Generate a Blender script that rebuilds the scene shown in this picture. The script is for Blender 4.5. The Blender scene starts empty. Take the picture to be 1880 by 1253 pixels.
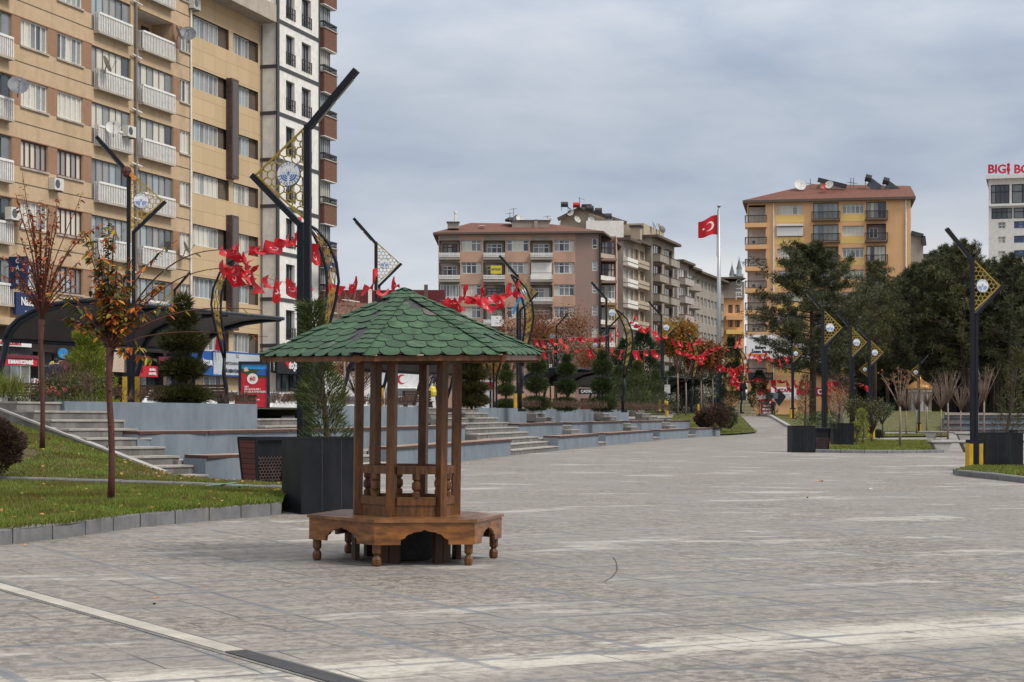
import bpy, bmesh, math, random
import numpy as np
from mathutils import Vector, Matrix, noise
R = math.radians
random.seed(7); rng = np.random.default_rng(7)
C = bpy.context.scene.collection
# ------------------------------------------------ camera, sky, sun, exposure
sc = bpy.context.scene
F, HZ, EYE = 3312.0, 750.0, 1.57          # focal length in photo pixels, horizon row, eye height
cam = bpy.data.cameras.new('camera'); camo = bpy.data.objects.new('camera', cam); C.objects.link(camo)
camo.location = (0, 0, EYE); camo.rotation_euler = (R(90), 0, 0)
cam.sensor_width = 36; cam.lens = 36*F/1880; cam.shift_y = (HZ-626.5)/1880
cam.clip_start = .1; cam.clip_end = 6000
sc.camera = camo
SUN_EL, SUN_AZ = 52, 118                  # azimuth measured clockwise from +Y (view direction)
wd = bpy.data.worlds.new('World'); sc.world = wd; wd.use_nodes = True
nt = wd.node_tree; nt.nodes.clear()
def nn(t, ty, **k):
    n = t.nodes.new(ty)
    for a, v in sorted(k.items(), key=lambda q: q[0].startswith('i_')):
        if a.startswith('i_'):
            key = a[2:]; key = int(key) if key.isdigit() else key.replace('_', ' ')
            n.inputs[key].default_value = v
        else: setattr(n, a, v)
    return n
def lk(t, a, b): t.links.new(a, b)
def ramp(t, fac, stops, interp='LINEAR'):
    n = nn(t, 'ShaderNodeValToRGB'); n.color_ramp.interpolation = interp
    e = n.color_ramp.elements
    while len(e) > 1: e.remove(e[-1])
    e[0].position = stops[0][0]; e[0].color = (*stops[0][1], 1)
    for p, c in stops[1:]:
        q = e.new(p); q.color = (*c, 1)
    if fac is not None: lk(t, fac, n.inputs[0])
    return n.outputs[0]
def mix(t, fac, a, b, mode='MIX'):
    n = nn(t, 'ShaderNodeMix', data_type='RGBA', blend_type=mode)
    for s, v in ((0, fac), (6, a), (7, b)):
        if hasattr(v, 'links') or hasattr(v, 'is_linked'): lk(t, v, n.inputs[s])
        else: n.inputs[s].default_value = v if s == 0 else (*v[:3], 1)
    return n.outputs[2]
def math_(t, op, a, b=0.0, c=0.0):
    n = nn(t, 'ShaderNodeMath', operation=op)
    for i, v in enumerate((a, b, c)):
        if hasattr(v, 'is_linked'): lk(t, v, n.inputs[i])
        else: n.inputs[i].default_value = v
    return n.outputs[0]
def sky_world():
    t = nt
    tc = nn(t, 'ShaderNodeTexCoord'); sep = nn(t, 'ShaderNodeSeparateXYZ'); lk(t, tc.outputs['Generated'], sep.inputs[0])
    mp = nn(t, 'ShaderNodeMapping', i_Scale=(1.0, 1.0, 3.2), i_Location=(.35, .1, .12)); lk(t, tc.outputs['Generated'], mp.inputs[0])
    n1 = nn(t, 'ShaderNodeTexNoise', i_Scale=3.4, i_Detail=5.0, i_Roughness=.5, i_Distortion=.35); lk(t, mp.outputs[0], n1.inputs[0])
    n2 = nn(t, 'ShaderNodeTexNoise', i_Scale=11.0, i_Detail=6.0, i_Roughness=.55, i_Distortion=.3); lk(t, mp.outputs[0], n2.inputs[0])
    # slate-blue overcast, paler towards the horizon
    base = ramp(t, sep.outputs[2], [(0.0, (.66,.68,.71)), (.04, (.64,.67,.71)), (.09, (.53,.575,.645)), (.135, (.42,.475,.565)), (.175, (.45,.505,.59)), (.205, (.62,.665,.73)), (.24, (.70,.74,.80)), (.5, (.85,.88,.92)), (1.0, (1.35,1.35,1.36))])
    s = math_(t, 'ADD', math_(t, 'MULTIPLY', n1.outputs[0], .75), math_(t, 'MULTIPLY', n2.outputs[0], .25))
    f = ramp(t, s, [(.36, (0,0,0)), (.62, (1,1,1))])
    dark = mix(t, 1.0, base, (.74,.79,.88), 'MULTIPLY'); lite = mix(t, 1.0, base, (1.27,1.22,1.15), 'MULTIPLY')
    cl = mix(t, f, dark, lite)
    # warm break low on the right
    wx = ramp(t, math_(t, 'SUBTRACT', sep.outputs[0], 0), [(.08, (0,0,0)), (.22, (1,1,1))])
    wz = ramp(t, sep.outputs[2], [(.04, (1,1,1)), (.125, (0,0,0))])
    cl = mix(t, math_(t, 'MULTIPLY', wx, math_(t, 'MULTIPLY', wz, .8)), cl, (.80,.76,.73))
    sky = nn(t, 'ShaderNodeTexSky', sky_type='NISHITA', sun_disc=False, sun_elevation=R(SUN_EL), sun_rotation=R(SUN_AZ))
    skys = mix(t, 1.0, sky.outputs[0], (.1,.1,.1), 'MULTIPLY')
    fin = mix(t, .94, skys, cl)
    bg = nn(t, 'ShaderNodeBackground', i_Strength=1.0); lk(t, fin, bg.inputs[0])
    out = nn(t, 'ShaderNodeOutputWorld'); lk(t, bg.outputs[0], out.inputs[0])
sky_world()
sl = bpy.data.lights.new('sun', 'SUN'); sl.energy = 2.8; sl.angle = R(18); sl.color = (1, .95, .88)
so = bpy.data.objects.new('sun', sl); C.objects.link(so)
az = R(SUN_AZ); sd = Vector((math.sin(az)*math.cos(R(SUN_EL)), math.cos(az)*math.cos(R(SUN_EL)), math.sin(R(SUN_EL))))
so.rotation_euler = sd.to_track_quat('Z', 'Y').to_euler(); so.location = (30, -30, 60)
sc.view_settings.view_transform = 'Standard'; sc.view_settings.look = 'None'
sc.view_settings.exposure = 0.08; sc.view_settings.gamma = 1
try: sc.cycles.max_bounces = 6; sc.cycles.use_denoising = True
except Exception: pass

# ------------------------------------------------ materials
MATS = {}
def mat(name, col, rough=.75, metal=0.0, col2=None, ns=6.0, bump=0.0, bs=40.0, spec=.4, stretch=(1,1,1), coat=0.0, streak=None, island=None, detail=5.0, space='Object', rv=0.0, trans=0.0):
    if name in MATS: return MATS[name]
    m = bpy.data.materials.new(name); m.use_nodes = True; t = m.node_tree
    b = t.nodes['Principled BSDF']
    b.inputs['Roughness'].default_value = rough; b.inputs['Metallic'].default_value = metal
    b.inputs['Specular IOR Level'].default_value = spec; b.inputs['Coat Weight'].default_value = coat
    tc = nn(t, 'ShaderNodeTexCoord'); mp = nn(t, 'ShaderNodeMapping', i_Scale=stretch); lk(t, tc.outputs[space], mp.inputs[0])
    c = None
    if island:
        g = nn(t, 'ShaderNodeNewGeometry'); c = ramp(t, g.outputs['Random Per Island'], island)
        if name.startswith('needle'):
            oi = nn(t, 'ShaderNodeObjectInfo'); c = mix(t, 1.0, c, ramp(t, oi.outputs['Random'], [(0,(.72,.80,.72)),(.5,(1,1,1)),(1,(1.5,1.3,1.05))]), 'MULTIPLY')
        if col2:
            n1 = nn(t, 'ShaderNodeTexNoise', i_Scale=ns, i_Detail=2.0); lk(t, mp.outputs[0], n1.inputs[0])
            c = mix(t, ramp(t, n1.outputs[0], [(.4,(0,0,0)),(.62,(1,1,1))]), c, col2)
    else:
        col2 = col2 or tuple(x*.8 for x in col)
        n1 = nn(t, 'ShaderNodeTexNoise', i_Scale=ns, i_Detail=detail, i_Roughness=.6); lk(t, mp.outputs[0], n1.inputs[0])
        c = mix(t, ramp(t, n1.outputs[0], [(.35,(0,0,0)),(.68,(1,1,1))]), col, col2)
    if streak:   # weathering: (colour, amount, scale)
        m2 = nn(t, 'ShaderNodeMapping', i_Scale=(streak[2], streak[2], streak[2]*.13)); lk(t, tc.outputs[space], m2.inputs[0])
        n2 = nn(t, 'ShaderNodeTexNoise', i_Scale=1.0, i_Detail=6.0, i_Roughness=.65); lk(t, m2.outputs[0], n2.inputs[0])
        f = ramp(t, n2.outputs[0], [(.48,(0,0,0)),(.75,(streak[1],)*3)])
        c = mix(t, f, c, streak[0])
    lk(t, c, b.inputs['Base Color'])
    if bump:
        n3 = nn(t, 'ShaderNodeTexNoise', i_Scale=bs, i_Detail=4.0); lk(t, mp.outputs[0], n3.inputs[0])
        bp = nn(t, 'ShaderNodeBump', i_Strength=bump, i_Distance=.02); lk(t, n3.outputs[0], bp.inputs['Height']); lk(t, bp.outputs[0], b.inputs['Normal'])
    if rv:
        n4 = nn(t, 'ShaderNodeTexNoise', i_Scale=ns*2, i_Detail=3.0); lk(t, mp.outputs[0], n4.inputs[0])
        lk(t, math_(t, 'ADD', math_(t, 'MULTIPLY', n4.outputs[0], rv), rough-rv*.5), b.inputs['Roughness'])
    if trans:
        tr = nn(t, 'ShaderNodeBsdfTranslucent'); lk(t, c, tr.inputs[0]); ms = nn(t, 'ShaderNodeMixShader', i_0=trans)
        lk(t, b.outputs[0], ms.inputs[1]); lk(t, tr.outputs[0], ms.inputs[2]); lk(t, ms.outputs[0], t.nodes['Material Output'].inputs[0])
    MATS[name] = m; return m
def brickmat(name, c1, c2, mortar, scale, bw, rh, ms, off=.5, rough=.85, rot=(0,0,0), noise_amt=.3, streak=None, axes='XYZ', bump=.3):
    if name in MATS: return MATS[name]
    m = bpy.data.materials.new(name); m.use_nodes = True; t = m.node_tree; b = t.nodes['Principled BSDF']
    b.inputs['Roughness'].default_value = rough; b.inputs['Specular IOR Level'].default_value = .3
    tc = nn(t, 'ShaderNodeTexCoord'); src = tc.outputs['Object']
    if axes != 'XYZ':
        s = nn(t, 'ShaderNodeSeparateXYZ'); lk(t, src, s.inputs[0]); cb = nn(t, 'ShaderNodeCombineXYZ')
        d = {'X':0,'Y':1,'Z':2}
        for i, a in enumerate(axes):
            if a == 'S': lk(t, math_(t, 'ADD', s.outputs[0], s.outputs[1]), cb.inputs[i])
            else: lk(t, s.outputs[d[a]], cb.inputs[i])
        src = cb.outputs[0]
    mp = nn(t, 'ShaderNodeMapping', i_Rotation=rot); lk(t, src, mp.inputs[0])
    br = nn(t, 'ShaderNodeTexBrick', offset=off, i_Color1=(*c1,1), i_Color2=(*c2,1), i_Mortar=(*mortar,1), i_Scale=scale, i_Mortar_Size=ms, i_Brick_Width=bw, i_Row_Height=rh)
    br.inputs['Mortar Smooth'].default_value = .1
    lk(t, mp.outputs[0], br.inputs[0])
    n = nn(t, 'ShaderNodeTexNoise', i_Scale=3.0, i_Detail=6.0, i_Roughness=.7); lk(t, tc.outputs['Object'], n.inputs[0])
    c = mix(t, ramp(t, n.outputs[0], [(.3,(0,0,0)),(.7,(noise_amt,)*3)]), br.outputs[0], tuple(x*.55 for x in c1))
    if streak:
        m2 = nn(t, 'ShaderNodeMapping', i_Scale=(streak[2], streak[2], streak[2]*.13)); lk(t, tc.outputs['Object'], m2.inputs[0])
        n2 = nn(t, 'ShaderNodeTexNoise', i_Scale=1.0, i_Detail=6.0); lk(t, m2.outputs[0], n2.inputs[0])
        c = mix(t, ramp(t, n2.outputs[0], [(.5,(0,0,0)),(.75,(streak[1],)*3)]), c, streak[0])
    lk(t, c, b.inputs['Base Color'])
    bp = nn(t, 'ShaderNodeBump', i_Strength=bump, i_Distance=.02); bp.invert = True
    lk(t, br.outputs['Fac'], bp.inputs['Height']); lk(t, bp.outputs[0], b.inputs['Normal'])
    MATS[name] = m; return m
def paver_mat():
    m = bpy.data.materials.new('stone_pavers'); m.use_nodes = True; t = m.node_tree; b = t.nodes['Principled BSDF']
    b.inputs['Specular IOR Level'].default_value = .35
    tc = nn(t, 'ShaderNodeTexCoord')
    mp = nn(t, 'ShaderNodeMapping', i_Rotation=(0,0,R(-30))); lk(t, tc.outputs['Object'], mp.inputs[0])
    # wobble so that joints are not ruler straight
    wn = nn(t, 'ShaderNodeTexNoise', i_Scale=1.3, i_Detail=2.0); lk(t, mp.outputs[0], wn.inputs[0])
    wv = nn(t, 'ShaderNodeVectorMath', operation='MULTIPLY_ADD'); lk(t, wn.outputs['Color'], wv.inputs[0]); wv.inputs[1].default_value = (.035,.035,0); lk(t, mp.outputs[0], wv.inputs[2])
    P = wv.outputs[0]
    def brick(bw, rh, ms, off, sm=.1):
        br = nn(t, 'ShaderNodeTexBrick', offset=off, i_Color1=(0,0,0,1), i_Color2=(1,1,1,1), i_Mortar=(.5,.5,.5,1), i_Scale=1.0, i_Mortar_Size=ms, i_Brick_Width=bw, i_Row_Height=rh)
        br.inputs['Mortar Smooth'].default_value = sm; lk(t, P, br.inputs[0]); return br
    big = brick(1.35, .9, .055, .0, .25); mid = brick(.9, .45, .009, .5); mid2 = brick(1.35, .9, .012, .33)
    # tone per slab
    slab = mix(t, .5, mid.outputs[0], mid2.outputs[0])
    n1 = nn(t, 'ShaderNodeTexNoise', i_Scale=.35, i_Detail=7.0, i_Roughness=.62); lk(t, tc.outputs['Object'], n1.inputs[0])
    n2 = nn(t, 'ShaderNodeTexNoise', i_Scale=19.0, i_Detail=8.0, i_Roughness=.78); lk(t, tc.outputs['Object'], n2.inputs[0])
    c = mix(t, slab, (.128,.111,.092), (.215,.188,.158))
    c = mix(t, ramp(t, n2.outputs[0], [(.42,(0,0,0)),(.62,(.85,)*3)]), c, (.345,.305,.262))
    n8 = nn(t, 'ShaderNodeTexNoise', i_Scale=9.0, i_Detail=8.0, i_Roughness=.75); lk(t, tc.outputs['Object'], n8.inputs[0])
    c = mix(t, ramp(t, n8.outputs[0], [(.42,(.9,)*3),(.54,(0,0,0))]), c, (.078,.066,.057))
    c = mix(t, ramp(t, n1.outputs[0], [(.36,(0,0,0)),(.64,(.6,)*3)]), c, (.215,.20,.185))
    # grey cement in the wide bands and thin dark joints, both patchy
    n5 = nn(t, 'ShaderNodeTexNoise', i_Scale=1.1, i_Detail=5.0, i_Roughness=.7); lk(t, tc.outputs['Object'], n5.inputs[0])
    patch = ramp(t, n5.outputs[0], [(.40,(.1,)*3),(.6,(1,1,1))])
    c = mix(t, math_(t, 'MULTIPLY', big.outputs['Fac'], math_(t, 'MULTIPLY', patch, .95)), c, (.135,.14,.155))
    n6 = nn(t, 'ShaderNodeTexNoise', i_Scale=.9, i_Detail=4.0, i_W=2.0, noise_dimensions='4D'); lk(t, tc.outputs['Object'], n6.inputs[0])
    p2 = ramp(t, n6.outputs[0], [(.42,(.2,)*3),(.55,(1,)*3)])
    c = mix(t, math_(t, 'MULTIPLY', math_(t, 'MAXIMUM', mid.outputs['Fac'], math_(t, 'MULTIPLY', mid2.outputs['Fac'], .7)), p2), c, (.06,.058,.06))
    # lime bloom: white blotches that keep to whole slabs along their edges
    m3 = nn(t, 'ShaderNodeMapping', i_Scale=(.42,1.15,1)); lk(t, mp.outputs[0], m3.inputs[0])
    n3 = nn(t, 'ShaderNodeTexNoise', i_Scale=.62, i_Detail=9.0, i_Roughness=.68, i_Distortion=.4); lk(t, m3.outputs[0], n3.inputs[0])
    bl = math_(t, 'ADD', n3.outputs[0], math_(t, 'MULTIPLY', slab, .07))
    lime = ramp(t, bl, [(.595,(0,0,0)),(.645,(.38,)*3)])
    c = mix(t, math_(t, 'MULTIPLY', lime, math_(t, 'SUBTRACT', 1.0, math_(t, 'MULTIPLY', big.outputs['Fac'], .5))), c, (.50,.475,.43))
    # the lime-washed belt that crosses the plaza near the drain
    sp = nn(t, 'ShaderNodeSeparateXYZ'); lk(t, mp.outputs[0], sp.inputs[0])
    dy = math_(t, 'ABSOLUTE', math_(t, 'ADD', sp.outputs[1], math_(t, 'MULTIPLY_ADD', n1.outputs[0], 1.6, -10.65)))
    n9 = nn(t, 'ShaderNodeTexNoise', i_Scale=3.2, i_Detail=9.0, i_Roughness=.72); lk(t, m3.outputs[0], n9.inputs[0])
    wash = ramp(t, math_(t, 'ADD', math_(t, 'MULTIPLY', n9.outputs[0], .62), math_(t, 'MULTIPLY', n3.outputs[0], .38)), [(.44,(0,0,0)),(.50,(.85,)*3)])
    belt = math_(t, 'MULTIPLY', math_(t, 'MULTIPLY', ramp(t, dy, [(.15,(1,1,1)),(.75,(0,0,0))]), ramp(t, sp.outputs[0], [(.30,(.25,)*3),(.5,(1,1,1))])), wash)
    belt = math_(t, 'MULTIPLY', belt, math_(t, 'SUBTRACT', 1.0, math_(t, 'MULTIPLY', math_(t, 'MAXIMUM', mid.outputs['Fac'], math_(t, 'MULTIPLY', big.outputs['Fac'], patch)), .8)))
    c = mix(t, belt, c, mix(t, ramp(t, n2.outputs[0], [(.35,(0,0,0)),(.65,(1,1,1))]), (.33,.30,.255), (.52,.49,.43)))
    lk(t, c, b.inputs['Base Color'])
    lk(t, math_(t, 'MULTIPLY_ADD', n2.outputs[0], .35, .5), b.inputs['Roughness'])
    h = math_(t, 'SUBTRACT', math_(t, 'MULTIPLY', n2.outputs[0], .35), math_(t, 'ADD', mid.outputs['Fac'], math_(t, 'MULTIPLY', big.outputs['Fac'], .4)))
    bp = nn(t, 'ShaderNodeBump', i_Strength=.5, i_Distance=.012); lk(t, h, bp.inputs['Height']); lk(t, bp.outputs[0], b.inputs['Normal'])
    MATS['pavers'] = m; return m
def flagmat(key='flag', K=1.0):
    m = bpy.data.materials.new('red_flag_cloth'); m.use_nodes = True; t = m.node_tree; b = t.nodes['Principled BSDF']
    b.inputs['Roughness'].default_value = .45; b.inputs['Specular IOR Level'].default_value = .4
    uv = nn(t, 'ShaderNodeTexCoord')
    def circ(cx, cy, r):
        d = nn(t, 'ShaderNodeVectorMath', operation='DISTANCE'); lk(t, uv.outputs['UV'], d.inputs[0]); d.inputs[1].default_value = (cx, cy, 0)
        return math_(t, 'LESS_THAN', d.outputs['Value'], r)
    cres = math_(t, 'MAXIMUM', math_(t, 'SUBTRACT', circ(.42,.5,.145*K), circ(.42+.04*K,.5,.118*K)), circ(.42+.19*K,.5,.036*K))
    c = mix(t, cres, (.50,.008,.018), (.75,.70,.70)); lk(t, c, b.inputs['Base Color'])
    tr = nn(t, 'ShaderNodeBsdfTranslucent'); lk(t, c, tr.inputs[0]); ms = nn(t, 'ShaderNodeMixShader', i_0=.22)
    lk(t, b.outputs[0], ms.inputs[1]); lk(t, tr.outputs[0], ms.inputs[2]); lk(t, ms.outputs[0], t.nodes['Material Output'].inputs[0])
    MATS[key] = m; return m
M = {}
def dm(k, *a, **kw): M[k] = mat(k, *a, **kw)
M['pavers'] = paver_mat(); M['flag'] = flagmat(); M['flag_big'] = flagmat('flag_big', 1.65)
dm('wood', (.170,.064,.015), .5, col2=(.055,.022,.008), ns=7, stretch=(3,3,.5), bump=.2, bs=30, coat=.12, rv=.25)
dm('wood_seat', (.26,.115,.036), .38, col2=(.10,.04,.016), ns=5, stretch=(1,1,1), bump=.12, bs=18, coat=.3)
dm('wood_dark', (.06,.026,.012), .6, col2=(.05,.022,.012), ns=7, bump=.2)
dm('wood_apron', (.265,.100,.022), .40, col2=(.06,.021,.007), ns=4, stretch=(1,1,3.5), bump=.15, bs=20, coat=.2, rv=.2)
dm('shingle_green', (.07,.15,.08), .85, island=[(0,(.032,.072,.037)),(.5,(.048,.102,.053)),(.92,(.064,.126,.066)),(1,(.085,.12,.08))], col2=(.034,.07,.040), ns=9, bump=.5, bs=260)
dm('felt_black', (.03,.03,.033), .8, col2=(.05,.05,.052), ns=20, bump=.3, bs=150)
dm('felt_grey', (.12,.105,.10), .75, col2=(.07,.06,.06), ns=20)
dm('bare_board', (.45,.36,.26), .7)
dm('black_metal', (.006,.008,.013), .45, col2=(.010,.012,.018), ns=3, spec=.22, rv=.2)
dm('planter_black', (.006,.007,.010), .5, col2=(.012,.013,.017), ns=1.7, spec=.22, streak=((.035,.035,.04),.4,5), rv=.25)
dm('gold', (.40,.27,.045), .45, metal=.3, col2=(.26,.17,.03), ns=9)
dm('yellow', (.55,.34,.02), .5, col2=(.42,.25,.02), ns=4, streak=((.1,.08,.05),.5,8))
dm('white_paint', (.72,.72,.70), .5, col2=(.6,.6,.58), ns=5)
dm('blue', (.035,.15,.46), .5)
dm('slate_wall', (.165,.20,.235), .8, col2=(.120,.145,.175), ns=1.1, bump=.15, bs=60, streak=((.27,.30,.325),.30,6.0))
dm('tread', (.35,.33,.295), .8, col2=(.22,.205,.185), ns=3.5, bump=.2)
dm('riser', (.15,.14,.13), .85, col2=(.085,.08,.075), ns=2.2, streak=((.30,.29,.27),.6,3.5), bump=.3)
dm('kerb', (.17,.17,.175), .85, col2=(.10,.10,.105), ns=3, bump=.3, streak=((.28,.27,.25),.5,3))
dm('lid_stone', (.40,.37,.32), .85, col2=(.27,.25,.22), ns=2.4, bump=.3, detail=8)
dm('kerb_light', (.34,.325,.30), .85, col2=(.24,.23,.22), ns=3, bump=.3)
dm('bench_wood', (.17,.09,.065), .65, col2=(.32,.24,.18), ns=2.5, bump=.2)
dm('bench_edge', (.075,.032,.022), .7, col2=(.04,.02,.015), ns=4)
dm('asphalt', (.05,.05,.052), .85, col2=(.07,.07,.07), ns=2)
dm('terrace_paving', (.25,.235,.22), .85, col2=(.18,.17,.16), ns=1.5, bump=.2)
dm('soil', (.075,.062,.03), .95, col2=(.04,.065,.018), ns=2.2, bump=.6, bs=12)
dm('lawn', (.055,.075,.014), .95, col2=(.12,.09,.05), ns=1.6, bump=.6, bs=22)
dm('grass', (.06,.11,.02), .7, island=[(0,(.055,.110,.011)),(.4,(.115,.19,.016)),(.74,(.19,.245,.026)),(1,(.34,.27,.09))], col2=(.135,.125,.025), ns=1.1, trans=.25)
dm('grass_dry', (.2,.17,.08), .8, island=[(0,(.10,.085,.03)),(.6,(.20,.16,.07)),(1,(.28,.22,.10))], trans=.2)
dm('bark_red', (.10,.032,.022), .8, col2=(.055,.022,.017), ns=18, stretch=(1,1,.4), bump=.4)
dm('twig', (.085,.035,.025), .8, col2=(.05,.025,.02), ns=9)
dm('fallen', (.3,.15,.04), .7, island=[(0,(.16,.07,.03)),(.5,(.38,.18,.03)),(1,(.45,.34,.10))])
dm('bark', (.075,.055,.042), .9, col2=(.04,.03,.025), ns=12, stretch=(1,1,.3), bump=.5)
dm('bark_pale', (.26,.20,.16), .85, col2=(.16,.115,.09), ns=8, stretch=(1,1,.3), bump=.3)
dm('twig_pale', (.17,.12,.09), .85)
dm('leaf_mix', (.2,.1,.03), .6, island=[(0,(.030,.050,.012)),(.40,(.075,.095,.020)),(.50,(.42,.32,.03)),(.62,(.62,.27,.02)),(.80,(.55,.13,.016)),(1,(.19,.028,.016))], trans=.3)
dm('leaf_red', (.2,.05,.03), .6, island=[(0,(.07,.024,.016)),(.45,(.24,.045,.02)),(.75,(.42,.10,.02)),(1,(.48,.20,.03))], trans=.3)
dm('leaf_yellow', (.3,.2,.03), .6, island=[(0,(.08,.075,.015)),(.4,(.21,.14,.018)),(.75,(.36,.17,.02)),(1,(.33,.08,.018))], trans=.3)
dm('leaf_rust', (.2,.08,.03), .6, island=[(0,(.09,.035,.016)),(.5,(.20,.07,.02)),(1,(.30,.12,.03))], trans=.3)
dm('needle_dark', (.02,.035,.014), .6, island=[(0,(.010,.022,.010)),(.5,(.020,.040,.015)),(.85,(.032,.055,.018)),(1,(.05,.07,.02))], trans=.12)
dm('needle_olive', (.06,.06,.02), .6, island=[(0,(.018,.024,.009)),(.45,(.045,.050,.015)),(.8,(.095,.085,.024)),(1,(.17,.13,.035))], trans=.18)
dm('needle_green', (.04,.06,.02), .6, island=[(0,(.018,.034,.012)),(.5,(.045,.068,.020)),(1,(.10,.125,.04))], trans=.15)
dm('needle_pine', (.03,.045,.015), .6, island=[(0,(.014,.020,.008)),(.5,(.042,.054,.018)),(.85,(.085,.092,.030)),(1,(.15,.125,.05))], trans=.12)
dm('leaf_lime', (.2,.25,.02), .6, island=[(0,(.07,.09,.014)),(.5,(.18,.22,.02)),(1,(.31,.34,.04))], trans=.3)
dm('leaf_brown', (.06,.03,.02), .8, island=[(0,(.03,.016,.012)),(1,(.085,.045,.028))], trans=.1)
dm('shrub_dead', (.1,.05,.04), .9, island=[(0,(.06,.03,.026)),(.7,(.15,.085,.065)),(1,(.08,.085,.03))], trans=.1)
dm('rose', (.5,.12,.12), .6)
dm('tan_render', (.49,.36,.225), .85, col2=(.42,.305,.19), ns=2.5, bump=.15, bs=25, streak=((.24,.17,.10),.5,.9))
dm('brown_render', (.29,.165,.10), .85, col2=(.25,.14,.085), ns=2.5)
dm('groove', (.10,.075,.05), .9)
dm('led', (.30,.28,.24), .5)
M['tan_tiles'] = brickmat('tan_tiles', (.52,.385,.235), (.475,.35,.21), (.30,.21,.13), 1.0, 1.55, .92, .012, off=0, axes='XZY', noise_amt=.12, streak=((.27,.19,.12),.3,.7))
M['brick'] = brickmat('brick', (.19,.070,.040), (.13,.045,.028), (.15,.11,.085), 1.0, .22, .075, .012, axes='SZY')
M['roof_tiles'] = brickmat('roof_tiles', (.215,.080,.050), (.135,.055,.040), (.07,.035,.03), 1.0, .28, .33, .03, axes='XYZ', noise_amt=.55)
M['bin_slats'] = brickmat('bin_slats', (.13,.045,.035), (.095,.034,.028), (.02,.01,.01), 1.0, 3.0, .105, .008, off=0, axes='SZY', noise_amt=.3)
M['limestone'] = brickmat('limestone', (.42,.36,.22), (.34,.29,.18), (.14,.12,.08), 1.0, .5, .28, .02, axes='SZY', noise_amt=.3)
dm('white_render', (.74,.72,.68), .8, col2=(.60,.58,.54), ns=2, streak=((.45,.42,.38),.3,.9))
dm('concrete', (.42,.37,.31), .85, col2=(.34,.30,.25), ns=2, streak=((.2,.17,.14),.5,1.0))
dm('trim_dark', (.055,.055,.06), .6)
dm('dark_panel', (.05,.03,.028), .5, col2=(.09,.055,.05), ns=5)
dm('frame_white', (.70,.70,.67), .5)
dm('frame_brown', (.10,.035,.022), .5)
dm('frame_grey', (.22,.22,.22), .5)
dm('frame_black', (.02,.02,.024), .4)
dm('rail_white', (.76,.75,.72), .6, col2=(.60,.58,.55), ns=3)
dm('rail_black', (.02,.02,.022), .5)
dm('glass_dark', (.03,.036,.045), .06, spec=.8, col2=(.06,.07,.08), ns=.8)
dm('glass_mid', (.13,.14,.15), .08, spec=.8, col2=(.20,.21,.21), ns=.9)
dm('curtain_white', (.60,.57,.48), .12, spec=.7, col2=(.50,.47,.40), ns=2.5, stretch=(6,6,.4))
dm('curtain_grey', (.30,.30,.29), .12, spec=.7, col2=(.22,.22,.215), ns=2.5, stretch=(6,6,.4))
dm('glass_blue', (.24,.30,.33), .08, spec=.8, col2=(.34,.39,.40), ns=2.0, stretch=(5,5,.3))
dm('interior', (.02,.018,.018), .9)
dm('canopy_sheet', (.075,.068,.066), .6, col2=(.055,.05,.05), ns=1)
dm('canopy_pipe', (.010,.017,.028), .4, spec=.35)
dm('red_sign', (.50,.015,.03), .45, col2=(.42,.015,.03), ns=2)
dm('maroon', (.17,.02,.035), .6, col2=(.13,.02,.03), ns=2)
dm('navy', (.012,.03,.11), .45)
dm('sign_black', (.015,.016,.02), .45)
dm('sign_white', (.72,.72,.72), .5, col2=(.66,.66,.66), ns=2)
dm('sign_grey', (.50,.53,.56), .5)
dm('sign_blue', (.02,.10,.36), .45)
dm('sky_blue', (.03,.28,.62), .4)
dm('orange', (.65,.22,.04), .5)
dm('letter_white', (.8,.8,.8), .5)
dm('letter_dark', (.02,.025,.04), .5)
dm('letter_red', (.42,.01,.025), .5)
dm('pink_render', (.47,.29,.21), .85, col2=(.42,.27,.20), ns=.9, streak=((.20,.14,.11),.55,.5))
dm('mauve_render', (.25,.19,.155), .85, col2=(.30,.18,.15), ns=.25, streak=((.12,.10,.085),.4,.5))
dm('grey_render', (.32,.285,.24), .85, col2=(.25,.22,.19), ns=.8, streak=((.13,.11,.1),.4,.6))
dm('beige_render', (.42,.36,.27), .85, col2=(.35,.29,.22), ns=.8, streak=((.2,.17,.13),.4,.6))
dm('ochre_render', (.70,.405,.20), .85, col2=(.65,.38,.19), ns=.7, streak=((.35,.2,.1),.25,.5))
dm('yellow_render', (.74,.51,.17), .85, col2=(.70,.48,.16), ns=.7)
dm('lilac_render', (.40,.36,.34), .85, col2=(.33,.29,.28), ns=.7)
dm('brown_dark', (.115,.085,.065), .85, col2=(.09,.07,.055), ns=.8)
dm('roof_metal', (.12,.018,.022), .5)
dm('ac_white', (.62,.60,.54), .5)
dm('dish', (.50,.50,.48), .5)
dm('dish_grey', (.14,.15,.17), .5)
dm('pipe', (.19,.17,.16), .6)
dm('steel', (.42,.43,.44), .4, metal=.6)
dm('skin', (.45,.27,.19), .6); dm('hair', (.015,.012,.01), .7); dm('coat', (.015,.02,.04), .8); dm('trousers', (.02,.022,.03), .8)
dm('car_white', (.7,.7,.7), .2, coat=.6); dm('car_grey', (.22,.23,.25), .2, coat=.6); dm('car_glass', (.02,.025,.03), .05, spec=.8); dm('tyre', (.02,.02,.02), .8)
dm('bronze', (.02,.022,.025), .45); dm('gold_dome', (.50,.27,.08), .35, metal=.4, col2=(.4,.2,.06), ns=4)
dm('bench_concrete', (.42,.41,.39), .8, col2=(.34,.33,.31), ns=4)
dm('plastic_yellow', (.6,.5,.04), .5); dm('dirt', (.13,.10,.06), .9)
dm('plastic_green', (.25,.5,.42), .5); dm('cream_panel', (.55,.44,.33), .7)

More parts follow.
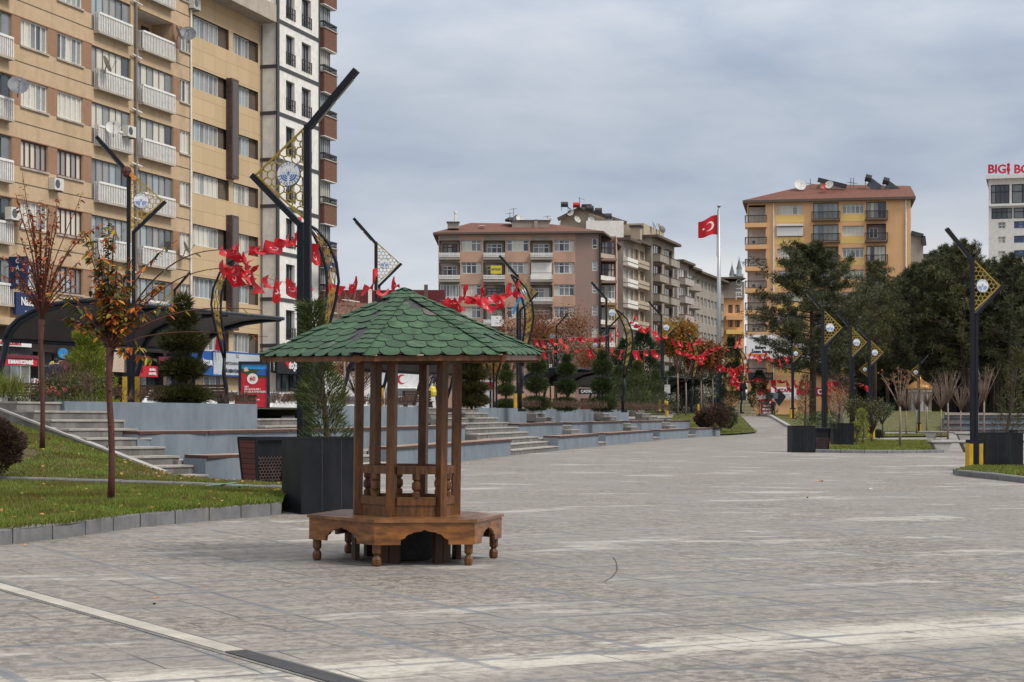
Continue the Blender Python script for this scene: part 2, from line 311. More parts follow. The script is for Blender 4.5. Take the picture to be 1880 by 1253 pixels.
# ------------------------------------------------ geometry helpers
KIDS = {}
def par(o, p): o.parent = p; KIDS.setdefault(p.name, []).append(o)
class MB:
    def __init__(s): s.v = []; s.f = []; s.m = []; s.mats = []; s.uv = None
    def mi(s, m):
        m = M[m] if isinstance(m, str) else m
        if m not in s.mats: s.mats.append(m)
        return s.mats.index(m)
    def add(s, vs, fs, m):
        o = len(s.v); i = s.mi(m)
        s.v += [tuple(v) for v in vs]
        for f in fs: s.f.append(tuple(o+k for k in f)); s.m.append(i)
        return s
    def hexa(s, p, m):   # 8 points: bottom 4 ccw, top 4 ccw
        return s.add(p, [(3,2,1,0),(4,5,6,7),(0,1,5,4),(1,2,6,5),(2,3,7,6),(3,0,4,7)], m)
    def box(s, x0, x1, y0, y1, z0, z1, m):
        return s.hexa([(x0,y0,z0),(x1,y0,z0),(x1,y1,z0),(x0,y1,z0),(x0,y0,z1),(x1,y0,z1),(x1,y1,z1),(x0,y1,z1)], m)
    def bar(s, a, b, w, h, m, up=(0,0,1)):   # box section bar between two points
        a = Vector(a); b = Vector(b); d = (b-a).normalized(); u = Vector(up)
        if abs(d.dot(u)) > .98: u = Vector((0,1,0))
        x = d.cross(u).normalized()*w/2; y = x.cross(d).normalized()*h/2
        return s.hexa([a-x-y, a+x-y, a+x+y, a-x+y, b-x-y, b+x-y, b+x+y, b-x+y], m)
    def tube(s, pts, r, m, n=8, cap=True):
        pts = [Vector(p) for p in pts]; rs = r if hasattr(r, '__len__') else [r]*len(pts)
        o = len(s.v); i = s.mi(m); prev = None
        for k, p in enumerate(pts):
            d = (pts[min(k+1, len(pts)-1)]-pts[max(k-1, 0)])
            d = d.normalized() if d.length > 1e-9 else Vector((0,0,1))
            if prev is None: u = Vector((1,0,0)) if abs(d.x) < .8 else Vector((0,1,0))
            else: u = prev
            u = (u-d*u.dot(d)).normalized(); prev = u; w = d.cross(u)
            for j in range(n):
                a = 2*math.pi*j/n; s.v.append(tuple(p+(u*math.cos(a)+w*math.sin(a))*rs[k]))
        for k in range(len(pts)-1):
            for j in range(n):
                s.f.append((o+k*n+j, o+k*n+(j+1)%n, o+(k+1)*n+(j+1)%n, o+(k+1)*n+j)); s.m.append(i)
        if cap:
            s.f.append(tuple(o+j for j in reversed(range(n)))); s.m.append(i)
            s.f.append(tuple(o+(len(pts)-1)*n+j for j in range(n))); s.m.append(i)
        return s
    def lathe(s, c, prof, m, n=16, a0=0):
        return s.tube2([(c[0], c[1], c[2]+z) for r, z in prof], [r for r, z in prof], m, n, a0)
    def tube2(s, cs, rs, m, n, a0):
        o = len(s.v); i = s.mi(m)
        for c, r in zip(cs, rs):
            for j in range(n):
                a = a0+2*math.pi*j/n; s.v.append((c[0]+r*math.cos(a), c[1]+r*math.sin(a), c[2]))
        for k in range(len(cs)-1):
            for j in range(n): s.f.append((o+k*n+j, o+k*n+(j+1)%n, o+(k+1)*n+(j+1)%n, o+(k+1)*n+j)); s.m.append(i)
        s.f.append(tuple(o+j for j in reversed(range(n)))); s.m.append(i)
        s.f.append(tuple(o+(len(cs)-1)*n+j for j in range(n))); s.m.append(i)
        return s
    def prism(s, poly, z0, z1, m, mtop=None):
        n = len(poly); o = len(s.v); i = s.mi(m); it = s.mi(mtop) if mtop else i
        g0 = z0 if callable(z0) else (lambda x, y: z0); g1 = z1 if callable(z1) else (lambda x, y: z1)
        s.v += [(x, y, g0(x, y)) for x, y in poly]+[(x, y, g1(x, y)) for x, y in poly]
        s.f.append(tuple(o+k for k in reversed(range(n)))); s.m.append(i)
        s.f.append(tuple(o+n+k for k in range(n))); s.m.append(it)
        for k in range(n): s.f.append((o+k, o+(k+1)%n, o+n+(k+1)%n, o+n+k)); s.m.append(i)
        return s
    def extr(s, poly, frame, d, m):   # 2-D polygon in frame (origin, u, v), extruded by vector d
        O, u, v = (Vector(q) for q in frame); d = Vector(d); n = len(poly); o = len(s.v); i = s.mi(m)
        P = [O+u*a+v*b for a, b in poly]
        s.v += [tuple(p) for p in P]+[tuple(p+d) for p in P]
        s.f.append(tuple(o+k for k in range(n))); s.m.append(i)
        s.f.append(tuple(o+n+k for k in reversed(range(n)))); s.m.append(i)
        for k in range(n): s.f.append((o+(k+1)%n, o+k, o+n+k, o+n+(k+1)%n)); s.m.append(i)
        return s
    def mesh(s, name, smooth=False):
        me = bpy.data.meshes.new(name); me.from_pydata(s.v, [], s.f)
        for m in s.mats: me.materials.append(m)
        me.polygons.foreach_set('material_index', s.m)
        if smooth: me.polygons.foreach_set('use_smooth', [True]*len(s.f))
        me.update(); return me
    def build(s, name, parent=None, smooth=False, loc=None, rotz=0, label=None):
        o = bpy.data.objects.new(name, s.mesh(name, smooth)); C.objects.link(o)
        if loc: o.location = loc
        o.rotation_euler = (0,0,rotz)
        if parent: par(o, parent)
        if label: o['label'] = label
        return o
def place(name, me, parent=None, loc=(0,0,0), rotz=0):
    o = bpy.data.objects.new(name, me); C.objects.link(o); o.location = loc; o.rotation_euler = (0,0,rotz)
    if parent: par(o, parent)
    return o
def tag(o, label, cat=None, group=None, kind=None):
    o['label'] = label
    if cat: o['category'] = cat
    if group: o['group'] = group
    if kind: o['kind'] = kind
    return o
def thing(name, label, cat, loc=(0,0,0), rotz=0, group=None):
    o = bpy.data.objects.new(name, None); C.objects.link(o); o.location = loc; o.rotation_euler = (0,0,rotz)
    o.empty_display_size = .2
    return tag(o, label, cat, group)
def dup(root, label, loc=None, rotz=None, scale=None, group=None):
    def rec(o, pp):
        c = o.copy(); C.objects.link(c)
        if pp is not None: par(c, pp)
        for ch in list(KIDS.get(o.name, ())): rec(ch, c)
        return c
    c = rec(root, None); c['label'] = label
    if loc is not None: c.location = loc
    if rotz is not None: c.rotation_euler = (root.rotation_euler[0], root.rotation_euler[1], rotz)
    if scale is not None: c.scale = (scale,)*3 if not hasattr(scale, '__len__') else scale
    if group: c['group'] = group
    return c
def struct(o, label): return tag(o, label, kind='structure')
def npmesh(name, V, Fq, mats, mi=None):
    me = bpy.data.meshes.new(name); n = len(V); k = len(Fq); w = Fq.shape[1]
    me.vertices.add(n); me.vertices.foreach_set('co', np.asarray(V, np.float32).ravel())
    me.loops.add(k*w); me.loops.foreach_set('vertex_index', np.asarray(Fq, np.int32).ravel())
    me.polygons.add(k); me.polygons.foreach_set('loop_start', np.arange(0, k*w, w, dtype=np.int32)); me.polygons.foreach_set('loop_total', np.full(k, w, np.int32))
    for m in mats: me.materials.append(M[m] if isinstance(m, str) else m)
    if mi is not None: me.polygons.foreach_set('material_index', np.asarray(mi, np.int32))
    me.update(calc_edges=True); return me
def unit(a): return a/np.maximum(np.linalg.norm(a, axis=1, keepdims=True), 1e-9)
def leaves(P, D, L, Wd, fold=.0):
    """diamond leaves: base points P, directions D, lengths L, widths Wd -> verts, quads"""
    n = len(P); D = unit(D); r = unit(rng.normal(size=(n,3))); S = unit(np.cross(D, r)); L = np.broadcast_to(L, (n,))[:,None]; Wd = np.broadcast_to(Wd, (n,))[:,None]
    V = np.empty((n,4,3)); V[:,0] = P; V[:,1] = P+D*L*.45+S*Wd/2; V[:,2] = P+D*L; V[:,3] = P+D*L*.45-S*Wd/2
    return V.reshape(-1,3), np.arange(4*n).reshape(n,4)
def leafobj(name, parts, matl, parent=None):
    Vs, Fs, o = [], [], 0
    for V, Fq in parts: Vs.append(V); Fs.append(Fq+o); o += len(V)
    ob = bpy.data.objects.new(name, npmesh(name, np.concatenate(Vs), np.concatenate(Fs), [matl])); C.objects.link(ob)
    if parent: par(ob, parent)
    return ob
def textmesh(s, size, m, thick=.0, ext=.004, align='CENTER', sx=1.0, space=1.0):
    cu = bpy.data.curves.new('lettering', 'FONT'); cu.body = s; cu.size = size; cu.align_x = align; cu.align_y = 'CENTER'
    cu.extrude = ext; cu.offset = thick; cu.space_character = space; cu.resolution_u = 3
    o = bpy.data.objects.new('tmp', cu); C.objects.link(o)
    dg = bpy.context.evaluated_depsgraph_get(); me = bpy.data.meshes.new_from_object(o.evaluated_get(dg))
    bpy.data.objects.remove(o); bpy.data.curves.remove(cu)
    for v in me.vertices: v.co.x *= sx
    me.materials.clear(); me.materials.append(M[m]); me.name = 'lettering'; return me
def letters(parent, s, size, m, loc, rot=(R(90),0,0), **k):
    o = bpy.data.objects.new('lettering', textmesh(s, size, m, **k)); C.objects.link(o); par(o, parent); o.location = loc; o.rotation_euler = rot
    return o
# where a photo pixel lies in the world
def W(px, py, Y): return Vector(((px-940)/F*Y, Y, EYE+(HZ-py)/F*Y))
def G(x, y): return -.0129*x-.0006*y
def GP(px, py):
    Y = EYE*F/(py-752-.0129*(px-940)); x = (px-940)/F*Y
    return Vector((x, Y, G(x, Y)))
def XY(px, Y): return ((px-940)/F*Y, Y)
def sst(a, b, x): t = min(1, max(0, (x-a)/(b-a))); return t*t*(3-2*t)
def rise(x, y):
    p = 940+F*x/max(y, 5); k = sst(1440, 1560, p)
    return (1-k)*1.25*sst(118, 150, y)+k*1.85*sst(160, 188, y)
def H(x, y): return G(x, y)+rise(x, y)
# ================================================ THE SETTING
def sheet(name, xs, ys, h, m, label):
    V = [(x, y, h(x, y)) for y in ys for x in xs]; n = len(xs)
    Q = [(j*n+i, j*n+i+1, (j+1)*n+i+1, (j+1)*n+i) for j in range(len(ys)-1) for i in range(n-1)]
    o = bpy.data.objects.new(name, npmesh(name, np.array(V), np.array(Q), [m])); C.objects.link(o); return struct(o, label)
sheet('plaza', list(np.linspace(-60, 110, 69)), list(np.linspace(-12, 300, 120)), H, 'pavers', 'wide plaza of grey brown stone pavers with pale lime stains')
gb = MB(); gb.add([(-3000,-300,-3),(3000,-300,-3),(3000,4500,-3),(-3000,4500,-3)], [(0,1,2,3)], 'soil')
struct(gb.build('ground'), 'far ground beyond the plaza')
# base line of the amphitheatre (front of the lowest tier) as a smooth curve
ctrl = [(-7.4,34.9),(-6.2,36.5),(-5.15,38.5),(-4.2,42),(-3.1,46.7),(-1.65,53.4),(-.25,60.5),(1.8,70),(4.0,80),(6.4,91),(9.2,103),(14.2,121),(18,135)]
def catmull(P, n=14):
    P = [Vector((*p, 0)) for p in P]; out = []
    for i in range(len(P)-1):
        p0 = P[max(i-1,0)]; p1 = P[i]; p2 = P[i+1]; p3 = P[min(i+2, len(P)-1)]
        for k in range(n):
            t = k/n; out.append(.5*((2*p1)+(p2-p0)*t+(2*p0-5*p1+4*p2-p3)*t*t+(3*p1-p0-3*p2+p3)*t**3))
    out.append(P[-1]); return out
BC = catmull(ctrl)
def Bp(y, off=0.0, dd=0.0):   # point on the curve whose own y is `y`, moved `off` to the left (terrace side)
    for i in range(len(BC)-1):
        if BC[i+1].y >= y or i == len(BC)-2: break
    a, b = BC[i], BC[i+1]; t = (y-a.y)/(b.y-a.y); p = a+(b-a)*t
    i0 = max(0, i-6); i1 = min(len(BC)-1, i+7); d = (BC[i1]-BC[i0]).normalized(); n = Vector((-d.y, d.x, 0))
    return p+n*off+d*dd
def ribbon(y0, y1, o0, o1, step=1.0, d0=0, d1=0):
    k = max(2, int((y1-y0)/step)+1); ys = [y0+(y1-y0)*i/(k-1) for i in range(k)]
    A = [Bp(y, o0, d0 if i == 0 else (d1 if i == k-1 else 0)) for i, y in enumerate(ys)]
    Bq = [Bp(y, o1, d0 if i == 0 else (d1 if i == k-1 else 0)) for i, y in enumerate(ys)]
    return A, Bq
def strip(mb, y0, y1, o0, o1, z0, z1, m, mt=None, step=1.2, d0=0, d1=0):
    """solid strip along the curve between offsets o0..o1, heights z0..z1 above the plaza plane"""
    A, Bq = ribbon(y0, y1, o0, o1, step, d0, d1)
    for i in range(len(A)-1):
        a, b, c, d = A[i], A[i+1], Bq[i+1], Bq[i]
        lo = [(p.x, p.y, H(p.x, p.y)+z0) for p in (a,b,c,d)]; hi = [(p.x, p.y, H(p.x, p.y)+z1) for p in (a,b,c,d)]
        v = lo+hi; fs = [(4,5,6,7)]; mb.add(v, fs, mt or m)
        f2 = [(0,1,5,4),(2,3,7,6)]
        if i == 0: f2.append((3,0,4,7))
        if i == len(A)-2: f2.append((1,2,6,5))
        mb.add(v, f2, m)
TD, RS = 3.2, .178        # depth of all tiers, height of one riser
T1, T2, T3 = .56, 1.02, 1.62
# gaps (stairs) along the curve, by curve y
stairsC = (61.5, 70.0); stairsD = (79.0, 81.0); stairsE = (96.0, 98.4); stairsF = (108, 110.5); endY = 119.5
segs1 = [(36.5,43.6),(46.6,61.5),(70,79),(81,96),(98.4,108),(110.5,119.5)]
segs2 = [(36.2,61.5),(70,79),(81,96),(98.4,108),(110.5,117)]
segs3 = [(35.7,45.4),(49.9,61.5),(70,79),(81,96),(98.4,106)]
where = ['left of the litter bin','behind the wooden kiosk','right of the wide stairs','between the second and third stair gaps','towards the far end','at the far end by the round bushes']
def tierwall(y0, y1, off, zt, board, lab, k):
    t = thing('terrace_seat_wall' if board else 'retaining_wall', lab, 'wall', (0,0,0), 0, 'grey amphitheatre walls')
    w = MB(); strip(w, y0, y1, off, off+(.62 if board else .34), -.1, zt-(.07 if board else 0), 'slate_wall'); w.build('wall', t)
    if board:
        b = MB(); step = 2.4; y = y0
        while y < y1-.1:
            yy = min(y+step, y1); strip(b, y+.015, yy-.015, off-.05, off+.60, zt-.066, zt+random.uniform(-.003,.004), 'bench_edge', 'bench_wood'); y = yy
        b.build('wooden_bench_top', t)
    return t
nm = {1:'lowest', 2:'middle', 3:'top'}
for tier, segs, off, zt in ((1, segs1, 0, T1), (2, segs2, TD/2, T2), (3, segs3, TD, T3)):
    for k, (a, b) in enumerate(segs):
        lab = f"{nm[tier]} grey painted wall {'with wooden bench top ' if tier < 3 else ''}of the terrace, section {where[k if len(segs) == 6 or k == 0 else min(k+(1 if tier==2 else 0), 5)]}"
        tierwall(a, b, off, zt, tier < 3, lab, k)
def fl(y0, y1, o0, o1, z, name, label):
    m = MB(); strip(m, y0, y1, o0, o1, -.2, z, 'terrace_paving'); return struct(m.build(name), label)
fl(36.4, 61.5, .66, TD/2-.01, T1-.12, 'tier_walkway', 'paved walkway behind the lowest seat wall, near part')
fl(70, 119, .66, TD/2-.01, T1-.12, 'tier_walkway', 'paved walkway behind the lowest seat wall, far part')
fl(36.2, 61.5, TD/2+.66, TD-.01, T2-.10, 'tier_walkway', 'paved walkway behind the middle seat wall, near part')
fl(70, 116, TD/2+.66, TD-.01, T2-.10, 'tier_walkway', 'paved walkway behind the middle seat wall, far part')
def stairs(y0, y1, lab, n=9, total=TD, h0=0, side=None, d0=0, d1=0, o_start=0.0):
    t = thing('stone_stairs', lab, 'stairs', (0,0,0), 0, 'stone stairs of the terrace')
    for k in range(n):
        m = MB(); o0 = o_start+k*total/(n-1); o1 = o0+total/(n-1)+(.5 if k == n-1 else .04)
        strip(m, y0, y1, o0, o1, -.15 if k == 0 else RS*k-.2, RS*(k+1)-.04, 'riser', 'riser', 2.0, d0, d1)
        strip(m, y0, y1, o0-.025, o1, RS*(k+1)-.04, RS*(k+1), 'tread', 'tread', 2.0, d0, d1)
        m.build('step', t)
    return t
stairs(61.53, 69.97, 'wide stone stairs in the middle of the terrace, right of the wooden kiosk')
stairs(79.02, 80.98, 'narrow stone stairs, nearest of the small gaps right of the wide stairs')
stairs(96.02, 98.38, 'narrow stone stairs between the two middle topiary groups')
stairs(108.02, 110.48, 'narrow stone stairs, farthest gap near the round bushes')
stairs(43.62, 46.58, 'low stone steps in the lowest tier behind the kiosk', n=4, total=TD/2-.3)
m = stairs(45.42, 49.88, 'stone steps up to the red poster between the top grey walls', n=4, total=TD/2-.3, o_start=TD/2+.55)
for ch in KIDS[m.name]: ch.location.z = T1-.03
# the left flight, running up beside the lawn
t = thing('stone_stairs', 'stone stairs at the left climbing beside the sloping lawn', 'stairs', (0,0,0), 0, 'stone stairs of the terrace')
P0 = Vector((-6.15, 36.45, 0)); tn = Vector((-.8, .6, 0)); td = Vector((-.6, -.8, 0))
def gl(x, y, z): return (x, y, G(x, y)+z)
SA = W(303, 868, 35.3); SB = W(-6, 749, 37.0); sd_ = SB-SA
for k in range(9):
    m = MB(); a = P0+tn*(.42*k); dpt = .42+(1.6 if k == 8 else .05)
    def wd_(q): den = td.x*sd_.y-td.y*sd_.x; return ((SA.x-q.x)*sd_.y-(SA.y-q.y)*sd_.x)/den
    b2 = a+tn*dpt; w0, w1 = wd_(a), wd_(b2)
    if k == 0: print('stair widths', w0, w1)
    p = [a, a+td*w0, b2+td*w1, b2]
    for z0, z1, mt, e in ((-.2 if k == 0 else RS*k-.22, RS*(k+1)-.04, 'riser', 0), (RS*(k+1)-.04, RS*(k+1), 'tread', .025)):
        q = [p[0]-tn*e, p[1]-tn*e, p[2], p[3]]; q = [q[3], q[2], q[1], q[0]]
        m.hexa([gl(v.x, v.y, z0) for v in q]+[gl(v.x, v.y, z1) for v in q], mt)
    m.build('step', t)
# sloping stringer that edges the lawn
s0 = Vector((-7.0, 36.0, 0)); m = MB()
dv = (SB-SA).normalized(); m.bar(SA-Vector((0,0,.16)), SB-Vector((0,0,.16)), .16, .30, 'riser'); m.build('stringer', t)
m = MB(); m.bar(SA+Vector((0,0,.012)), SB+Vector((0,0,.012)), .19, .04, 'kerb_light'); m.build('coping', t)
# upper terrace floor
xs = []; ys = list(np.arange(35.2, 122, 1.6)); V = []; offs = [0, .5, 2, 5, 8, 13.5]
for y in ys:
    for o_ in offs:
        p = Bp(y, TD+.33+min(o_, 3)); x = p.x-max(0, o_-3); yy = p.y
        V.append((x, yy, G(x, yy)+1.50))
n = len(offs); Q = [(j*n+i+1, j*n+i, (j+1)*n+i, (j+1)*n+i+1) for j in range(len(ys)-1) for i in range(n-1)]
o = bpy.data.objects.new('upper_terrace', npmesh('upper_terrace', np.array(V), np.array(Q), ['terrace_paving'])); C.objects.link(o); struct(o, 'raised paved street level above the amphitheatre')
# area left of the stairs and beyond, at street level
m = MB(); q = [(-10.2,38.7),(-9.7,38.0),(-13,35.0),(-60,20),(-80,36),(-75,50),(-16,56)]
m.prism(q, lambda x, y: G(x,y)+.9, lambda x, y: G(x,y)+1.495, 'terrace_paving'); struct(m.build('upper_terrace'), 'raised street level at the far left above the lawn')
# planting strip along the top wall
m = MB(); strip(m, 36, 45.2, TD+.35, TD+2.2, 1.3, 1.54, 'soil'); strip(m, 50, 61.4, TD+.35, TD+1.8, 1.3, 1.54, 'soil')
strip(m, 70, 119, TD+.35, TD+2.4, 1.3, 1.54, 'soil'); struct(m.build('planting_strip'), 'bare soil planting strip behind the top wall')
# street
m = MB(); m.prism([(-60,52),(-10,52),(6,124),(20,160),(20,240),(-60,240)], lambda x, y: G(x,y)+.3, lambda x, y: G(x,y)+.76+rise(x,y)*.5, 'asphalt'); struct(m.build('street'), 'asphalt street between terrace and apartment blocks')
# ---- left lawns and kerbs
K1 = [GP(-200,1029), GP(-60,1009), GP(0,1001.5), GP(60,995), GP(125,987.5), GP(190,978), GP(250,969), GP(320,962.5), GP(400,955.5), GP(517,945)]
K2 = [W(-160,880,30.8), W(0,890,31.0), W(130,893.5,32.0), W(260,897,33.2), W(350,900,34.2), W(440,905,34.6), W(520,909,34.8)]
K2 = [(-160,885),(0,889),(130,893),(260,896),(350,899),(440,904),(520,907)]
def _k2(px, py):
    Y = 30.0
    for _ in range(8): Y = (EYE-(G((px-940)/F*Y, Y)+.17))*F/(py-HZ)
    x = (px-940)/F*Y; return Vector((x, Y, G(x, Y)+.17))
K2 = [_k2(*q) for q in K2]
def lawn(name, A, Bq, fA, fB, n, label, bulge=0.0):
    V = []; k = len(A); mm = 24
    def samp(P, t): t = t*(len(P)-1); i = min(int(t), len(P)-2); return P[i].lerp(P[i+1], t-i)
    for j in range(mm+1):
        for i in range(n+1):
            a = samp(A, i/n); b = samp(Bq, i/n); p = a.lerp(b, j/mm); e = math.sin(math.pi*j/mm)
            p.z += bulge*e+.03*e*noise.noise(Vector((p.x*1.3, p.y*1.3, 0)))*2
            V.append(tuple(p))
    Q = [(j*(n+1)+i, j*(n+1)+i+1, (j+1)*(n+1)+i+1, (j+1)*(n+1)+i) for j in range(mm) for i in range(n)]
    V = np.array(V); Q = np.array(Q)
    o = bpy.data.objects.new(name, npmesh(name, V, Q, ['lawn'])); C.objects.link(o); struct(o, label); return V, Q
def blades(V, Q, n, L0, L1, wd, name, label, m='grass', cond=None):
    a = V[Q]; idx = rng.integers(0, len(Q), n); u = rng.random((n,1)); v = rng.random((n,1)); q = a[idx]
    P = q[:,0]*(1-u)*(1-v)+q[:,1]*u*(1-v)+q[:,2]*u*v+q[:,3]*(1-u)*v
    if cond is not None: P = P[cond(P)]
    k = len(P); D = np.stack([rng.normal(0,.45,k), rng.normal(0,.45,k), np.full(k,1.0)], 1)
    patch = np.array([noise.noise(Vector((p[0]*.9, p[1]*.9, 3))) for p in P]); sel = patch > -9
    s = (.7+.75*np.clip(patch+.3, 0, 1))
    o = leafobj(name, [leaves(P[sel], D[sel], (rng.uniform(L0, L1, k)*s)[sel], wd)], m); tag(o, label, kind='stuff'); return o
zA = [Vector((p.x, p.y, p.z+.16)) for p in K1]; K2b = [Vector((p.x, p.y, p.z+.0)) for p in K2]
V1, Q1 = lawn('lower_lawn', zA, K2b, 0, 0, 40, 'lower strip of lawn between the kerb and the stone edging', .05)
topL = [W(-160,752,40), W(-12,764,37.3), W(60,787,36.8), W(140,814,36.3), W(225,846,35.6), W(303,878,35.0), W(345,889,35.4), W(450,895,35.4), W(520,897,34.6)]
K2t = [p+Vector((0.0,.22,.09)) for p in K2]
V2, Q2 = lawn('sloping_lawn', K2t, topL, 0, 0, 40, 'sloping lawn below the left stairs', .04)
blades(V1, Q1, 160000, .05, .13, .011, 'grass', 'thick green grass in the lower strip by the kerb')
blades(V2, Q2, 70000, .03, .08, .012, 'grass', 'short patchy grass on the slope below the stairs', cond=lambda P: np.array([noise.noise(Vector((p[0]*.8, p[1]*.8, 9))) < .18+.12*random.random() for p in P]))
blades(V2, Q2, 30000, .03, .09, .012, 'dry_grass', 'dry yellow grass tufts on the slope', 'grass_dry', cond=lambda P: np.array([noise.noise(Vector((p[0]*.8, p[1]*.8, 9))) > .05+.15*random.random() for p in P]))
blades(V1, Q1, 16000, .04, .09, .011, 'dry_grass', 'dry grass and straw in the lower strip', 'grass_dry', cond=lambda P: np.array([noise.noise(Vector((p[0]*.7, p[1]*.7, 5))) > .2 for p in P]))
def kerb(name, P, w, h, label, seg, matl, side=1, base=-.1, jit=.006):
    t = thing(name, label, 'kerb'); L = []; acc = [0]
    for i in range(len(P)-1): acc.append(acc[-1]+(P[i+1]-P[i]).length)
    def at(s):
        for i in range(len(P)-1):
            if s <= acc[i+1] or i == len(P)-2: return P[i].lerp(P[i+1], (s-acc[i])/(acc[i+1]-acc[i]))
    s = 0
    while s < acc[-1]-.05:
        e = min(s+seg, acc[-1]); a = at(s+.012); b = at(e-.012); d = (b-a); d.z = 0; d.normalize(); nrm = Vector((-d.y, d.x, 0))*side*w
        j = random.uniform(-jit, jit); m = MB(); q = [a, b, b+nrm, a+nrm] if side > 0 else [b, a, a+nrm, b+nrm]
        c = .02; up = [a+nrm*(c/w), b+nrm*(c/w), b+nrm, a+nrm]
        if side < 0: up = [up[1], up[0], up[3], up[2]]
        lo = [(v.x, v.y, v.z+base) for v in q]; mid = [(v.x, v.y, v.z+h-.025+j) for v in q]; hi = [(v.x, v.y, v.z+h+j) for v in up]
        m.add(lo+mid+hi, [(3,2,1,0),(0,1,5,4),(1,2,6,5),(2,3,7,6),(3,0,4,7),(4,5,9,8),(5,6,10,9),(6,7,11,10),(7,4,8,11),(8,9,10,11)], matl)
        m.build('kerbstone', t); s = e
    return t
kerb('kerb', K1, .20, .185, 'row of weathered grey kerbstones at the left edge of the plaza', .78, 'kerb')
kerb('stone_edging', K2, .22, .12, 'low stone edging between the two left lawns', 1.0, 'kerb')
# ---- right side lawns
def poly_lawn(name, px, label, h=.1, n=None, hf=None, grass=0, L=(.04,.1)):
    P = [GP(*q) if not isinstance(q, Vector) else q for q in px]; m = MB(); hh = hf or H
    # triangulated fan refined through a grid clip
    xs = [p.x for p in P]; ys = [p.y for p in P]
    bm = bmesh.new(); vs = [bm.verts.new((p.x, p.y, 0)) for p in P]; bm.faces.new(vs)
    for ax, lo, hi, st in ((0, min(xs), max(xs), 2.5), (1, min(ys), max(ys), 3.0)):
        c = lo+st
        while c < hi:
            bmesh.ops.bisect_plane(bm, geom=bm.verts[:]+bm.edges[:]+bm.faces[:], plane_co=(c,c,0), plane_no=(1,0,0) if ax == 0 else (0,1,0)); c += st
    for v in bm.verts: v.co.z = hh(v.co.x, v.co.y)+h
    me = bpy.data.meshes.new(name); bm.to_mesh(me); bm.free(); me.materials.append(M['lawn']); o = bpy.data.objects.new(name, me); C.objects.link(o); struct(o, label)
    if grass:
        me.calc_loop_triangles(); tv = np.array([[me.vertices[i].co[:] for i in t.vertices] for t in me.loop_triangles]); ar = np.linalg.norm(np.cross(tv[:,1]-tv[:,0], tv[:,2]-tv[:,0]), axis=1)
        idx = rng.choice(len(tv), grass, p=ar/ar.sum()); u = rng.random((grass,1)); v = rng.random((grass,1)); fl_ = (u+v) > 1; u = np.where(fl_, 1-u, u); v = np.where(fl_, 1-v, v)
        Pp = tv[idx,0]*(1-u-v)+tv[idx,1]*u+tv[idx,2]*v; D = np.stack([rng.normal(0,.4,grass), rng.normal(0,.4,grass), np.ones(grass)], 1)
        g = leafobj('grass', [leaves(Pp, D, rng.uniform(*L, grass), .03)], 'grass'); tag(g, 'grass of the '+label, kind='stuff')
    return P
LB = poly_lawn('park_lawn', [(1500,829),(1600,831.5),(1730,830.5),(1728,822),(1728,812),(1640,812),(1560,812)], 'small lawn at the right behind the litter bin and lamp', .09, grass=26000)
kerb('kerb', [GP(1497,831.5), GP(1560,832.5), GP(1640,833), GP(1734,831.5)], .16, .13, 'low kerb in front of the small park lawn at the right', 1.0, 'kerb')
poly_lawn('park_lawn', [(1755,873),(1840,881),(1960,893),(1960,866),(1870,864),(1800,862)], 'corner of lawn around the black planter at the right edge', .12, grass=16000)
kerb('kerb', [GP(1749,870), GP(1760,874.5), GP(1800,878.5), GP(1880,887.5), GP(1985,900)], .2, .15, 'curved kerb round the black planter at the right edge', .9, 'kerb')
poly_lawn('park_lawn', [(1560,804.5),(1740,803),(1742,799),(1570,799.5)], 'thin strip of lawn behind the concrete benches', .09, grass=6000)
poly_lawn('park_lawn', [Vector((*XY(1535,160),0)), Vector((*XY(1735,160),0)), Vector((*XY(1735,200),0)), Vector((*XY(1535,200),0))], 'grassy bank in front of the pine wood', .06, hf=H, grass=9000)
def hbank(x, y): return H(x, y)
V3 = [GP(1328,800.5), GP(1390,799.5), Vector((*XY(1342,158),0)), Vector((*XY(1240,150),0)), Vector((*XY(1225,128),0))]
poly_lawn('terrace_lawn', V3, 'green lawn at the end of the amphitheatre beside the path', .10, grass=22000)
V4 = [Vector((*XY(1395,160),0)), Vector((*XY(1418,147),0)), Vector((*XY(1452,132),0)), Vector((*XY(1530,128),0)), Vector((*XY(1560,150),0)), Vector((*XY(1530,190),0)), Vector((*XY(1400,185),0))]
poly_lawn('park_lawn', V4, 'lawn under the tall pine to the right of the path', .10, grass=14000)
kerb('kerb', [p+Vector((0,0,H(p.x,p.y))) for p in (V4[0],V4[1],V4[2])], .3, .2, 'pale kerb curving along the right side of the path', 1.5, 'kerb_light', side=-1)
kerb('kerb', [V3[1]+Vector((0,0,0)), Vector((V3[2].x, V3[2].y, H(V3[2].x, V3[2].y)))], .2, .13, 'thin kerb along the left side of the path', 2.0, 'kerb_light')
for a in (V3[1],): pass
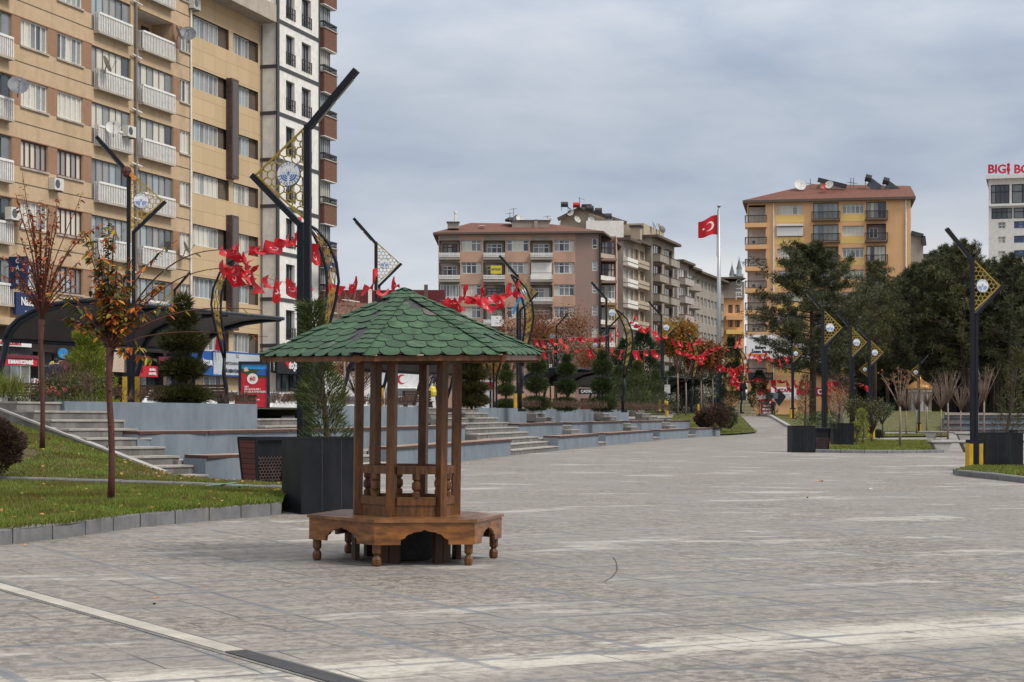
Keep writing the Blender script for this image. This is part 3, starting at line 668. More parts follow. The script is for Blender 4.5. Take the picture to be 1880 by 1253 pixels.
# drain channel across the foreground paving
A_ = GP(-40,1066); B_ = GP(430,1196); D_ = GP(760,1290); dd = (B_-A_).normalized(); nn_ = Vector((-dd.y, dd.x, 0))
t = thing('drain_channel', 'linear stone drain channel crossing the near paving, last stretch open and dark', 'drain')
for (p, q, mt, nmx) in ((A_, B_, 'kerb_light', 'channel_lid'), (B_+dd*.02, D_, 'riser', 'channel_bed')):
    m = MB(); w = .075
    m.add([p-nn_*w+Vector((0,0,.005)), q-nn_*w+Vector((0,0,.005)), q+nn_*w+Vector((0,0,.005)), p+nn_*w+Vector((0,0,.005))], [(0,1,2,3)], 'drain_pale' if mt == 'kerb_light' else 'drain_dark') if False else m.hexa([p-nn_*w, q-nn_*w, q+nn_*w, p+nn_*w]+[v+Vector((0,0,.007)) for v in (p-nn_*w, q-nn_*w, q+nn_*w, p+nn_*w)], 'lid_stone' if mt == 'kerb_light' else 'felt_black')
    m.build(nmx, t)
for sgn in (-1, 1):
    m = MB(); a = A_+nn_*.10*sgn; b = D_+nn_*.10*sgn; w = .012
    m.hexa([a-nn_*w, b-nn_*w, b+nn_*w, a+nn_*w]+[v+Vector((0,0,.006)) for v in (a-nn_*w, b-nn_*w, b+nn_*w, a+nn_*w)], 'riser'); m.build('channel_edge', t)
# ================================================ THE WOODEN KIOSK WITH BENCH
def build_kiosk():
    gx, gy = XY(746, 18.75); t = thing('wooden_kiosk', 'small hexagonal wooden kiosk with green scale shingle roof and a bench all round', 'kiosk', (gx, gy, G(gx, gy)), 0)
    t.rotation_euler = (0, .0129, 0)
    th0 = R(15)
    def pt(r, k): a = th0+math.pi/3*k; return Vector((r*math.cos(a), r*math.sin(a), 0))
    def rot(o, k): o.rotation_euler = (0,0,math.pi/3*k); return o
    # everything is made for side 0 (between corner 4 and 5, i.e. the front) and turned
    def side_frame(k, r):
        a, b = pt(r, k), pt(r, k+1); u = (b-a).normalized(); n = Vector((u.y, -u.x, 0)); return a, b, u, n
    Rb, Ri, ZS = 1.02, .505, .467
    for k in range(6):
        # seat: three boards per side following the hexagon
        m = MB()
        for j, (r0, r1) in enumerate(((Ri+.0,.665),(.672,.835),(.842,Rb+.025))):
            a0, b0 = pt(r0, k), pt(r0, k+1); a1, b1 = pt(r1, k), pt(r1, k+1); g = .003; u = (b1-a1).normalized()*g
            z1 = ZS+random.uniform(-.0015,.0015)
            q = [a0+u, a1+u, b1-u, b0-u]; m.hexa([v+Vector((0,0,z1-.03)) for v in q]+[v+Vector((0,0,z1)) for v in q], 'wood_seat')
        m.build('seat', t)
        a, b, u, n = side_frame(k, Rb); L = (b-a).length; hb, ht = .215, ZS-.031
        half = [(.26,hb),(.264,hb+.048),(.285,hb+.060),(.305,hb+.066),(.318,hb+.088),(.345,hb+.106),(.375,hb+.110),(.385,hb+.122),(.43,hb+.128),(.47,hb+.134),(.5,hb+.150)]
        prof = [(0,hb)]+half+[(1-x, z) for x, z in reversed(half[:-1])]+[(1,hb),(1,ht),(0,ht)]
        m = MB(); m.extr([(x*L, z) for x, z in prof], (a, u, (0,0,1)), -n*.03, 'wood_apron'); m.build('apron', t)
        # turned leg just inside the corner
        c = pt(.935, k); m = MB(); ang = th0+math.pi/3*k
        m.lathe((c.x,c.y,0), [(.030,0),(.044,.012),(.047,.035),(.047,.07),(.040,.088),(.028,.100),(.028,.112),(.044,.128),(.046,.14),(.046,.30)], 'wood', 8, ang+R(22.5)); m.build('leg', t)
        # inner support boards under the posts
        c = pt(.54, k); m = MB(); e = Vector((-math.sin(ang), math.cos(ang), 0)); rr = Vector((math.cos(ang), math.sin(ang), 0))
        for s in (-1, 1):
            cc = c+e*s*.055; q = [cc-e*.05-rr*.03, cc+e*.05-rr*.03, cc+e*.05+rr*.02, cc-e*.05+rr*.02]
            m.hexa([v+Vector((0,0,.0)) for v in q]+[v+Vector((0,0,.43)) for v in q], 'wood_dark')
        m.build('support_board', t)
        # post
        c = pt(.515, k); m = MB(); q = [c-e*.043-rr*.040, c-e*.043+rr*.046, c+e*.043+rr*.046, c+e*.043-rr*.040]; q = q[::-1]
        m.hexa([v+Vector((0,0,ZS+.001)) for v in q]+[v+Vector((0,0,2.085)) for v in q], 'wood'); m.build('post', t)
        # panel, rails, baluster between posts
        a, b, u, n = side_frame(k, .505); L = (b-a).length
        def rail(z0, z1, d, nm, mt='wood', off=0.0):
            mm = MB(); q = [a+u*.05-n*(d/2-off), b-u*.05-n*(d/2-off), b-u*.05+n*(d/2+off), a+u*.05+n*(d/2+off)]
            q = q[::-1]; mm.hexa([v+Vector((0,0,z0)) for v in q]+[v+Vector((0,0,z1)) for v in q], mt); mm.build(nm, t)
        rail(ZS, ZS+.112, .022, 'panel'); rail(ZS+.115, ZS+.197, .05, 'lower_rail'); rail(ZS+.432, ZS+.512, .05, 'upper_rail')
        c = (a+b)/2; z = ZS+.192; h = .246; m = MB(); pr = [(.030,0),(.040,.01)]
        for i in range(3):
            z0 = .02+i*.075; pr += [(.042,z0),(.044,z0+.045),(.024,z0+.058),(.024,z0+.062)]
        pr = [(.040,0),(.040,.05),(.022,.064),(.042,.085),(.045,.115),(.042,.15),(.022,.168),(.040,.185),(.040,.246)]
        m.lathe((c.x,c.y,z), pr, 'wood', 8, ang+R(30+22.5)); m.build('baluster', t)
    # black tub inside
    m = MB(); m.lathe((0,0,0), [(.24,0),(.27,.02),(.30,.43),(.31,.46)], 'felt_black', 28); m.build('planting_tub', t, True)
    # ---------------- roof
    rt = bpy.data.objects.new('roof', None); C.objects.link(rt); 
    zt, ze, Re = 2.775, 2.115, 1.47
    rf = MB(); A = Vector((0,0,zt))
    cs = [pt(Re, k)+Vector((0,0,ze)) for k in range(6)]
    for k in range(6):
        rf.add([cs[k], cs[(k+1)%6], A], [(0,1,2)], 'felt_black'); 
        d = Vector((0,0,-.02)); rf.add([cs[k]+d, cs[(k+1)%6]+d, A+d], [(2,1,0)], 'wood_dark')
    roofo = rf.build('roof', t); roofo.rotation_euler = (R(1.5), R(-1.15), 0); roofo.location = (0, 0, .012)
    sh = MB()
    for k in range(6):
        a, b = cs[k], cs[(k+1)%6]; mid = (a+b)/2; u = (b-a).normalized(); up = (A-mid); S = up.length; up.normalize(); n = u.cross(up).normalized()
        if n.z < 0: n = -n
        L = (b-a).length; rows = 10; ex = S*.985/rows; w = .205
        for j in range(rows):
            t0 = j*ex-.035; half = L/2*(1-max(0, j*ex)/S)
            off = (w/2 if j % 2 else 0)+random.uniform(-.01,.01); cnt = int(half/w)+2
            for i in range(-cnt, cnt+1):
                cx = i*w+off
                if abs(cx) > half+w*.45: continue
                if k == 4 and ((j == 7 and cx > .02) or (j == 8 and cx > .0) or (j == 6 and cx > .32) or (j == 3 and abs(cx-.62) < .1) or (j == 1 and abs(cx-.72) < .1)): continue
                if k == 5 and j in (2,5) and abs(cx+.25) < .12: continue
                if k == 3 and ((j in (2,3,6) and cx > half-.22) or (j == 8 and cx < .1)): continue
                jz = random.uniform(0,.004); hw = w/2-.0035; tilt = random.uniform(-.004,.004)
                pts = [(-hw, ex*1.35), (-hw, .062)]
                for q in range(1, 8):
                    aa = math.pi*q/8; pts.append((-hw*math.cos(aa), .062-.060*math.sin(aa)))
                pts += [(hw, .062), (hw, ex*1.35)]
                top = []; bot = []
                for x, y in pts:
                    yy = t0+y; X = cx+x; lim = L/2*(1-max(0, yy)/S)+.006
                    X = max(-lim, min(lim, X)); lift = .004+.011*(1-min(1, y/(ex*1.35)))+jz+tilt*x/hw
                    dr = -.012*(1 if yy < 0 else 0)
                    P = mid+u*X+up*yy+n*lift+Vector((0,0,dr)); top.append(P); bot.append(P-n*.005)
                if max((p-top[0]).length for p in top) < .03: continue
                nn2 = len(top); mt = 'felt_grey' if (k == 4 and j == 6 and abs(cx-.18) < .11) else 'shingle_green'
                sh.add(top, [tuple(range(nn2))], mt); sh.add(top+bot, [(q, q+nn2, (q+1)%nn2+nn2, (q+1)%nn2) for q in range(nn2)], 'felt_black' if mt != 'shingle_green' else 'felt_black')
        # hip caps
        c0 = cs[k]; hip = (A-c0); HL = hip.length; hip.normalize(); ka, kb = cs[(k-1)%6], cs[(k+1)%6]
        nl = (ka-c0).normalized(); nr = (kb-c0).normalized(); 
        pl = (nl-hip*nl.dot(hip)).normalized(); pr_ = (nr-hip*nr.dot(hip)).normalized(); N = (-(pl+pr_)).normalized()
        steps = 14
        for j in range(steps):
            if k in (3,) and j in (2, 6, 7, 11): continue
            s0 = j*HL/steps-.03; s1 = s0+HL/steps*1.5; hw = .082
            P = []
            for (sv, lf) in ((s0, .030), (s1, .018)):
                base = c0+hip*sv+N*lf
                P += [base+pl*hw-N*0, base+pl*hw*.5+N*.004, base+N*.006, base+pr_*hw*.5+N*.004, base+pr_*hw]
            # rounded lower end
            P[0] += hip*.05; P[4] += hip*.05; P[1] += hip*.012; P[3] += hip*.012
            jt = random.uniform(-.01,.01)*0
            sh.add(P, [(0,5,6,1),(1,6,7,2),(2,7,8,3),(3,8,9,4)], 'shingle_green'); sh.add([p-N*.006 for p in P], [(1,6,5,0),(2,7,6,1),(3,8,7,2),(4,9,8,3)], 'felt_black')
    sh.lathe((0,0,zt-.012), [(.21,-.085),(.20,-.055),(.11,-.008),(.0,.008)], 'shingle_green', 7)
    so_ = sh.build('shingles', roofo)
    # bare wood bits on the eave
    for (k, s, w) in ((4,-.45,.06),(4,-.12,.08),(4,.5,.05),(5,-.5,.1),(5,-.3,.07)):
        a, b = cs[k], cs[(k+1)%6]; p = (a+b)/2+(b-a)*s*.9; u = (b-a).normalized(); nrm = Vector((u.y,-u.x,0)); m = MB()
        m.bar(p+nrm*.012-Vector((0,0,.012)), p+nrm*.012+u*w-Vector((0,0,.012)), .02, .012, 'bare_board'); m.build('exposed_board', roofo)
    for k in range(6):
        a, b = cs[k], cs[(k+1)%6]; u = (b-a).normalized(); nrm = Vector((u.y,-u.x,0)); m = MB()
        m.bar(a-nrm*.03-Vector((0,0,.045)), b-nrm*.03-Vector((0,0,.045)), .03, .05, 'wood'); m.build('fascia', roofo)
        m = MB(); m.bar(cs[k]-Vector((0,0,.05)), A-Vector((0,0,.06)), .05, .07, 'wood'); m.build('rafter', roofo)
        m = MB(); a, b = pt(.53, k), pt(.53, k+1); m.bar(a+Vector((0,0,2.075)), b+Vector((0,0,2.075)), .07, .09, 'wood_dark'); m.build('ring_beam', t)
        # little brace out to the eave
        m = MB(); m.bar(pt(.55, k)+Vector((0,0,2.075)), pt(1.40, k)+Vector((0,0,2.095)), .05, .05, 'wood'); m.build('brace', t)
    bpy.data.objects.remove(rt)
    # grass growing in the tub
    P = np.stack([rng.normal(-.12,.08,160), rng.normal(0,.08,160), np.full(160,.44)], 1); D = np.stack([rng.normal(0,.35,160), rng.normal(0,.35,160), np.ones(160)], 1)
    g = leafobj('grass_tuft', [leaves(P, D, rng.uniform(.1,.26,160), .012)], 'grass'); g.location = t.location; tag(g, 'green grass tuft growing inside the wooden kiosk', 'plant')
build_kiosk()
# ================================================ PLANTERS, BINS
def planter(px, Y, w, h, rz, lab, seam=True, loc=None):
    x, y = XY(px, Y); t = thing('planter', lab, 'planter', (x, y, H(x, y)), rz, 'square black planters')
    m = MB(); s = w/2; th = .03
    m.box(-s, s, -s, -s+th, .0, h, 'planter_black'); m.box(-s, s, s-th, s, .0, h, 'planter_black'); m.box(-s, -s+th, -s+th, s-th, .0, h, 'planter_black'); m.box(s-th, s, -s+th, s-th, .0, h, 'planter_black')
    m.build('box', t)
    for sx in (-.16, .16): m = MB(); m.box(sx*w-.004, sx*w+.004, -s-.003, -s, .02, h-.01, 'felt_black'); m.build('panel_seam', t)
    m = MB()
    for x0, x1, y0, y1 in ((-s-.006,s+.006,-s-.006,-s+.06),(-s-.006,s+.006,s-.06,s+.006),(-s-.006,-s+.06,-s+.06,s-.06),(s-.06,s+.006,-s+.06,s-.06)): m.box(x0, x1, y0, y1, h, h+.025, 'planter_black')
    m.build('rim', t)
    m = MB(); m.box(-s+th, s-th, -s+th, s-th, h-.2, h-.08, 'dirt'); m.build('soil', t)
    return t
pl1 = planter(590, 26.85, .93, 1.1, R(25), 'large black metal planter with worn stickers left of the wooden kiosk')
x0 = .465+.002; m = MB(); m.box(x0, x0+.002, -.30, -.22, .93, 1.03, 'white_paint'); m.build('torn_sticker', pl1)
for i in range(5): m = MB(); yy = -.26+random.uniform(-.05,.05); zz = .74-.045*i; m.box(x0, x0+.002, yy, yy+random.uniform(.02,.06), zz, zz+.03, 'white_paint'); m.build('torn_sticker', pl1)
planter(1471, 72.4, .93, 1.04, R(4), 'black planter with a thin conifer beside the striped lamp base at the park lawn')
planter(1545, 84, .95, 1.1, R(2), 'black planter with a dark round shrub behind the second striped lamp')
planter(1830, 51.6, 1.12, 1.06, R(6), 'big black planter at the right edge beside the nearest right lamp')
def litter(px, Y, rz, h, w, lab, flip=False):
    x, y = XY(px, Y); t = thing('litter_bin', lab, 'litter bin', (x, y, H(x, y)), rz, 'black and wood litter bins')
    a, b = w/2, w/2*.80
    def ring(z): k = b+(a-b)*z/h; return k
    m = MB(); 
    for sx in (-1,1):
        for sy in (-1,1): m.bar((sx*b, sy*b, .02), (sx*a, sy*a, h), .045, .045, 'black_metal')
    for z in (.04, h-.02):
        k = ring(z)
        for s in (-1,1): m.bar((-k, s*k, z), (k, s*k, z), .04, .04, 'black_metal'); m.bar((s*k, -k, z), (s*k, k, z), .04, .04, 'black_metal')
    m.box(-a-.02, a+.02, -a-.02, a+.02, h, h+.03, 'black_metal'); m.build('frame', t)
    m = MB(); k0, k1 = b-.035, a-.035; m.hexa([(-k0,-k0,.05),(k0,-k0,.05),(k0,k0,.05),(-k0,k0,.05),(-k1,-k1,h),(k1,-k1,h),(k1,k1,h),(-k1,k1,h)], 'planter_black'); m.build('inner_bucket', t)
    m = MB(); q = .012
    for s in (1,-1): m.hexa([(s*(b-q),-b+.03,.06),(s*(b+q),-b+.03,.06),(s*(b+q),b-.03,.06),(s*(b-q),b-.03,.06),(s*(a-q),-a+.03,h-.03),(s*(a+q),-a+.03,h-.03),(s*(a+q),a-.03,h-.03),(s*(a-q),a-.03,h-.03)], 'bin_slats')
    m.build('slat_panel', t)
    for s in (-1, 1):
        m = MB()
        for (A_, B_) in lattice_segments([(-b+.05,.08),(b-.05,.08),(a-.05,h*.62),(-a+.05,h*.62)], .14):
            def y_(z): return s*(ring(z)+.004)
            m.bar((A_[0], y_(A_[1]), A_[1]), (B_[0], y_(B_[1]), B_[1]), .014, .012, 'dark_panel', up=(0,1,0))
        m.build('lattice', t)
    return t
def clipseg(p, q, poly):
    """clip a segment to a convex ccw polygon"""
    t0, t1 = 0.0, 1.0; dx, dy = q[0]-p[0], q[1]-p[1]; n = len(poly)
    for i in range(n):
        a, b = poly[i], poly[(i+1)%n]; nx, ny = -(b[1]-a[1]), b[0]-a[0]
        num = (p[0]-a[0])*nx+(p[1]-a[1])*ny; den = dx*nx+dy*ny
        if abs(den) < 1e-12:
            if num < 0: return None
        else:
            t = -num/den
            if den > 0: t0 = max(t0, t)
            else: t1 = min(t1, t)
    if t1-t0 < .02: return None
    return (p[0]+dx*t0, p[1]+dy*t0), (p[0]+dx*t1, p[1]+dy*t1)
def lattice_segments(poly, c):
    """interlaced six-fold star pattern: hexagons with pentagon-like petals around each"""
    xs = [p[0] for p in poly]; ys = [p[1] for p in poly]; out = []
    nx = int((max(xs)-min(xs))/c)+3; ny = int((max(ys)-min(ys))/(c*.866))+3
    for j in range(-1, ny):
        for i in range(-1, nx):
            cx = min(xs)+(i+(.5 if j % 2 else 0))*c; cy = min(ys)+j*c*.866; r1, r2 = c*.21, c*.5
            for k in range(6):
                a = math.pi/3*k; a2 = a+math.pi/3; am = a+math.pi/6
                P1 = (cx+r1*math.cos(a), cy+r1*math.sin(a)); P2 = (cx+r1*math.cos(a2), cy+r1*math.sin(a2)); Q = (cx+c*.335*math.cos(am), cy+c*.335*math.sin(am)); E = (cx+r2*math.cos(a), cy+r2*math.sin(a))
                for s in ((P1, Q), (P2, Q), (Q, (cx+c*.5773*math.cos(am), cy+c*.5773*math.sin(am)))):
                    g = clipseg(s[0], s[1], poly)
                    if g: out.append(g)
                if k < 3:
                    g = clipseg((cx+r1*math.cos(a), cy+r1*math.sin(a)), (cx+(c-r1)*math.cos(a), cy+(c-r1)*math.sin(a)), poly)
                    if g and False: out.append(g)
    return out
litter(482, 36.2, R(38), .93, .70, 'black lattice litter bin with red brown slats left of the near planter')
litter(1502, 74.5, R(20), .95, .75, 'litter bin with red brown slats between black planter and striped lamp base')
# ================================================ STREET LAMPS
def emblem_mesh():
    m = MB(); r = .19
    def ringpoly(r0, r1, a0, a1, z, mt, c=(0,0), n=10):
        P = []
        for i in range(n+1): a = a0+(a1-a0)*i/n; P.append((c[0]+r0*math.cos(a), z, c[1]+r0*math.sin(a))); P.append((c[0]+r1*math.cos(a), z, c[1]+r1*math.sin(a)))
        m.add(P, [(2*i, 2*i+1, 2*i+3, 2*i+2) for i in range(n)], mt)
    for s in (-1, 1):
        z = s*.026
        ringpoly(r*.965, r, 0, 2*math.pi, z, 'blue', n=40); ringpoly(r*.70, r*.712, 0, 2*math.pi, z, 'blue', n=40)
        for sx in (-1, 1):   # two fans of arches
            c = (sx*r*.10, -r*.02)
            for q in range(3):
                r1 = r*(.60-.17*q); a0, a1 = (math.pi*1.02, math.pi*1.50) if sx < 0 else (-math.pi*.50, -math.pi*.02)
                ringpoly(r1-r*.12, r1, a0, a1, z, 'blue', c, 8)
        for (x0, x1, y0, y1) in ((-.10,.10,-.13,-.03),(-.12,.12,0,.05),(-.07,.07,.05,.12),(-.17,-.145,.0,.42),(.145,.17,.0,.42),(-.012,.012,.15,.26)):
            m.add([(x0*r,z,y0*r),(x1*r,z,y0*r),(x1*r,z,y1*r),(x0*r,z,y1*r)], [(0,1,2,3)], 'blue')
        ringpoly(0, r*.10, 0, math.pi, z, 'blue', (0, r*.11), 8)
        for i in range(4):
            for sx in (-1,1): x = sx*(.32+.08*i)*r; m.add([(x-.012*r,z,.05*r),(x+.012*r,z,.05*r),(x+.012*r,z,.15*r),(x-.012*r,z,.15*r)], [(0,1,2,3)], 'blue')
    me = m.mesh('emblem')
    return me
EMB = emblem_mesh()
def emb_letters(s):
    """ELAZIG BELEDIYESI set round the rim, as one mesh"""
    V, Fq = [], []; txt1, txt2 = 'ELAZIĞ', 'BELEDİYESİ'
    for txt, a0, sg in ((txt1, 90, -1), (txt2, 270, 1)):
        n = len(txt); sp = 17
        for i, ch in enumerate(txt):
            me = textmesh(ch, .046, 'letter_dark', thick=.001, ext=.0)
            a = R(a0+sg*(i-(n-1)/2)*sp); rr = .161; ro = a-math.pi/2 if sg < 0 else a+math.pi/2; o = len(V); c, q = math.cos(ro), math.sin(ro)
            V += [(rr*math.cos(a)+v.co.x*c-v.co.y*q, -.0275, rr*math.sin(a)+v.co.x*q+v.co.y*c) for v in me.vertices]; Fq += [tuple(o+k for k in p.vertices) for p in me.polygons]
            bpy.data.meshes.remove(me)
    n = len(V); V2 = V+[(-x, -y, z) for x, y, z in V]; F2 = Fq+[tuple(n+k for k in f) for f in Fq]
    me = bpy.data.meshes.new('lettering'); me.from_pydata(V2, [], F2); me.materials.append(M['letter_dark']); return me
ELT = emb_letters(1)
def make_lamp(lab, grey=False):
    t = thing('street_lamp', lab, 'street lamp', (0,0,0), 0, 'bent black street lamps with gilded triangles'); bk = 'black_metal'; gm = 'gold'
    m = MB(); m.box(-.05,.05,-.05,.05,.0,6.0,bk); m.build('post', t)
    m = MB(); m.box(.075,.165,-.045,.045,.0,4.46,bk); m.build('short_post', t)
    m = MB(); m.bar((-.02,0,5.96), (-.80,0,6.83), .09, .13, bk, up=(0,1,0)); ar = m.build('arm', t)
    m = MB(); m.bar((-.16,0,6.04), (-.44,0,6.352), .05, .012, 'led', up=(0,1,0)); m.bar((-.48,0,6.40), (-.74,0,6.69), .05, .012, 'led', up=(0,1,0))
    m.build('led_panel', ar)
    m = MB(); m.bar((.11,0,4.42), (.92,0,5.23), .09, .11, bk, up=(0,1,0)); m.build('brace', t)
    tri = [(.055,4.53),(.86,5.235),(.055,5.95)]
    m = MB()
    for a, b in lattice_segments(tri, .27): m.bar((a[0],0,a[1]), (b[0],0,b[1]), .019, .015, gm, up=(0,1,0))
    for i in range(3): a, b = tri[i], tri[(i+1)%3]; m.bar((a[0],0,a[1]), (b[0],0,b[1]), .03, .03, gm, up=(0,1,0))
    m.build('lattice', t)
    m = MB(); n = 32; c = (.31,5.235); r = .19
    m.add([(c[0]+r*math.cos(2*math.pi*i/n), y, c[1]+r*math.sin(2*math.pi*i/n)) for y in (-.025,.025) for i in range(n)], [tuple(range(n)), tuple(reversed(range(n,2*n)))], 'white_paint')
    m.add([(c[0]+r*math.cos(2*math.pi*i/n), y, c[1]+r*math.sin(2*math.pi*i/n)) for y in (-.025,.025) for i in range(n)], [(i, (i+1)%n, n+(i+1)%n, n+i) for i in range(n)], 'blue')
    d = m.build('emblem_disc', t); place('emblem', EMB, d, (c[0],0,c[1])); place('lettering', ELT, d, (c[0],0,c[1]))
    m = MB(); m.box(-.10,.22,-.09,.09,.05,.80,bk); m.box(-.14,.26,-.13,.13,.78,.88,bk); m.box(-.02,.14,-.135,-.125,.06,.80,bk); b = m.build('base_cover', t)
    m = MB()
    for x0, x1 in ((-.155,-.03),(.15,.275)): m.box(x0, x1, -.12, .12, .07, .785, 'yellow')
    m.build('yellow_panel', b)
    m = MB(); m.box(-.24,.36,-.2,.2,0,.07,bk); m.build('foot_plate', t)
    return t
LAMP = None
def lamp(px, base_h, Y, rz, lab, scale=1.0):
    """base_h: height of the foot above the plaza plane (or None = terrain)"""
    global LAMP
    x, y = XY(px, Y); z = (G(x,y)+base_h) if base_h is not None else H(x, y)
    if LAMP is None: LAMP = make_lamp(lab); o = LAMP
    else: o = dup(LAMP, lab)
    o.location = (x, y, z); o.rotation_euler = (0,0,rz); o.scale = (scale,)*3
    return o
lamp(565, None, 28.35, R(180-12), 'nearest street lamp, tall black post rising behind the near planter, arm to the right')
lamp(236, 1.5, 45.7, R(12), 'street lamp on the left terrace with a brown rag at its bend')
lamp(690, 1.5, 64.5, R(10), 'street lamp rising above the peak of the green kiosk roof against the sky')
lamp(950, 1.5, 79.5, R(10), 'street lamp before the pink apartment block, right of the kiosk roof')
lamp(1113, 1.5, 95, R(8), 'street lamp in front of the corner of the pink apartment block')
lamp(1214, 1.5, 111, R(8), 'street lamp before the dark balconied building, left of the yellow autumn tree')
lamp(1320, .55, 150, R(8), 'street lamp in front of the tall flagpole, right of the rusty autumn tree')
lamp(321, 1.5, 92, R(172), 'far lamp behind the near canopy by the left apartment block')
lamp(1022, 1.5, 126, R(172), 'small far lamp peeping out right of the kiosk roof tip')
lamp(1100, 1.5, 142, R(172), 'small far lamp behind the second topiary')
lamp(1176, 1.5, 150, R(172), 'small far lamp behind the darker topiaries right of centre')
lamp(1785, None, 51.0, R(14), 'nearest street lamp of the right side with striped base beside the big black planter')
lamp(1511, None, 77.0, R(12), 'street lamp with yellow striped base in front of the tall pine')
lamp(1562, None, 92.5, R(12), 'third lamp of the right row, its triangle against the dark wood')
lamp(1597, None, 107.5, R(12), 'fourth lamp of the right row, rightmost large triangle against the wood')
lamp(1594, None, 170, R(168), 'small lamp with its triangle turned left next to the fourth right lamp')
lamp(1688, None, 156, R(168), 'small distant lamp beside the golden domed kiosk')
lamp(1454, None, 144, R(10), 'thin distant lamp in front of the white billboard left of the pine trunk')
lamp(1517, None, 178, R(10), 'smallest distant lamp behind the pine trunk')
m = MB(); x, y = XY(233, 45.7)
m.lathe((0,0,0), [(.04,-.12),(.12,-.08),(.15,0),(.11,.08),(.03,.12)], 'leaf_rag', 9) if False else m.lathe((0,0,0), [(.05,-.16),(.10,-.1),(.13,0),(.10,.08),(.03,.12)], 'bark_red', 9)
m.bar((.02,0,-.02), (.24,0,-.22), .10, .08, 'orange')
o = m.build('rag', loc=(x, y-.02, G(x,y)+1.5+5.98)); tag(o, 'brown rag tied round the bend of the left terrace lamp', 'rag')
# ================================================ BUILDINGS
GLV = {'white': ['curtain_white','curtain_white','curtain_white','curtain_grey'], 'mix': ['curtain_white','curtain_grey','glass_mid','glass_dark'], 'dark': ['glass_dark','glass_dark','glass_mid'],
       'blue': ['glass_blue','glass_blue','curtain_grey','glass_mid'], 'grey': ['curtain_grey','glass_mid','glass_blue']}
_wc = {}
def win_mesh(w, h, n, gl, transom, var):
    k = (round(w,2), round(h,2), n, gl, transom, var)
    if k in _wc: return _wc[k]
    rs = random.Random(hash(k) & 0xffff); m = MB(); gs = GLV[gl]
    for i in range(n):
        x0, x1 = w*i/n, w*(i+1)/n; g = rs.choice(gs)
        m.add([(x0,0,0),(x1,0,0),(x1,0,h),(x0,0,h)], [(0,1,2,3)], g)
    _wc[k] = m.mesh('window'); return _wc[k]
_fc = {}
def frame_mesh(w, h, n, fm, transom, ft):
    k = (round(w,2), round(h,2), n, fm, transom, ft)
    if k in _fc: return _fc[k]
    m = MB(); f = ft
    for i in range(n+1):
        x = w*i/n; x0 = min(max(x-f/2, 0), w-f); m.box(x0, x0+f, -.05, .0, 0, h, fm)
    for z in [0, h-f]+([h*transom] if transom else []): m.box(0, w, -.053, -.001, z, z+f, fm)
    _fc[k] = m.mesh('frame'); return _fc[k]
def window(par_, x0, x1, z0, z1, y=.14, n=3, fm='frame_white', gl='mix', transom=0, sill=None, ft=.06, name='window'):
    w, h = x1-x0, z1-z0; o = place(name, win_mesh(w, h, n, gl, transom, random.randrange(5)), par_, (x0, y, z0))
    place('frame', frame_mesh(w, h, n, fm, transom, ft), o)
    if sill:
        k = ('sill', round(w,2), sill)
        if k not in _fc: m = MB(); m.box(-.08, w+.08, -.22, .0, -.09, -.002, sill); _fc[k] = m.mesh('sill')
        place('sill', _fc[k], o)
    return o
def wall_cut(m, x0, x1, z0, z1, holes, matf, depth=.16, y=0.0, rev=None):
    xs = sorted({x0, x1, *[h[0] for h in holes], *[h[1] for h in holes]}); zs = sorted({z0, z1, *[h[2] for h in holes], *[h[3] for h in holes]})
    xs = [x for x in xs if x0 <= x <= x1]; zs = [z for z in zs if z0 <= z <= z1]
    for j in range(len(zs)-1):
        za, zb = zs[j], zs[j+1]; zc = (za+zb)/2; st = None
        for i in range(len(xs)):
            solid = i < len(xs)-1 and not any(h[0] < (xs[i]+xs[i+1])/2 < h[1] and h[2] < zc < h[3] for h in holes)
            if solid and st is None: st = xs[i]
            if not solid and st is not None: m.add([(st,y,za),(xs[i],y,za),(xs[i],y,zb),(st,y,zb)], [(0,1,2,3)], matf); st = None
    for a, b, c, d in [h[:4] for h in holes]:
        r = rev or matf; Y = y+depth
        m.add([(a,y,c),(a,Y,c),(a,Y,d),(a,y,d)], [(0,1,2,3)], r); m.add([(b,y,c),(b,Y,c),(b,Y,d),(b,y,d)], [(3,2,1,0)], r)
        m.add([(a,y,c),(b,y,c),(b,Y,c),(a,Y,c)], [(0,1,2,3)], r); m.add([(a,y,d),(b,y,d),(b,Y,d),(a,Y,d)], [(3,2,1,0)], r)
_rc = {}
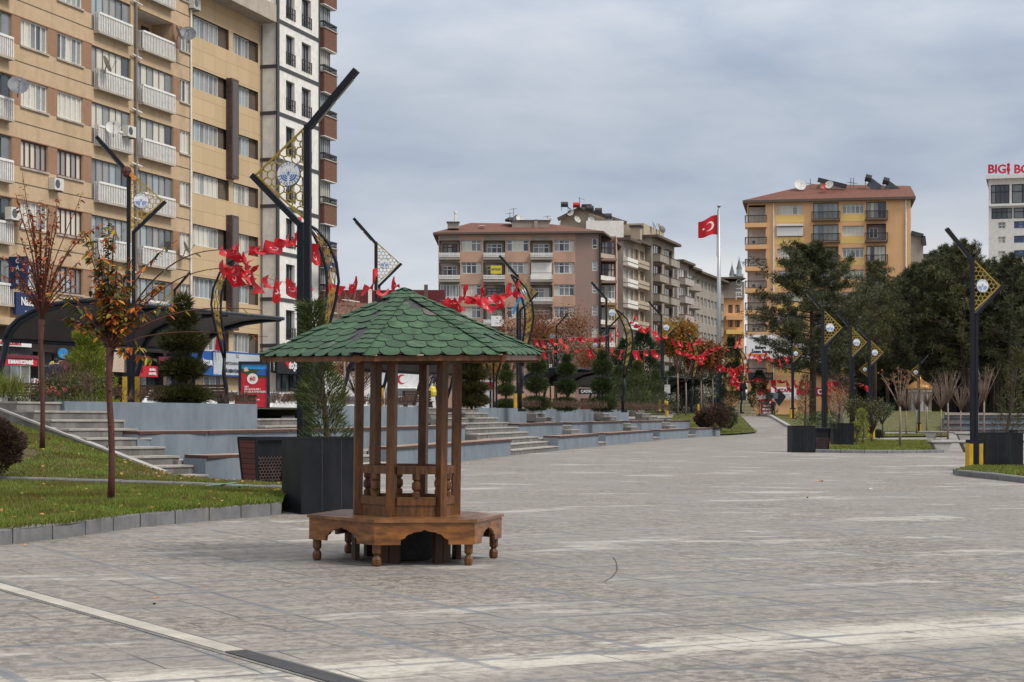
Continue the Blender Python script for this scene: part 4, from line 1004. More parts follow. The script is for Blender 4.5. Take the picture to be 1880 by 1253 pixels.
def railing(par_, x0, x1, z0, z1, y, style='white', ret=.3):
    w, h = x1-x0, z1-z0; k = (round(w,2), round(h,2), style, ret)
    if k not in _rc:
        m = MB(); mt = 'rail_black' if style.startswith('black') else 'rail_white'
        if style in ('white', 'black'):
            n = max(4, int(w/.17)); m.box(0, w, -.05, .05, h-.11, h, mt); m.box(0, w, -.03, .03, .05, .10, mt)
            for i in range(n+1): x = w*i/n; q_ = .038 if style == 'white' else .02; m.box(x-q_, x+q_, -.02, .02, (0 if style == 'white' else .02), h-.04, mt)
            for xx in (0, w-.05):
                m.box(xx, xx+.05, 0, ret, h-.09, h, mt)
                for q in range(3): m.box(xx, xx+.04, .06+q*ret/3, .09+q*ret/3, 0, h-.05, mt)
        elif style == 'planks':
            for q in range(3): m.box(0, w, -.03, .02, h*(.05+.33*q), h*(.05+.33*q)+h*.22, mt)
            for xx in (0, w/2, w-.06): m.box(xx, xx+.06, .02, .06, 0, h, mt)
            m.box(0, .05, 0, ret, 0, h, mt); m.box(w-.05, w, 0, ret, 0, h, mt)
        elif style == 'black3':
            for q in range(3): m.box(0, w, -.02, .02, h*(.1+.4*q), h*(.1+.4*q)+.04, mt)
            n = max(3, int(w/.35))
            for i in range(n+1): x = w*i/n; m.box(x-.02, x+.02, -.02, .02, 0, h, mt)
        _rc[k] = m.mesh('railing')
    return place('railing', _rc[k], par_, (x0, y, z0))
_oc = {}
def ac_unit(par_, x, y, z, rz=0):
    if 'ac' not in _oc:
        m = MB(); m.box(-.42,.42,-.34,0,0,.58,'ac_white'); m.add([(-.14+.22*math.cos(a*math.pi/8), -.343, .29+.22*math.sin(a*math.pi/8)) for a in range(16)], [tuple(range(16))], 'glass_dark')
        m.box(-.36,-.30,-.30,.02,-.06,0,'pipe'); m.box(.30,.36,-.30,.02,-.06,0,'pipe'); _oc['ac'] = m.mesh('air_conditioner')
    return place('air_conditioner', _oc['ac'], par_, (x,y,z), rz)
def dish(par_, x, y, z, rz=0, r=.42, mt='dish'):
    k = ('dish', r, mt)
    if k not in _oc:
        m = MB(); n = 16; V = []; F_ = []
        for ri, q in ((r*.0,.10),(r*.5,.075),(r,0)):
            for i in range(n): a = 2*math.pi*i/n; V.append((ri*math.cos(a), q, ri*math.sin(a)))
        for c in range(2):
            for i in range(n): F_.append((c*n+i, c*n+(i+1)%n, (c+1)*n+(i+1)%n, (c+1)*n+i))
        m.add(V, F_, mt); m.bar((0,.08,-.05), (0,.38,-r*.9), .05,.05,'pipe'); m.bar((0,0,-r*.9), (0,-.42,-.05), .025,.025,'pipe'); m.box(-.05,.05,-.48,-.4,-.09,.0,'pipe')
        _oc[k] = m.mesh('satellite_dish')
    o = place('satellite_dish', _oc[k], par_, (x,y,z), rz); o.rotation_euler = (R(-25), 0, rz); return o
# -------- the street front at the left: local x runs along the street, -y faces it
ANG = math.atan2(.9578, .2873); P0B = Vector((-23.8, 83.76, 0))
def SX(px, e=0.0):
    """distance along the front of what shows at photo column px, on a plane e metres proud of the main front"""
    u = (px-940)/F; x0 = P0B.x+.9578*e; y0 = P0B.y-.2873*e; Y = (x0-.3*y0)/(u-.3); return (Y-y0)/.9578
def ZB(px, py, e=0.0):
    u = (px-940)/F; x0 = P0B.x+.9578*e; y0 = P0B.y-.2873*e; Y = (x0-.3*y0)/(u-.3); return EYE+(HZ-py)*Y/F
def left_building(name, lab, s0): 
    p = P0B+Vector((.2873,.9578,0))*s0; return thing(name, lab, 'building', (p.x, p.y, 0), ANG)
def b1():
    s0, s1 = SX(-75), SX(350)-.01; b = left_building('apartment_building', 'tan apartment block at the left with white barred balconies and brown window bands', s0)
    X = lambda px: SX(px)-s0; Wd = s1-s0; top = 29.5; base = 1.2; g0 = 5.75
    rows = [13.03+2.88*k for k in range(-2, 5)]; holes = []; cols = [(-62,-34),(38,88),(105,152),(330,349)]; bal = [(-22,22),(168,240),(250,318)]
    m = MB()
    for z in rows:
        for a, c in cols: holes.append((X(a), X(c), z, z+1.30))
        for a, c in bal: holes.append((X(a), X(c), z-.80, z+1.30))
    wall_cut(m, 0, Wd, g0, top, holes, 'tan_render', .18)
    m.add([(0,0,base),(0,14,base),(0,14,top),(0,0,top)], [(0,3,2,1)], 'tan_render'); m.add([(Wd,0,g0),(Wd,14,g0),(Wd,14,top),(Wd,0,top)], [(0,1,2,3)], 'tan_render')
    m.add([(0,0,top),(Wd,0,top),(Wd,14,top),(0,14,top)], [(0,1,2,3)], 'concrete'); m.add([(0,14,base),(Wd,14,base),(Wd,14,top),(0,14,top)], [(3,2,1,0)], 'tan_render')
    m.build('wall', b)
    for r, z in enumerate(rows):
        for a, c in ((22,38),(88,105),(152,168),(318,330)): mm = MB(); mm.box(X(a)+.01, X(c)-.01, -.012, .05, z+.0, z+1.30, 'brown_render'); mm.build('brown_band', b)
        mm = MB(); mm.box(0, Wd, -.006, .0, z+2.05, z+2.10, 'groove'); mm.box(0, X(168), -.03, .0, z+1.30, z+1.345, 'brown_render'); mm.build('expansion_joint', b)
        for i, (a, c) in enumerate(cols):
            fm = 'frame_brown' if (r == 2 and i in (1,2)) or (r == 1 and i == 2) or (r == 0 and i == 2) else 'frame_white'
            gl = ['mix','white','white','white','mix','grey','mix'][r] if i != 0 else 'mix'
            if r == 0: gl = 'grey'
            window(b, X(a)+.01, X(c)-.01, z, z+1.30, .14, 5 if i in (1,2) else 3, fm, gl, 0, 'concrete', .075)
        for i, (a, c) in enumerate(bal):
            x0, x1 = X(a), X(c); opn = (r == 5 and i == 2); zz = z-.80
            if opn:   # one open loggia
                mm = MB(); mm.box(x0, x1, 1.3, 1.35, zz, z+1.3, 'tan_render'); mm.box(x0, x1, .18, 1.3, z+1.28, z+1.3, 'white_render'); mm.box(x1-.02, x1, .18, 1.3, zz, z+1.3, 'tan_render'); mm.box(x0, x0+.02, .18, 1.3, zz, z+1.3, 'tan_render'); mm.build('loggia', b)
                window(b, x0+.3, x0+1.0, z, z+1.0, 1.28, 2, 'frame_white', 'dark'); window(b, x1-1.3, x1-.5, zz+.1, z+1.0, 1.28, 1, 'frame_brown', 'dark', name='balcony_door')
            else:
                gl = ['grey','grey','grey','white','white','grey','grey'][r]; n = 6 if i else 4
                window(b, x0+.02, x1-.02, zz+.02, z+1.28, .16, n, 'frame_grey', gl, 0, None, .035, name='balcony_glazing')
                mm = MB(); mm.box(x1-.75, x1-.04, .10, .13, z+.0, z+1.2, 'glass_dark' if (r+i) % 2 else 'glass_mid'); mm.build('dark_pane', b)
            if not opn: mm = MB(); mm.box(x0+.02, x1-.02, .08, .12, zz, z-.02, 'pipe'); mm.build('dark_backing', b)  # dark sheet added behind the railing so the gaps between slats read dark
            e = .28; xa, xb = x0+.25, x1-.35
            sl = MB(); sl.box(xa-.05, xb+.05, -e-.05, .16, zz-.16, zz-.04, 'concrete'); bo = sl.build('balcony', b); railing(bo, xa, xb, zz-.16, z+.12, -e, 'white', .28)
    # drain pipe with its brackets
    mm = MB(); xp = X(249)-.15; mm.tube([(xp,-.12,5.8),(xp,-.12,top)], .07, 'pipe', 6)
    for z in rows: mm.tube([(xp-.5,-.12,z+1.55),(xp+.6,-.12,z+1.48)], .05, 'rail_white', 6)
    mm.build('drain_pipe', b)
    mm = MB(); mm.tube([(Wd-.08,-.07,5.8),(Wd-.08,-.07,top)], .05, 'rail_white', 6); mm.build('drain_pipe', b)
    # air conditioners and dishes, where the photo has them
    for px, py, e in ((97,340,.02),(222,243,.32),(352,8,.02),(8,395,.3)): ac_unit(b, X(px), -e, ZB(px, py+10)-.0)
    dish(b, X(2), -.9, ZB(18,163), R(-50), .48, 'dish_grey'); dish(b, X(178), -.6, ZB(182,120), R(40), .45); dish(b, X(186), -.7, ZB(189,236), R(-60), .40)
    dish(b, X(326)-.3, -.8, ZB(333,68), R(-62), .46, 'dish_grey'); dish(b, X(316)-.1, -.5, ZB(316,62), R(30), .45); dish(b, X(25), -.5, ZB(26,405), R(30), .42); dish(b, X(196), -.5, ZB(194,428), R(35), .45); dish(b, X(328), -.5, ZB(328,455), R(35), .4)
    # overhang slab and shop level
    mm = MB(); mm.box(-1, Wd, -1.0, .0, g0-.35, g0-.01, 'tan_render'); mm.build('ledge', b)
    mm = MB(); wall_cut(mm, 0, Wd, base, g0-.35, [(X(-60),X(70),1.5,4.3),(X(82),X(128),1.5,4.3),(X(150),X(226),1.5,4.2),(X(238),X(300),1.5,4.6),(X(306),X(345),1.5,4.6)], 'brown_dark', .5, y=.0, rev='interior'); mm.build('shop_front_wall', b)
    for a, c, n, gl in ((-60,70,7,'grey'),(82,128,3,'dark'),(150,226,4,'dark'),(238,300,4,'dark'),(306,345,3,'dark')):
        window(b, X(a), X(c), 1.5, 4.3 if a < 200 else 4.6, .48, n, 'frame_white' if a < 0 else 'frame_black', gl, .75, None, .09, name='shop_window')
    return b, s0
B1, S1 = b1()
def b2():
    s0, s1 = SX(350)+.01, SX(480)-.01; b = left_building('office_building', 'stone clad beige office block with flush window strips and dark vertical panels', s0)
    X = lambda px: SX(px)-s0; Wd = s1-s0; top = 25.3; g0 = 5.3
    zt = [24.0-2.98*k for k in range(7)]; holes = []; cols = [(354,420),(428,474)]
    for z in zt:
        for a, c in cols: holes.append((X(a), X(c), z-1.2, z))
    holes.append((X(352), X(478), .0+1.9, 3.5))
    m = MB(); wall_cut(m, 0, Wd, 1.2, top, holes[:-1], 'tan_tiles', .28, rev='brown_dark'); m.add([(0,10,1.2),(Wd,10,1.2),(Wd,10,top),(0,10,top)], [(3,2,1,0)], 'tan_tiles'); m.add([(0,0,top),(Wd,0,top),(Wd,10,top),(0,10,top)], [(0,1,2,3)], 'concrete'); m.build('wall', b)
    for r, z in enumerate(zt):
        for i, (a, c) in enumerate(cols):
            x1 = X(c)-(1.1 if i == 0 else 1.0); window(b, X(a)+.02, x1, z-1.19, z-.01, .24, 6 if i == 0 else 5, 'frame_white', ['grey','blue','grey','white','white','grey','grey'][r], 0, None, .05)
            mm = MB(); mm.box(x1+.01, X(c), .2, .24, z-1.19, z-.01, 'brown_dark'); mm.build('shutter', b)
    for za, zb in ((15.2,21.1),(6.2,13.0)):
        mm = MB(); mm.box(X(415), X(428), -.38, .0, za, zb, 'dark_panel'); mm.box(X(415)+.12, X(428)-.12, -.40, -.381, za+.15, zb-.15, 'felt_grey'); mm.build('vertical_panel', b)
    mm = MB(); mm.box(-.4, Wd+.0, -1.12, .3, top+.0, top+1.07, 'concrete'); mm.build('cornice', b)
    mm = MB(); mm.box(-.4, Wd, -.75, 10, top+1.08, 33, 'white_render'); mm.build('upper_wall', b)
    mm = MB(); mm.tube([(Wd-.12,-.1,1.6),(Wd-.12,-.1,top-.1)], .08, 'pipe', 6); mm.build('drain_pipe', b)
    window(b, X(372), X(404), 1.9, 4.0, -.02, 3, 'frame_white', 'grey', 0); ac_unit(b, X(436), -.02, 4.0)
    return b, s0
B2, S2 = b2()
def b3():
    e = 1.1; s0, s1 = SX(508, e), SX(586, e); b = left_building('apartment_building', 'tall white apartment block edged with black bands', s0)
    X = lambda px: SX(px, e)-s0; Wd = s1-s0; top = 36
    led = [8.3+2.865*k for k in range(-1, 10)]; holes = []; cols = [(525,541),(554,571)]
    for z in led:
        for a, c in cols: holes.append((X(a), X(c), z+.42, z+2.27))
    m = MB(); wall_cut(m, 0, Wd, 4.9, top, holes, 'white_render', .3, y=-e)
    m.add([(0,-e,1.2),(0,12,1.2),(0,12,top),(0,-e,top)], [(0,3,2,1)], 'white_render'); m.add([(Wd,-e,1.2),(Wd,12,1.2),(Wd,12,top),(Wd,-e,top)], [(0,1,2,3)], 'white_render')
    m.add([(0,-e,top),(Wd,-e,top),(Wd,12,top),(0,12,top)], [(0,1,2,3)], 'concrete'); m.build('wall', b)
    for z in led+[5.0]:
        mm = MB(); mm.box(.27, Wd, -e-.05, -e, z-.11, z+.11, 'trim_dark'); mm.build('ledge', b)
        mm = MB(); mm.box(-.05, .0, -e+.01, .0, z-.11, z+.11, 'trim_dark'); mm.build('ledge', b)
    for z in led:
        for a, c in cols:
            o = window(b, X(a)+.01, X(c)-.01, z+.42, z+2.27, -e+.26, 3, 'frame_black', 'dark', 0, None, .10); railing(o, 0, X(c)-X(a), -.02, .75, -.30, 'black3', .1)
    mm = MB(); mm.box(-.07, .26, -e-.08, -e+.02, 1.2, top, 'trim_dark'); mm.build('corner_post', b); mm = MB(); mm.box(Wd-.12, Wd+.05, -e-.06, -e+.02, 4.9, top, 'trim_dark'); mm.build('corner_post', b)
    mm = MB(); wall_cut(mm, 0, Wd, 1.2, 4.85, [(.4, Wd-.3, 1.6, 4.4)], 'sign_black', .4, y=-e, rev='interior'); mm.build('shop_front_wall', b); window(b, .4, Wd-.3, 1.6, 4.4, -e+.38, 5, 'frame_black', 'dark', .8, name='shop_window')
    return b, s0
B3, S3 = b3()
def b4():
    e = 1.1; s0 = SX(587, e)+.02; s1 = s0+1.9; b = left_building('apartment_building', 'apartment tower with brick balcony fronts and black railings beside the white block', s0); Wd = s1-s0
    m = MB(); m.box(0, Wd, -.1, 12, 1.2, 36, 'white_render'); m.build('wall', b)
    for k in range(-1, 10):
        z = 7.95+2.865*k
        mm = MB(); e2 = e+.28; mm.box(.1, Wd+.35, -e2, -.1, z-.05, z+1.25, 'brick'); mm.box(.05, Wd+.42, -e2-.06, -.1, z+1.25, z+1.32, 'concrete'); mm.box(.08, Wd+.37, -e2-.02, -.1, z-.10, z-.05, 'white_render'); bo = mm.build('balcony', b)
        railing(bo, .12, Wd+.33, z+1.32, z+1.72, -e2+.03, 'black', .9)
        if k not in (9,): window(b, .15, Wd-.1, z+1.33, z+2.8, -e2+.35, 5, 'frame_grey', ['blue','grey','white'][k % 3], 0, None, .04, name='balcony_glazing'); gg = MB(); gg.box(Wd-.12, Wd-.08, -e2+.35, -.1, z+1.33, z+2.8, ['glass_blue','curtain_grey','curtain_white'][k%3]); gg.build('side_glazing', b)
    return b, s0
B4, S4 = b4()
# ---- shop signs
def on_front(s_abs, y, z): 
    d = Vector((.2873,.9578,0)); n = Vector((.9578,-.2873,0)); p = P0B+d*s_abs-n*y; return (p.x, p.y, z)
def sign(px0, px1, py0, py1, e, bm, texts, lab, cat='sign', frame=None, name='shop_sign'):
    """flat sign box on a plane e metres in front of the street front"""
    a, c = SX(px0, e), SX(px1, e); zt, zb = ZB(px0, py0, e), ZB(px0, py1, e); t = thing(name, lab, cat, on_front(a, -e, zb), ANG); w, h = c-a, zt-zb
    m = MB(); m.box(0, w, 0, .14, 0, h, bm)
    m.build('board', t)
    if frame: mm = MB(); [mm.box(*q, frame) for q in ((-.04,w+.04,-.015,.0,-.04,.05),(-.04,w+.04,-.015,.0,h-.05,h+.04),(-.04,.05,-.015,.0,.05,h-.05),(w-.05,w+.04,-.015,.0,.05,h-.05))]; mm.build('frame', t)
    for s, fx, fz, size, mt, kw in texts: letters(t, s, size*h, mt, (fx*w, -.02, fz*h), **kw)
    return t, w, h
sign(29, 84, 536, 578, .35, 'navy', [('Nazenin', .5, .60, .50, 'letter_white', dict(thick=.012)), ('restaurant cafe', .5, .18, .17, 'letter_white', {})], 'dark blue restaurant sign on the tan block above the shops, behind the red tree')
t = thing('vertical_sign', 'narrow dark blue vertical sign sticking out above the blue restaurant sign', 'sign', on_front(SX(52,1.2), -.2, ZB(52,532,.8)), ANG-R(90)); m = MB(); m.box(.0, .95, -.07, .07, 0, 1.5, 'navy'); m.build('board', t)
for i, q in enumerate('CAFE'): letters(t, q, .3, 'letter_white', (.47, -.075, 1.28-.33*i))
sign(5, 69, 657, 670, .9, 'red_sign', [('E BARAN ECZANESİ', .5, .45, .72, 'letter_white', dict(thick=.015, sx=1.0))], 'red pharmacy fascia with white lettering at the far left shops')
t, w, h = sign(2, 70, 650, 656.6, .95, 'maroon', [], 'maroon awning strip over the pharmacy fascia', 'awning', name='awning')
sign(62, 70, 695, 719, .7, 'sign_white', [('E', .5, .75, .38, 'letter_red', dict(thick=.02)), ('C', .5, .28, .38, 'letter_red', dict(thick=.02))], 'small white sign board with red letters right of the pharmacy window')
sign(10, 60, 634, 649, .5, 'sign_black', [], 'black blank panel above the maroon awning')
sign(-30, 58, 622, 633, .7, 'sign_white', [('ECZANESİ  LOKANTA', .5, .5, .8, 'letter_red', dict(thick=.01))], 'cream strip with red lettering under the tan ledge at the left')
sign(182, 228, 645, 682, .6, 'cream_panel', [], 'large cream blank panel over the shops behind the lime green bush')
sign(181, 232, 634, 644, .62, 'sign_black', [('LOKANTASI', .5, .5, .8, 'letter_white', dict(thick=.01))], 'black strip sign with white lettering above the cream panel')
sign(230, 262, 684, 691, .7, 'red_sign', [('KAFE', .5, .5, .7, 'letter_white', {})], 'little red strip sign left of the snack shop sign')
sign(262, 290, 672, 692, .7, 'red_sign', [('BEYOĞLU', .62, .66, .26, 'letter_white', dict(thick=.01)), ('KURUYEMİŞ', .62, .30, .26, 'letter_white', dict(thick=.01))], 'square red snack shop sign with two white words under the canopy')
sign(292, 356, 655, 668, .4, 'maroon', [], 'dark purple fascia behind the stepped conifer')
sign(352, 392, 643, 688, .45, 'sign_blue', [('İŞKUR', .72, .50, .30, 'letter_white', dict(thick=.02))], 'blue employment office sign with white lettering')
sign(391, 478, 645, 689, .45, 'sign_grey', [('T.C.', .5, .84, .2, 'letter_dark', {}), ('TÜRKİYE İŞ KURUMU GENEL MÜDÜRLÜĞÜ', .5, .52, .165, 'letter_dark', dict(sx=.82)), ('ELAZIĞ ÇALIŞMA VE İŞ KURUMU İL MÜDÜRLÜĞÜ', .5, .2, .19, 'letter_dark', dict(thick=.008, sx=.66))], 'long light grey office sign with dark blue capital letters', frame='sign_blue')
sign(481, 508, 651, 664, 1.25, 'sign_black', [('GÖZLÜK', .5, .5, .7, 'letter_white', dict(thick=.015))], 'small black sign with white capital letters at the corner of the white block')
t, w, h = sign(509, 583, 652, 686, 1.5, 'sign_black', [('doğan optik', .52, .48, .62, 'letter_white', dict(thick=.02, sx=.9))], 'black optician sign with white lower case letters over a red triangle')
m = MB(); m.add([(w*.12,-.012,h*.86),(w*.42,-.012,h*.86),(w*.27,-.012,h*.25)], [(0,2,1)], 'letter_red'); m.build('red_triangle', t)
t = thing('vertical_sign', 'slim black vertical sign below the corner of the white block', 'sign', on_front(SX(503,1.4), -1.3, ZB(503,685,1.4)), ANG); m = MB(); m.box(0, .5, 0, .12, 0, 1.1, 'sign_black'); m.build('board', t); letters(t, 'OPTİK', .28, 'letter_white', (.25,-.02,.55), rot=(R(90), R(-90), 0))
t, w, h = sign(598, 619, 467, 497, 2.2, 'navy', [('Av. L.', .5, .68, .3, 'letter_white', dict(thick=.01)), ('avukatlık', .5, .3, .16, 'letter_white', {})], 'purple blue sign sticking out from the brick balcony tower', 'sign')
sign(556, 566, 690, 748, 1.3, 'sign_white', [], 'narrow pale shop door panel in the white block', 'door panel', name='door_panel')
def round_sign(px, py, Y, r, mt, lab, txt=None):
    t = thing('round_sign', lab, 'sign', W(px, py, Y), R(35)); m = MB(); n = 24
    m.add([(r*math.cos(2*math.pi*i/n), y, r*math.sin(2*math.pi*i/n)) for y in (-.08,.08) for i in range(n)], [tuple(range(n)), tuple(reversed(range(n,2*n)))], mt)
    m.add([(r*math.cos(2*math.pi*i/n), y, r*math.sin(2*math.pi*i/n)) for y in (-.08,.08) for i in range(n)], [(i, (i+1)%n, n+(i+1)%n, n+i) for i in range(n)], 'sign_white')
    m.build('disc', t)
    mm = MB(); mm.bar((0,.1,0), (-1.2,.6,0), .05, .05, 'pipe'); mm.build('bracket', t)
    if txt: letters(t, txt, r*.32, 'letter_white', (0,-.09,-r*.4))
    return t
round_sign(115, 649, 88.5, .26, 'sky_blue', 'round sky blue shop sign', 'KAHVE'); round_sign(115, 671, 88.3, .25, 'maroon', 'round dark red shop sign right under the blue one'); round_sign(99, 673, 87.5, .26, 'plastic_yellow', 'round yellowish shop sign left of the dark red one')
t = thing('wall_plate', 'small white name plate on the tan block, right of the blue sign', 'sign', on_front(SX(132,.1), -.06, ZB(132,561)), ANG); m = MB(); m.box(0, .95, 0, .03, 0, .35, 'sign_white'); m.build('board', t); letters(t, 'NOTER', .2, 'letter_dark', (.47,-.01,.17))
t = thing('wall_plate', 'blank pale plate on the tan block beside the lettered name plate', 'sign', on_front(SX(118,.1), -.06, ZB(118,562)), ANG); m = MB(); m.box(0, .6, 0, .03, 0, .38, 'sign_white'); m.build('board', t)
# ---- low building with the red ridge, between the brick tower and the pink block
def b5():
    Y = 175; a = W(596, 523, Y); c = W(812, 523, Y); t = thing('low_building', 'low white building with tiled roof and dark red ridge band', 'building', (a.x, Y, 0)); w = c.x-a.x
    z0 = W(0,548,Y).z; z1 = W(0,577,Y).z; zt = W(0,524,Y).z; m = MB(); wall_cut(m, 0, w, 0, z1, [(1+3*i, 2.6+3*i, z1-2.2, z1-.9) for i in range(int(w/3))], 'white_render', .2); m.add([(0,0,0),(0,12,0),(0,12,z1),(0,0,z1)], [(0,3,2,1)], 'white_render'); m.build('wall', t)
    for i in range(int(w/3)): window(t, 1+3*i, 2.6+3*i, z1-2.2, z1-.9, .18, 3, 'frame_black', 'dark')
    m = MB(); m.add([(-.5,-.6,z1),(w,-.6,z1),(w,7,z0),(-.5,7,z0)], [(0,1,2,3)], 'roof_tiles'); m.box(-.5, w, -.6, 0, z1-.3, z1-.01, 'brown_dark'); m.build('roof', t)
    m = MB(); m.box(-.5, w, 7.0, 9, z0-1, zt, 'roof_metal'); m.build('ridge_band', t)
    m = MB(); m.box(w*.34-.15, w*.34+.2, 6.2, 6.5, z0-.5, zt+.15, 'rail_white'); m.build('flue', t); m = MB(); m.box(w*.84-.18, w*.84+.18, 5, 5.3, z0-.8, zt+.4, 'brown_dark'); m.build('chimney', t)
    m = MB(); m.bar((w*.13,5,z0+.15), (w*.13+1.3,4.0,z0-.1), .9, .08, 'white_paint'); m.build('skylight', t)
    m = MB(); m.tube([(w*.40,8,zt-1),(w*.40,8,zt+1.7)], .04, 'pipe', 5); m.build('antenna', t)
b5()
# ---- pink block facing the camera
def b6():
    Y = 235; s = Y/F; a = W(805, 0, Y); t = thing('apartment_building', 'pink and grey apartment block with white balconies and tiled roof behind the kiosk', 'building', (a.x, Y, 0)); X = lambda px: (px-805)*s; Z = lambda py: EYE+(HZ-py)*s
    sills = [462+40.8*k for k in range(6)]; holes = []; wins = [(847,884),(930,971),(1017,1055)]; bals = [(808,843),(889,926),(975,1013)]
    for y in sills:
        for p, q in wins: holes.append((X(p), X(q), Z(y), Z(y-21)))
        for p, q in bals: holes.append((X(p), X(q), Z(y+11), Z(y-20)))
        holes.append((X(1087), X(1097), Z(y-5), Z(y-24)))
    m = MB(); top = Z(429); wall_cut(m, 0, X(1056), .5, top, holes, 'pink_render', .35); wall_cut(m, X(1056), X(1101), .5, top, holes, 'mauve_render', .2)
    m.add([(0,0,.5),(0,16,.5),(0,16,top),(0,0,top)], [(0,3,2,1)], 'grey_render'); m.add([(0,16,.5),(X(1101),16,.5),(X(1101),16,top),(0,16,top)], [(3,2,1,0)], 'grey_render'); m.build('wall', t)
    for k, y in enumerate(sills):
        for i, (p, q) in enumerate(wins): window(t, X(p)+.02, X(q)-.02, Z(y), Z(y-21), .3, 4, 'frame_white', 'mix', .68, 'concrete', .11)
        o = window(t, X(1087), X(1097), Z(y-5), Z(y-24), .15, 1, 'frame_white', 'blue' if k % 2 else 'mix', .3, None, .1)
        for i, (p, q) in enumerate(bals):
            if (k, i) in ((1,2),): mm = MB(); mm.box(X(p), X(q), -.25, .3, Z(y+11), Z(y-20), 'white_render'); mm.box(X(p), X(q), -.27, -.25, Z(y-1), Z(y-1)+.05, 'frame_grey'); mm.build('closed_balcony', t)
            elif (k, i) in ((2,0),): window(t, X(p), X(q), Z(y+2), Z(y-20), -.05, 6, 'frame_white', 'blue', 0, None, .07, name='balcony_glazing')
            else: window(t, X(p)+.3, X(q)-.3, Z(y+9), Z(y-15), .9, 3, 'frame_white' if (k+i)%3 else 'frame_brown', 'dark' if (k+i)%2 else 'mix', .7, None, .1, name='balcony_door')
            mm = MB(); mm.box(X(p)-.12, X(q)+.12, -.9, .35, Z(y+12)-.28, Z(y+12), 'grey_render'); mm.box(X(p)-.1, X(p), .0, .95, Z(y+12), Z(y-20), 'grey_render'); mm.box(X(q), X(q)+.1, .0, .95, Z(y+12), Z(y-20), 'grey_render'); mm.box(X(p), X(q), .92, .96, Z(y+12), Z(y-20), 'lilac_render' if i == 0 else 'grey_render'); bo = mm.build('balcony', t)
            railing(bo, X(p)-.08, X(q)+.08, Z(y+11), Z(y+3), -.85, 'planks', .8)
        for p, q in ((808,843),(889,926),(975,1013)): mm = MB(); mm.box(X(p), X(q), -.03, 0, Z(y-20.5), Z(y-27.5), 'grey_render'); mm.build('lintel_band', t)
    # yellow for-sale banner on a balcony rail
    mm = MB(); mm.box(X(901), X(921), -.93, -.90, Z(504), Z(489), 'plastic_yellow'); bn = mm.build('banner', t); letters(bn, 'SATILIK', .36, 'letter_dark', ((X(901)+X(921))/2, -.94, Z(496)), thick=.01); mm = MB(); mm.box(X(902), X(922), -.93, -.90, Z(600), Z(581), 'sign_white'); mm.build('white_sheet', t)
    # turning corner and far side, running along the street
    m = MB(); m.tube([(X(1101.5),-.15,2),(X(1101.5),-.15,top)], .12, 'rail_black', 6); m.build('drain_pipe', t)
    x0 = X(1102); 
    for k, y in enumerate(sills):
        mm = MB(); mm.box(x0, X(1133), .4, 6, Z(y+12)-.3, Z(y+12), 'mauve_render'); mm.hexa([(x0,-.2,Z(y+11)),(X(1133),3.2,Z(y+11)),(X(1133),3.4,Z(y+11)),(x0,0,Z(y+11)),(x0,-.2,Z(y+3)),(X(1133),3.2,Z(y+3)),(X(1133),3.4,Z(y+3)),(x0,0,Z(y+3))], 'white_render' if k not in (0,) else 'beige_render'); mm.build('balcony', t)
        window(t, x0+.3, X(1131), Z(y+3), Z(y-22), 2.8, 4, 'frame_brown' if k < 2 else 'frame_white', 'mix', .5, None, .1)
    m = MB(); m.box(x0, X(1133), 4, 16, .5, top, 'mauve_render'); m.hexa([(X(1133),3,.5),(X(1144),12,.5),(X(1142),16,.5),(X(1133),16,.5),(X(1133),3,top),(X(1144),12,top),(X(1142),16,top),(X(1133),16,top)], 'pink_render'); m.build('corner_wall', t)
    # roof
    def P(px, py, dy): return (X(px)*(Y+dy)/Y+(px-940)/F*0, dy, EYE+(HZ-py)*(Y+dy)/F)
    e = .7; A = [(-e,-e,top+.05),(X(1108),-e,top+.25),(X(1150),10,top-.6),(X(1150),16,top-.6),(-e,16,top+.05)]
    r1 = (X(862), 8, Z(398)); r2 = (X(1012), 8, Z(400)); m = MB()
    V = A+[r1, r2, (X(1092), 9, Z(419))]; m.add(V, [(0,1,7,6,5),(0,5,4),(1,2,7),(2,3,7),(3,4,5,6,7)], 'roof_tiles'); m.add([(x,y,z-.25) for x,y,z in A], [(4,3,2,1,0)], 'brown_dark')
    for i in range(5): p, q = A[i], A[(i+1)%5]; m.add([(p[0],p[1],p[2]-.25),(q[0],q[1],q[2]-.25),q,p], [(0,1,2,3)], 'brown_dark')
    rf = m.build('roof', t)
    m = MB(); m.box(X(821), X(842), 1.2, 2.6, Z(418), Z(407), 'grey_render'); m.box(X(819), X(843), 1.0, 2.8, Z(407), Z(405.5), 'brown_dark'); m.build('chimney', rf)
    m = MB(); m.tube([(X(835),2,Z(406)),(X(835),2,Z(389))], .14, 'white_paint', 8); m.tube([(X(835),2,Z(389)),(X(835),2,Z(385))], .22, 'rail_white', 8); m.build('flue', rf)
    m = MB(); m.box(X(940), X(1010), 3.2, 6, Z(414), Z(401), 'grey_render'); m.box(X(981), X(988), 3.0, 3.3, Z(416), Z(399), 'grey_render'); m.box(X(938), X(1012), 3.0, 6.2, Z(401), Z(399.6), 'brown_dark'); m.build('dormer', rf)
    m = MB(); m.hexa([(X(927),4,Z(397)),(X(958),4,Z(401)),(X(958),7,Z(401)),(X(927),7,Z(397)),(X(935),4.5,Z(392)),(X(950),4.5,Z(393)),(X(950),6.5,Z(393)),(X(935),6.5,Z(392))], 'felt_black'); m.build('solar_panel', rf)
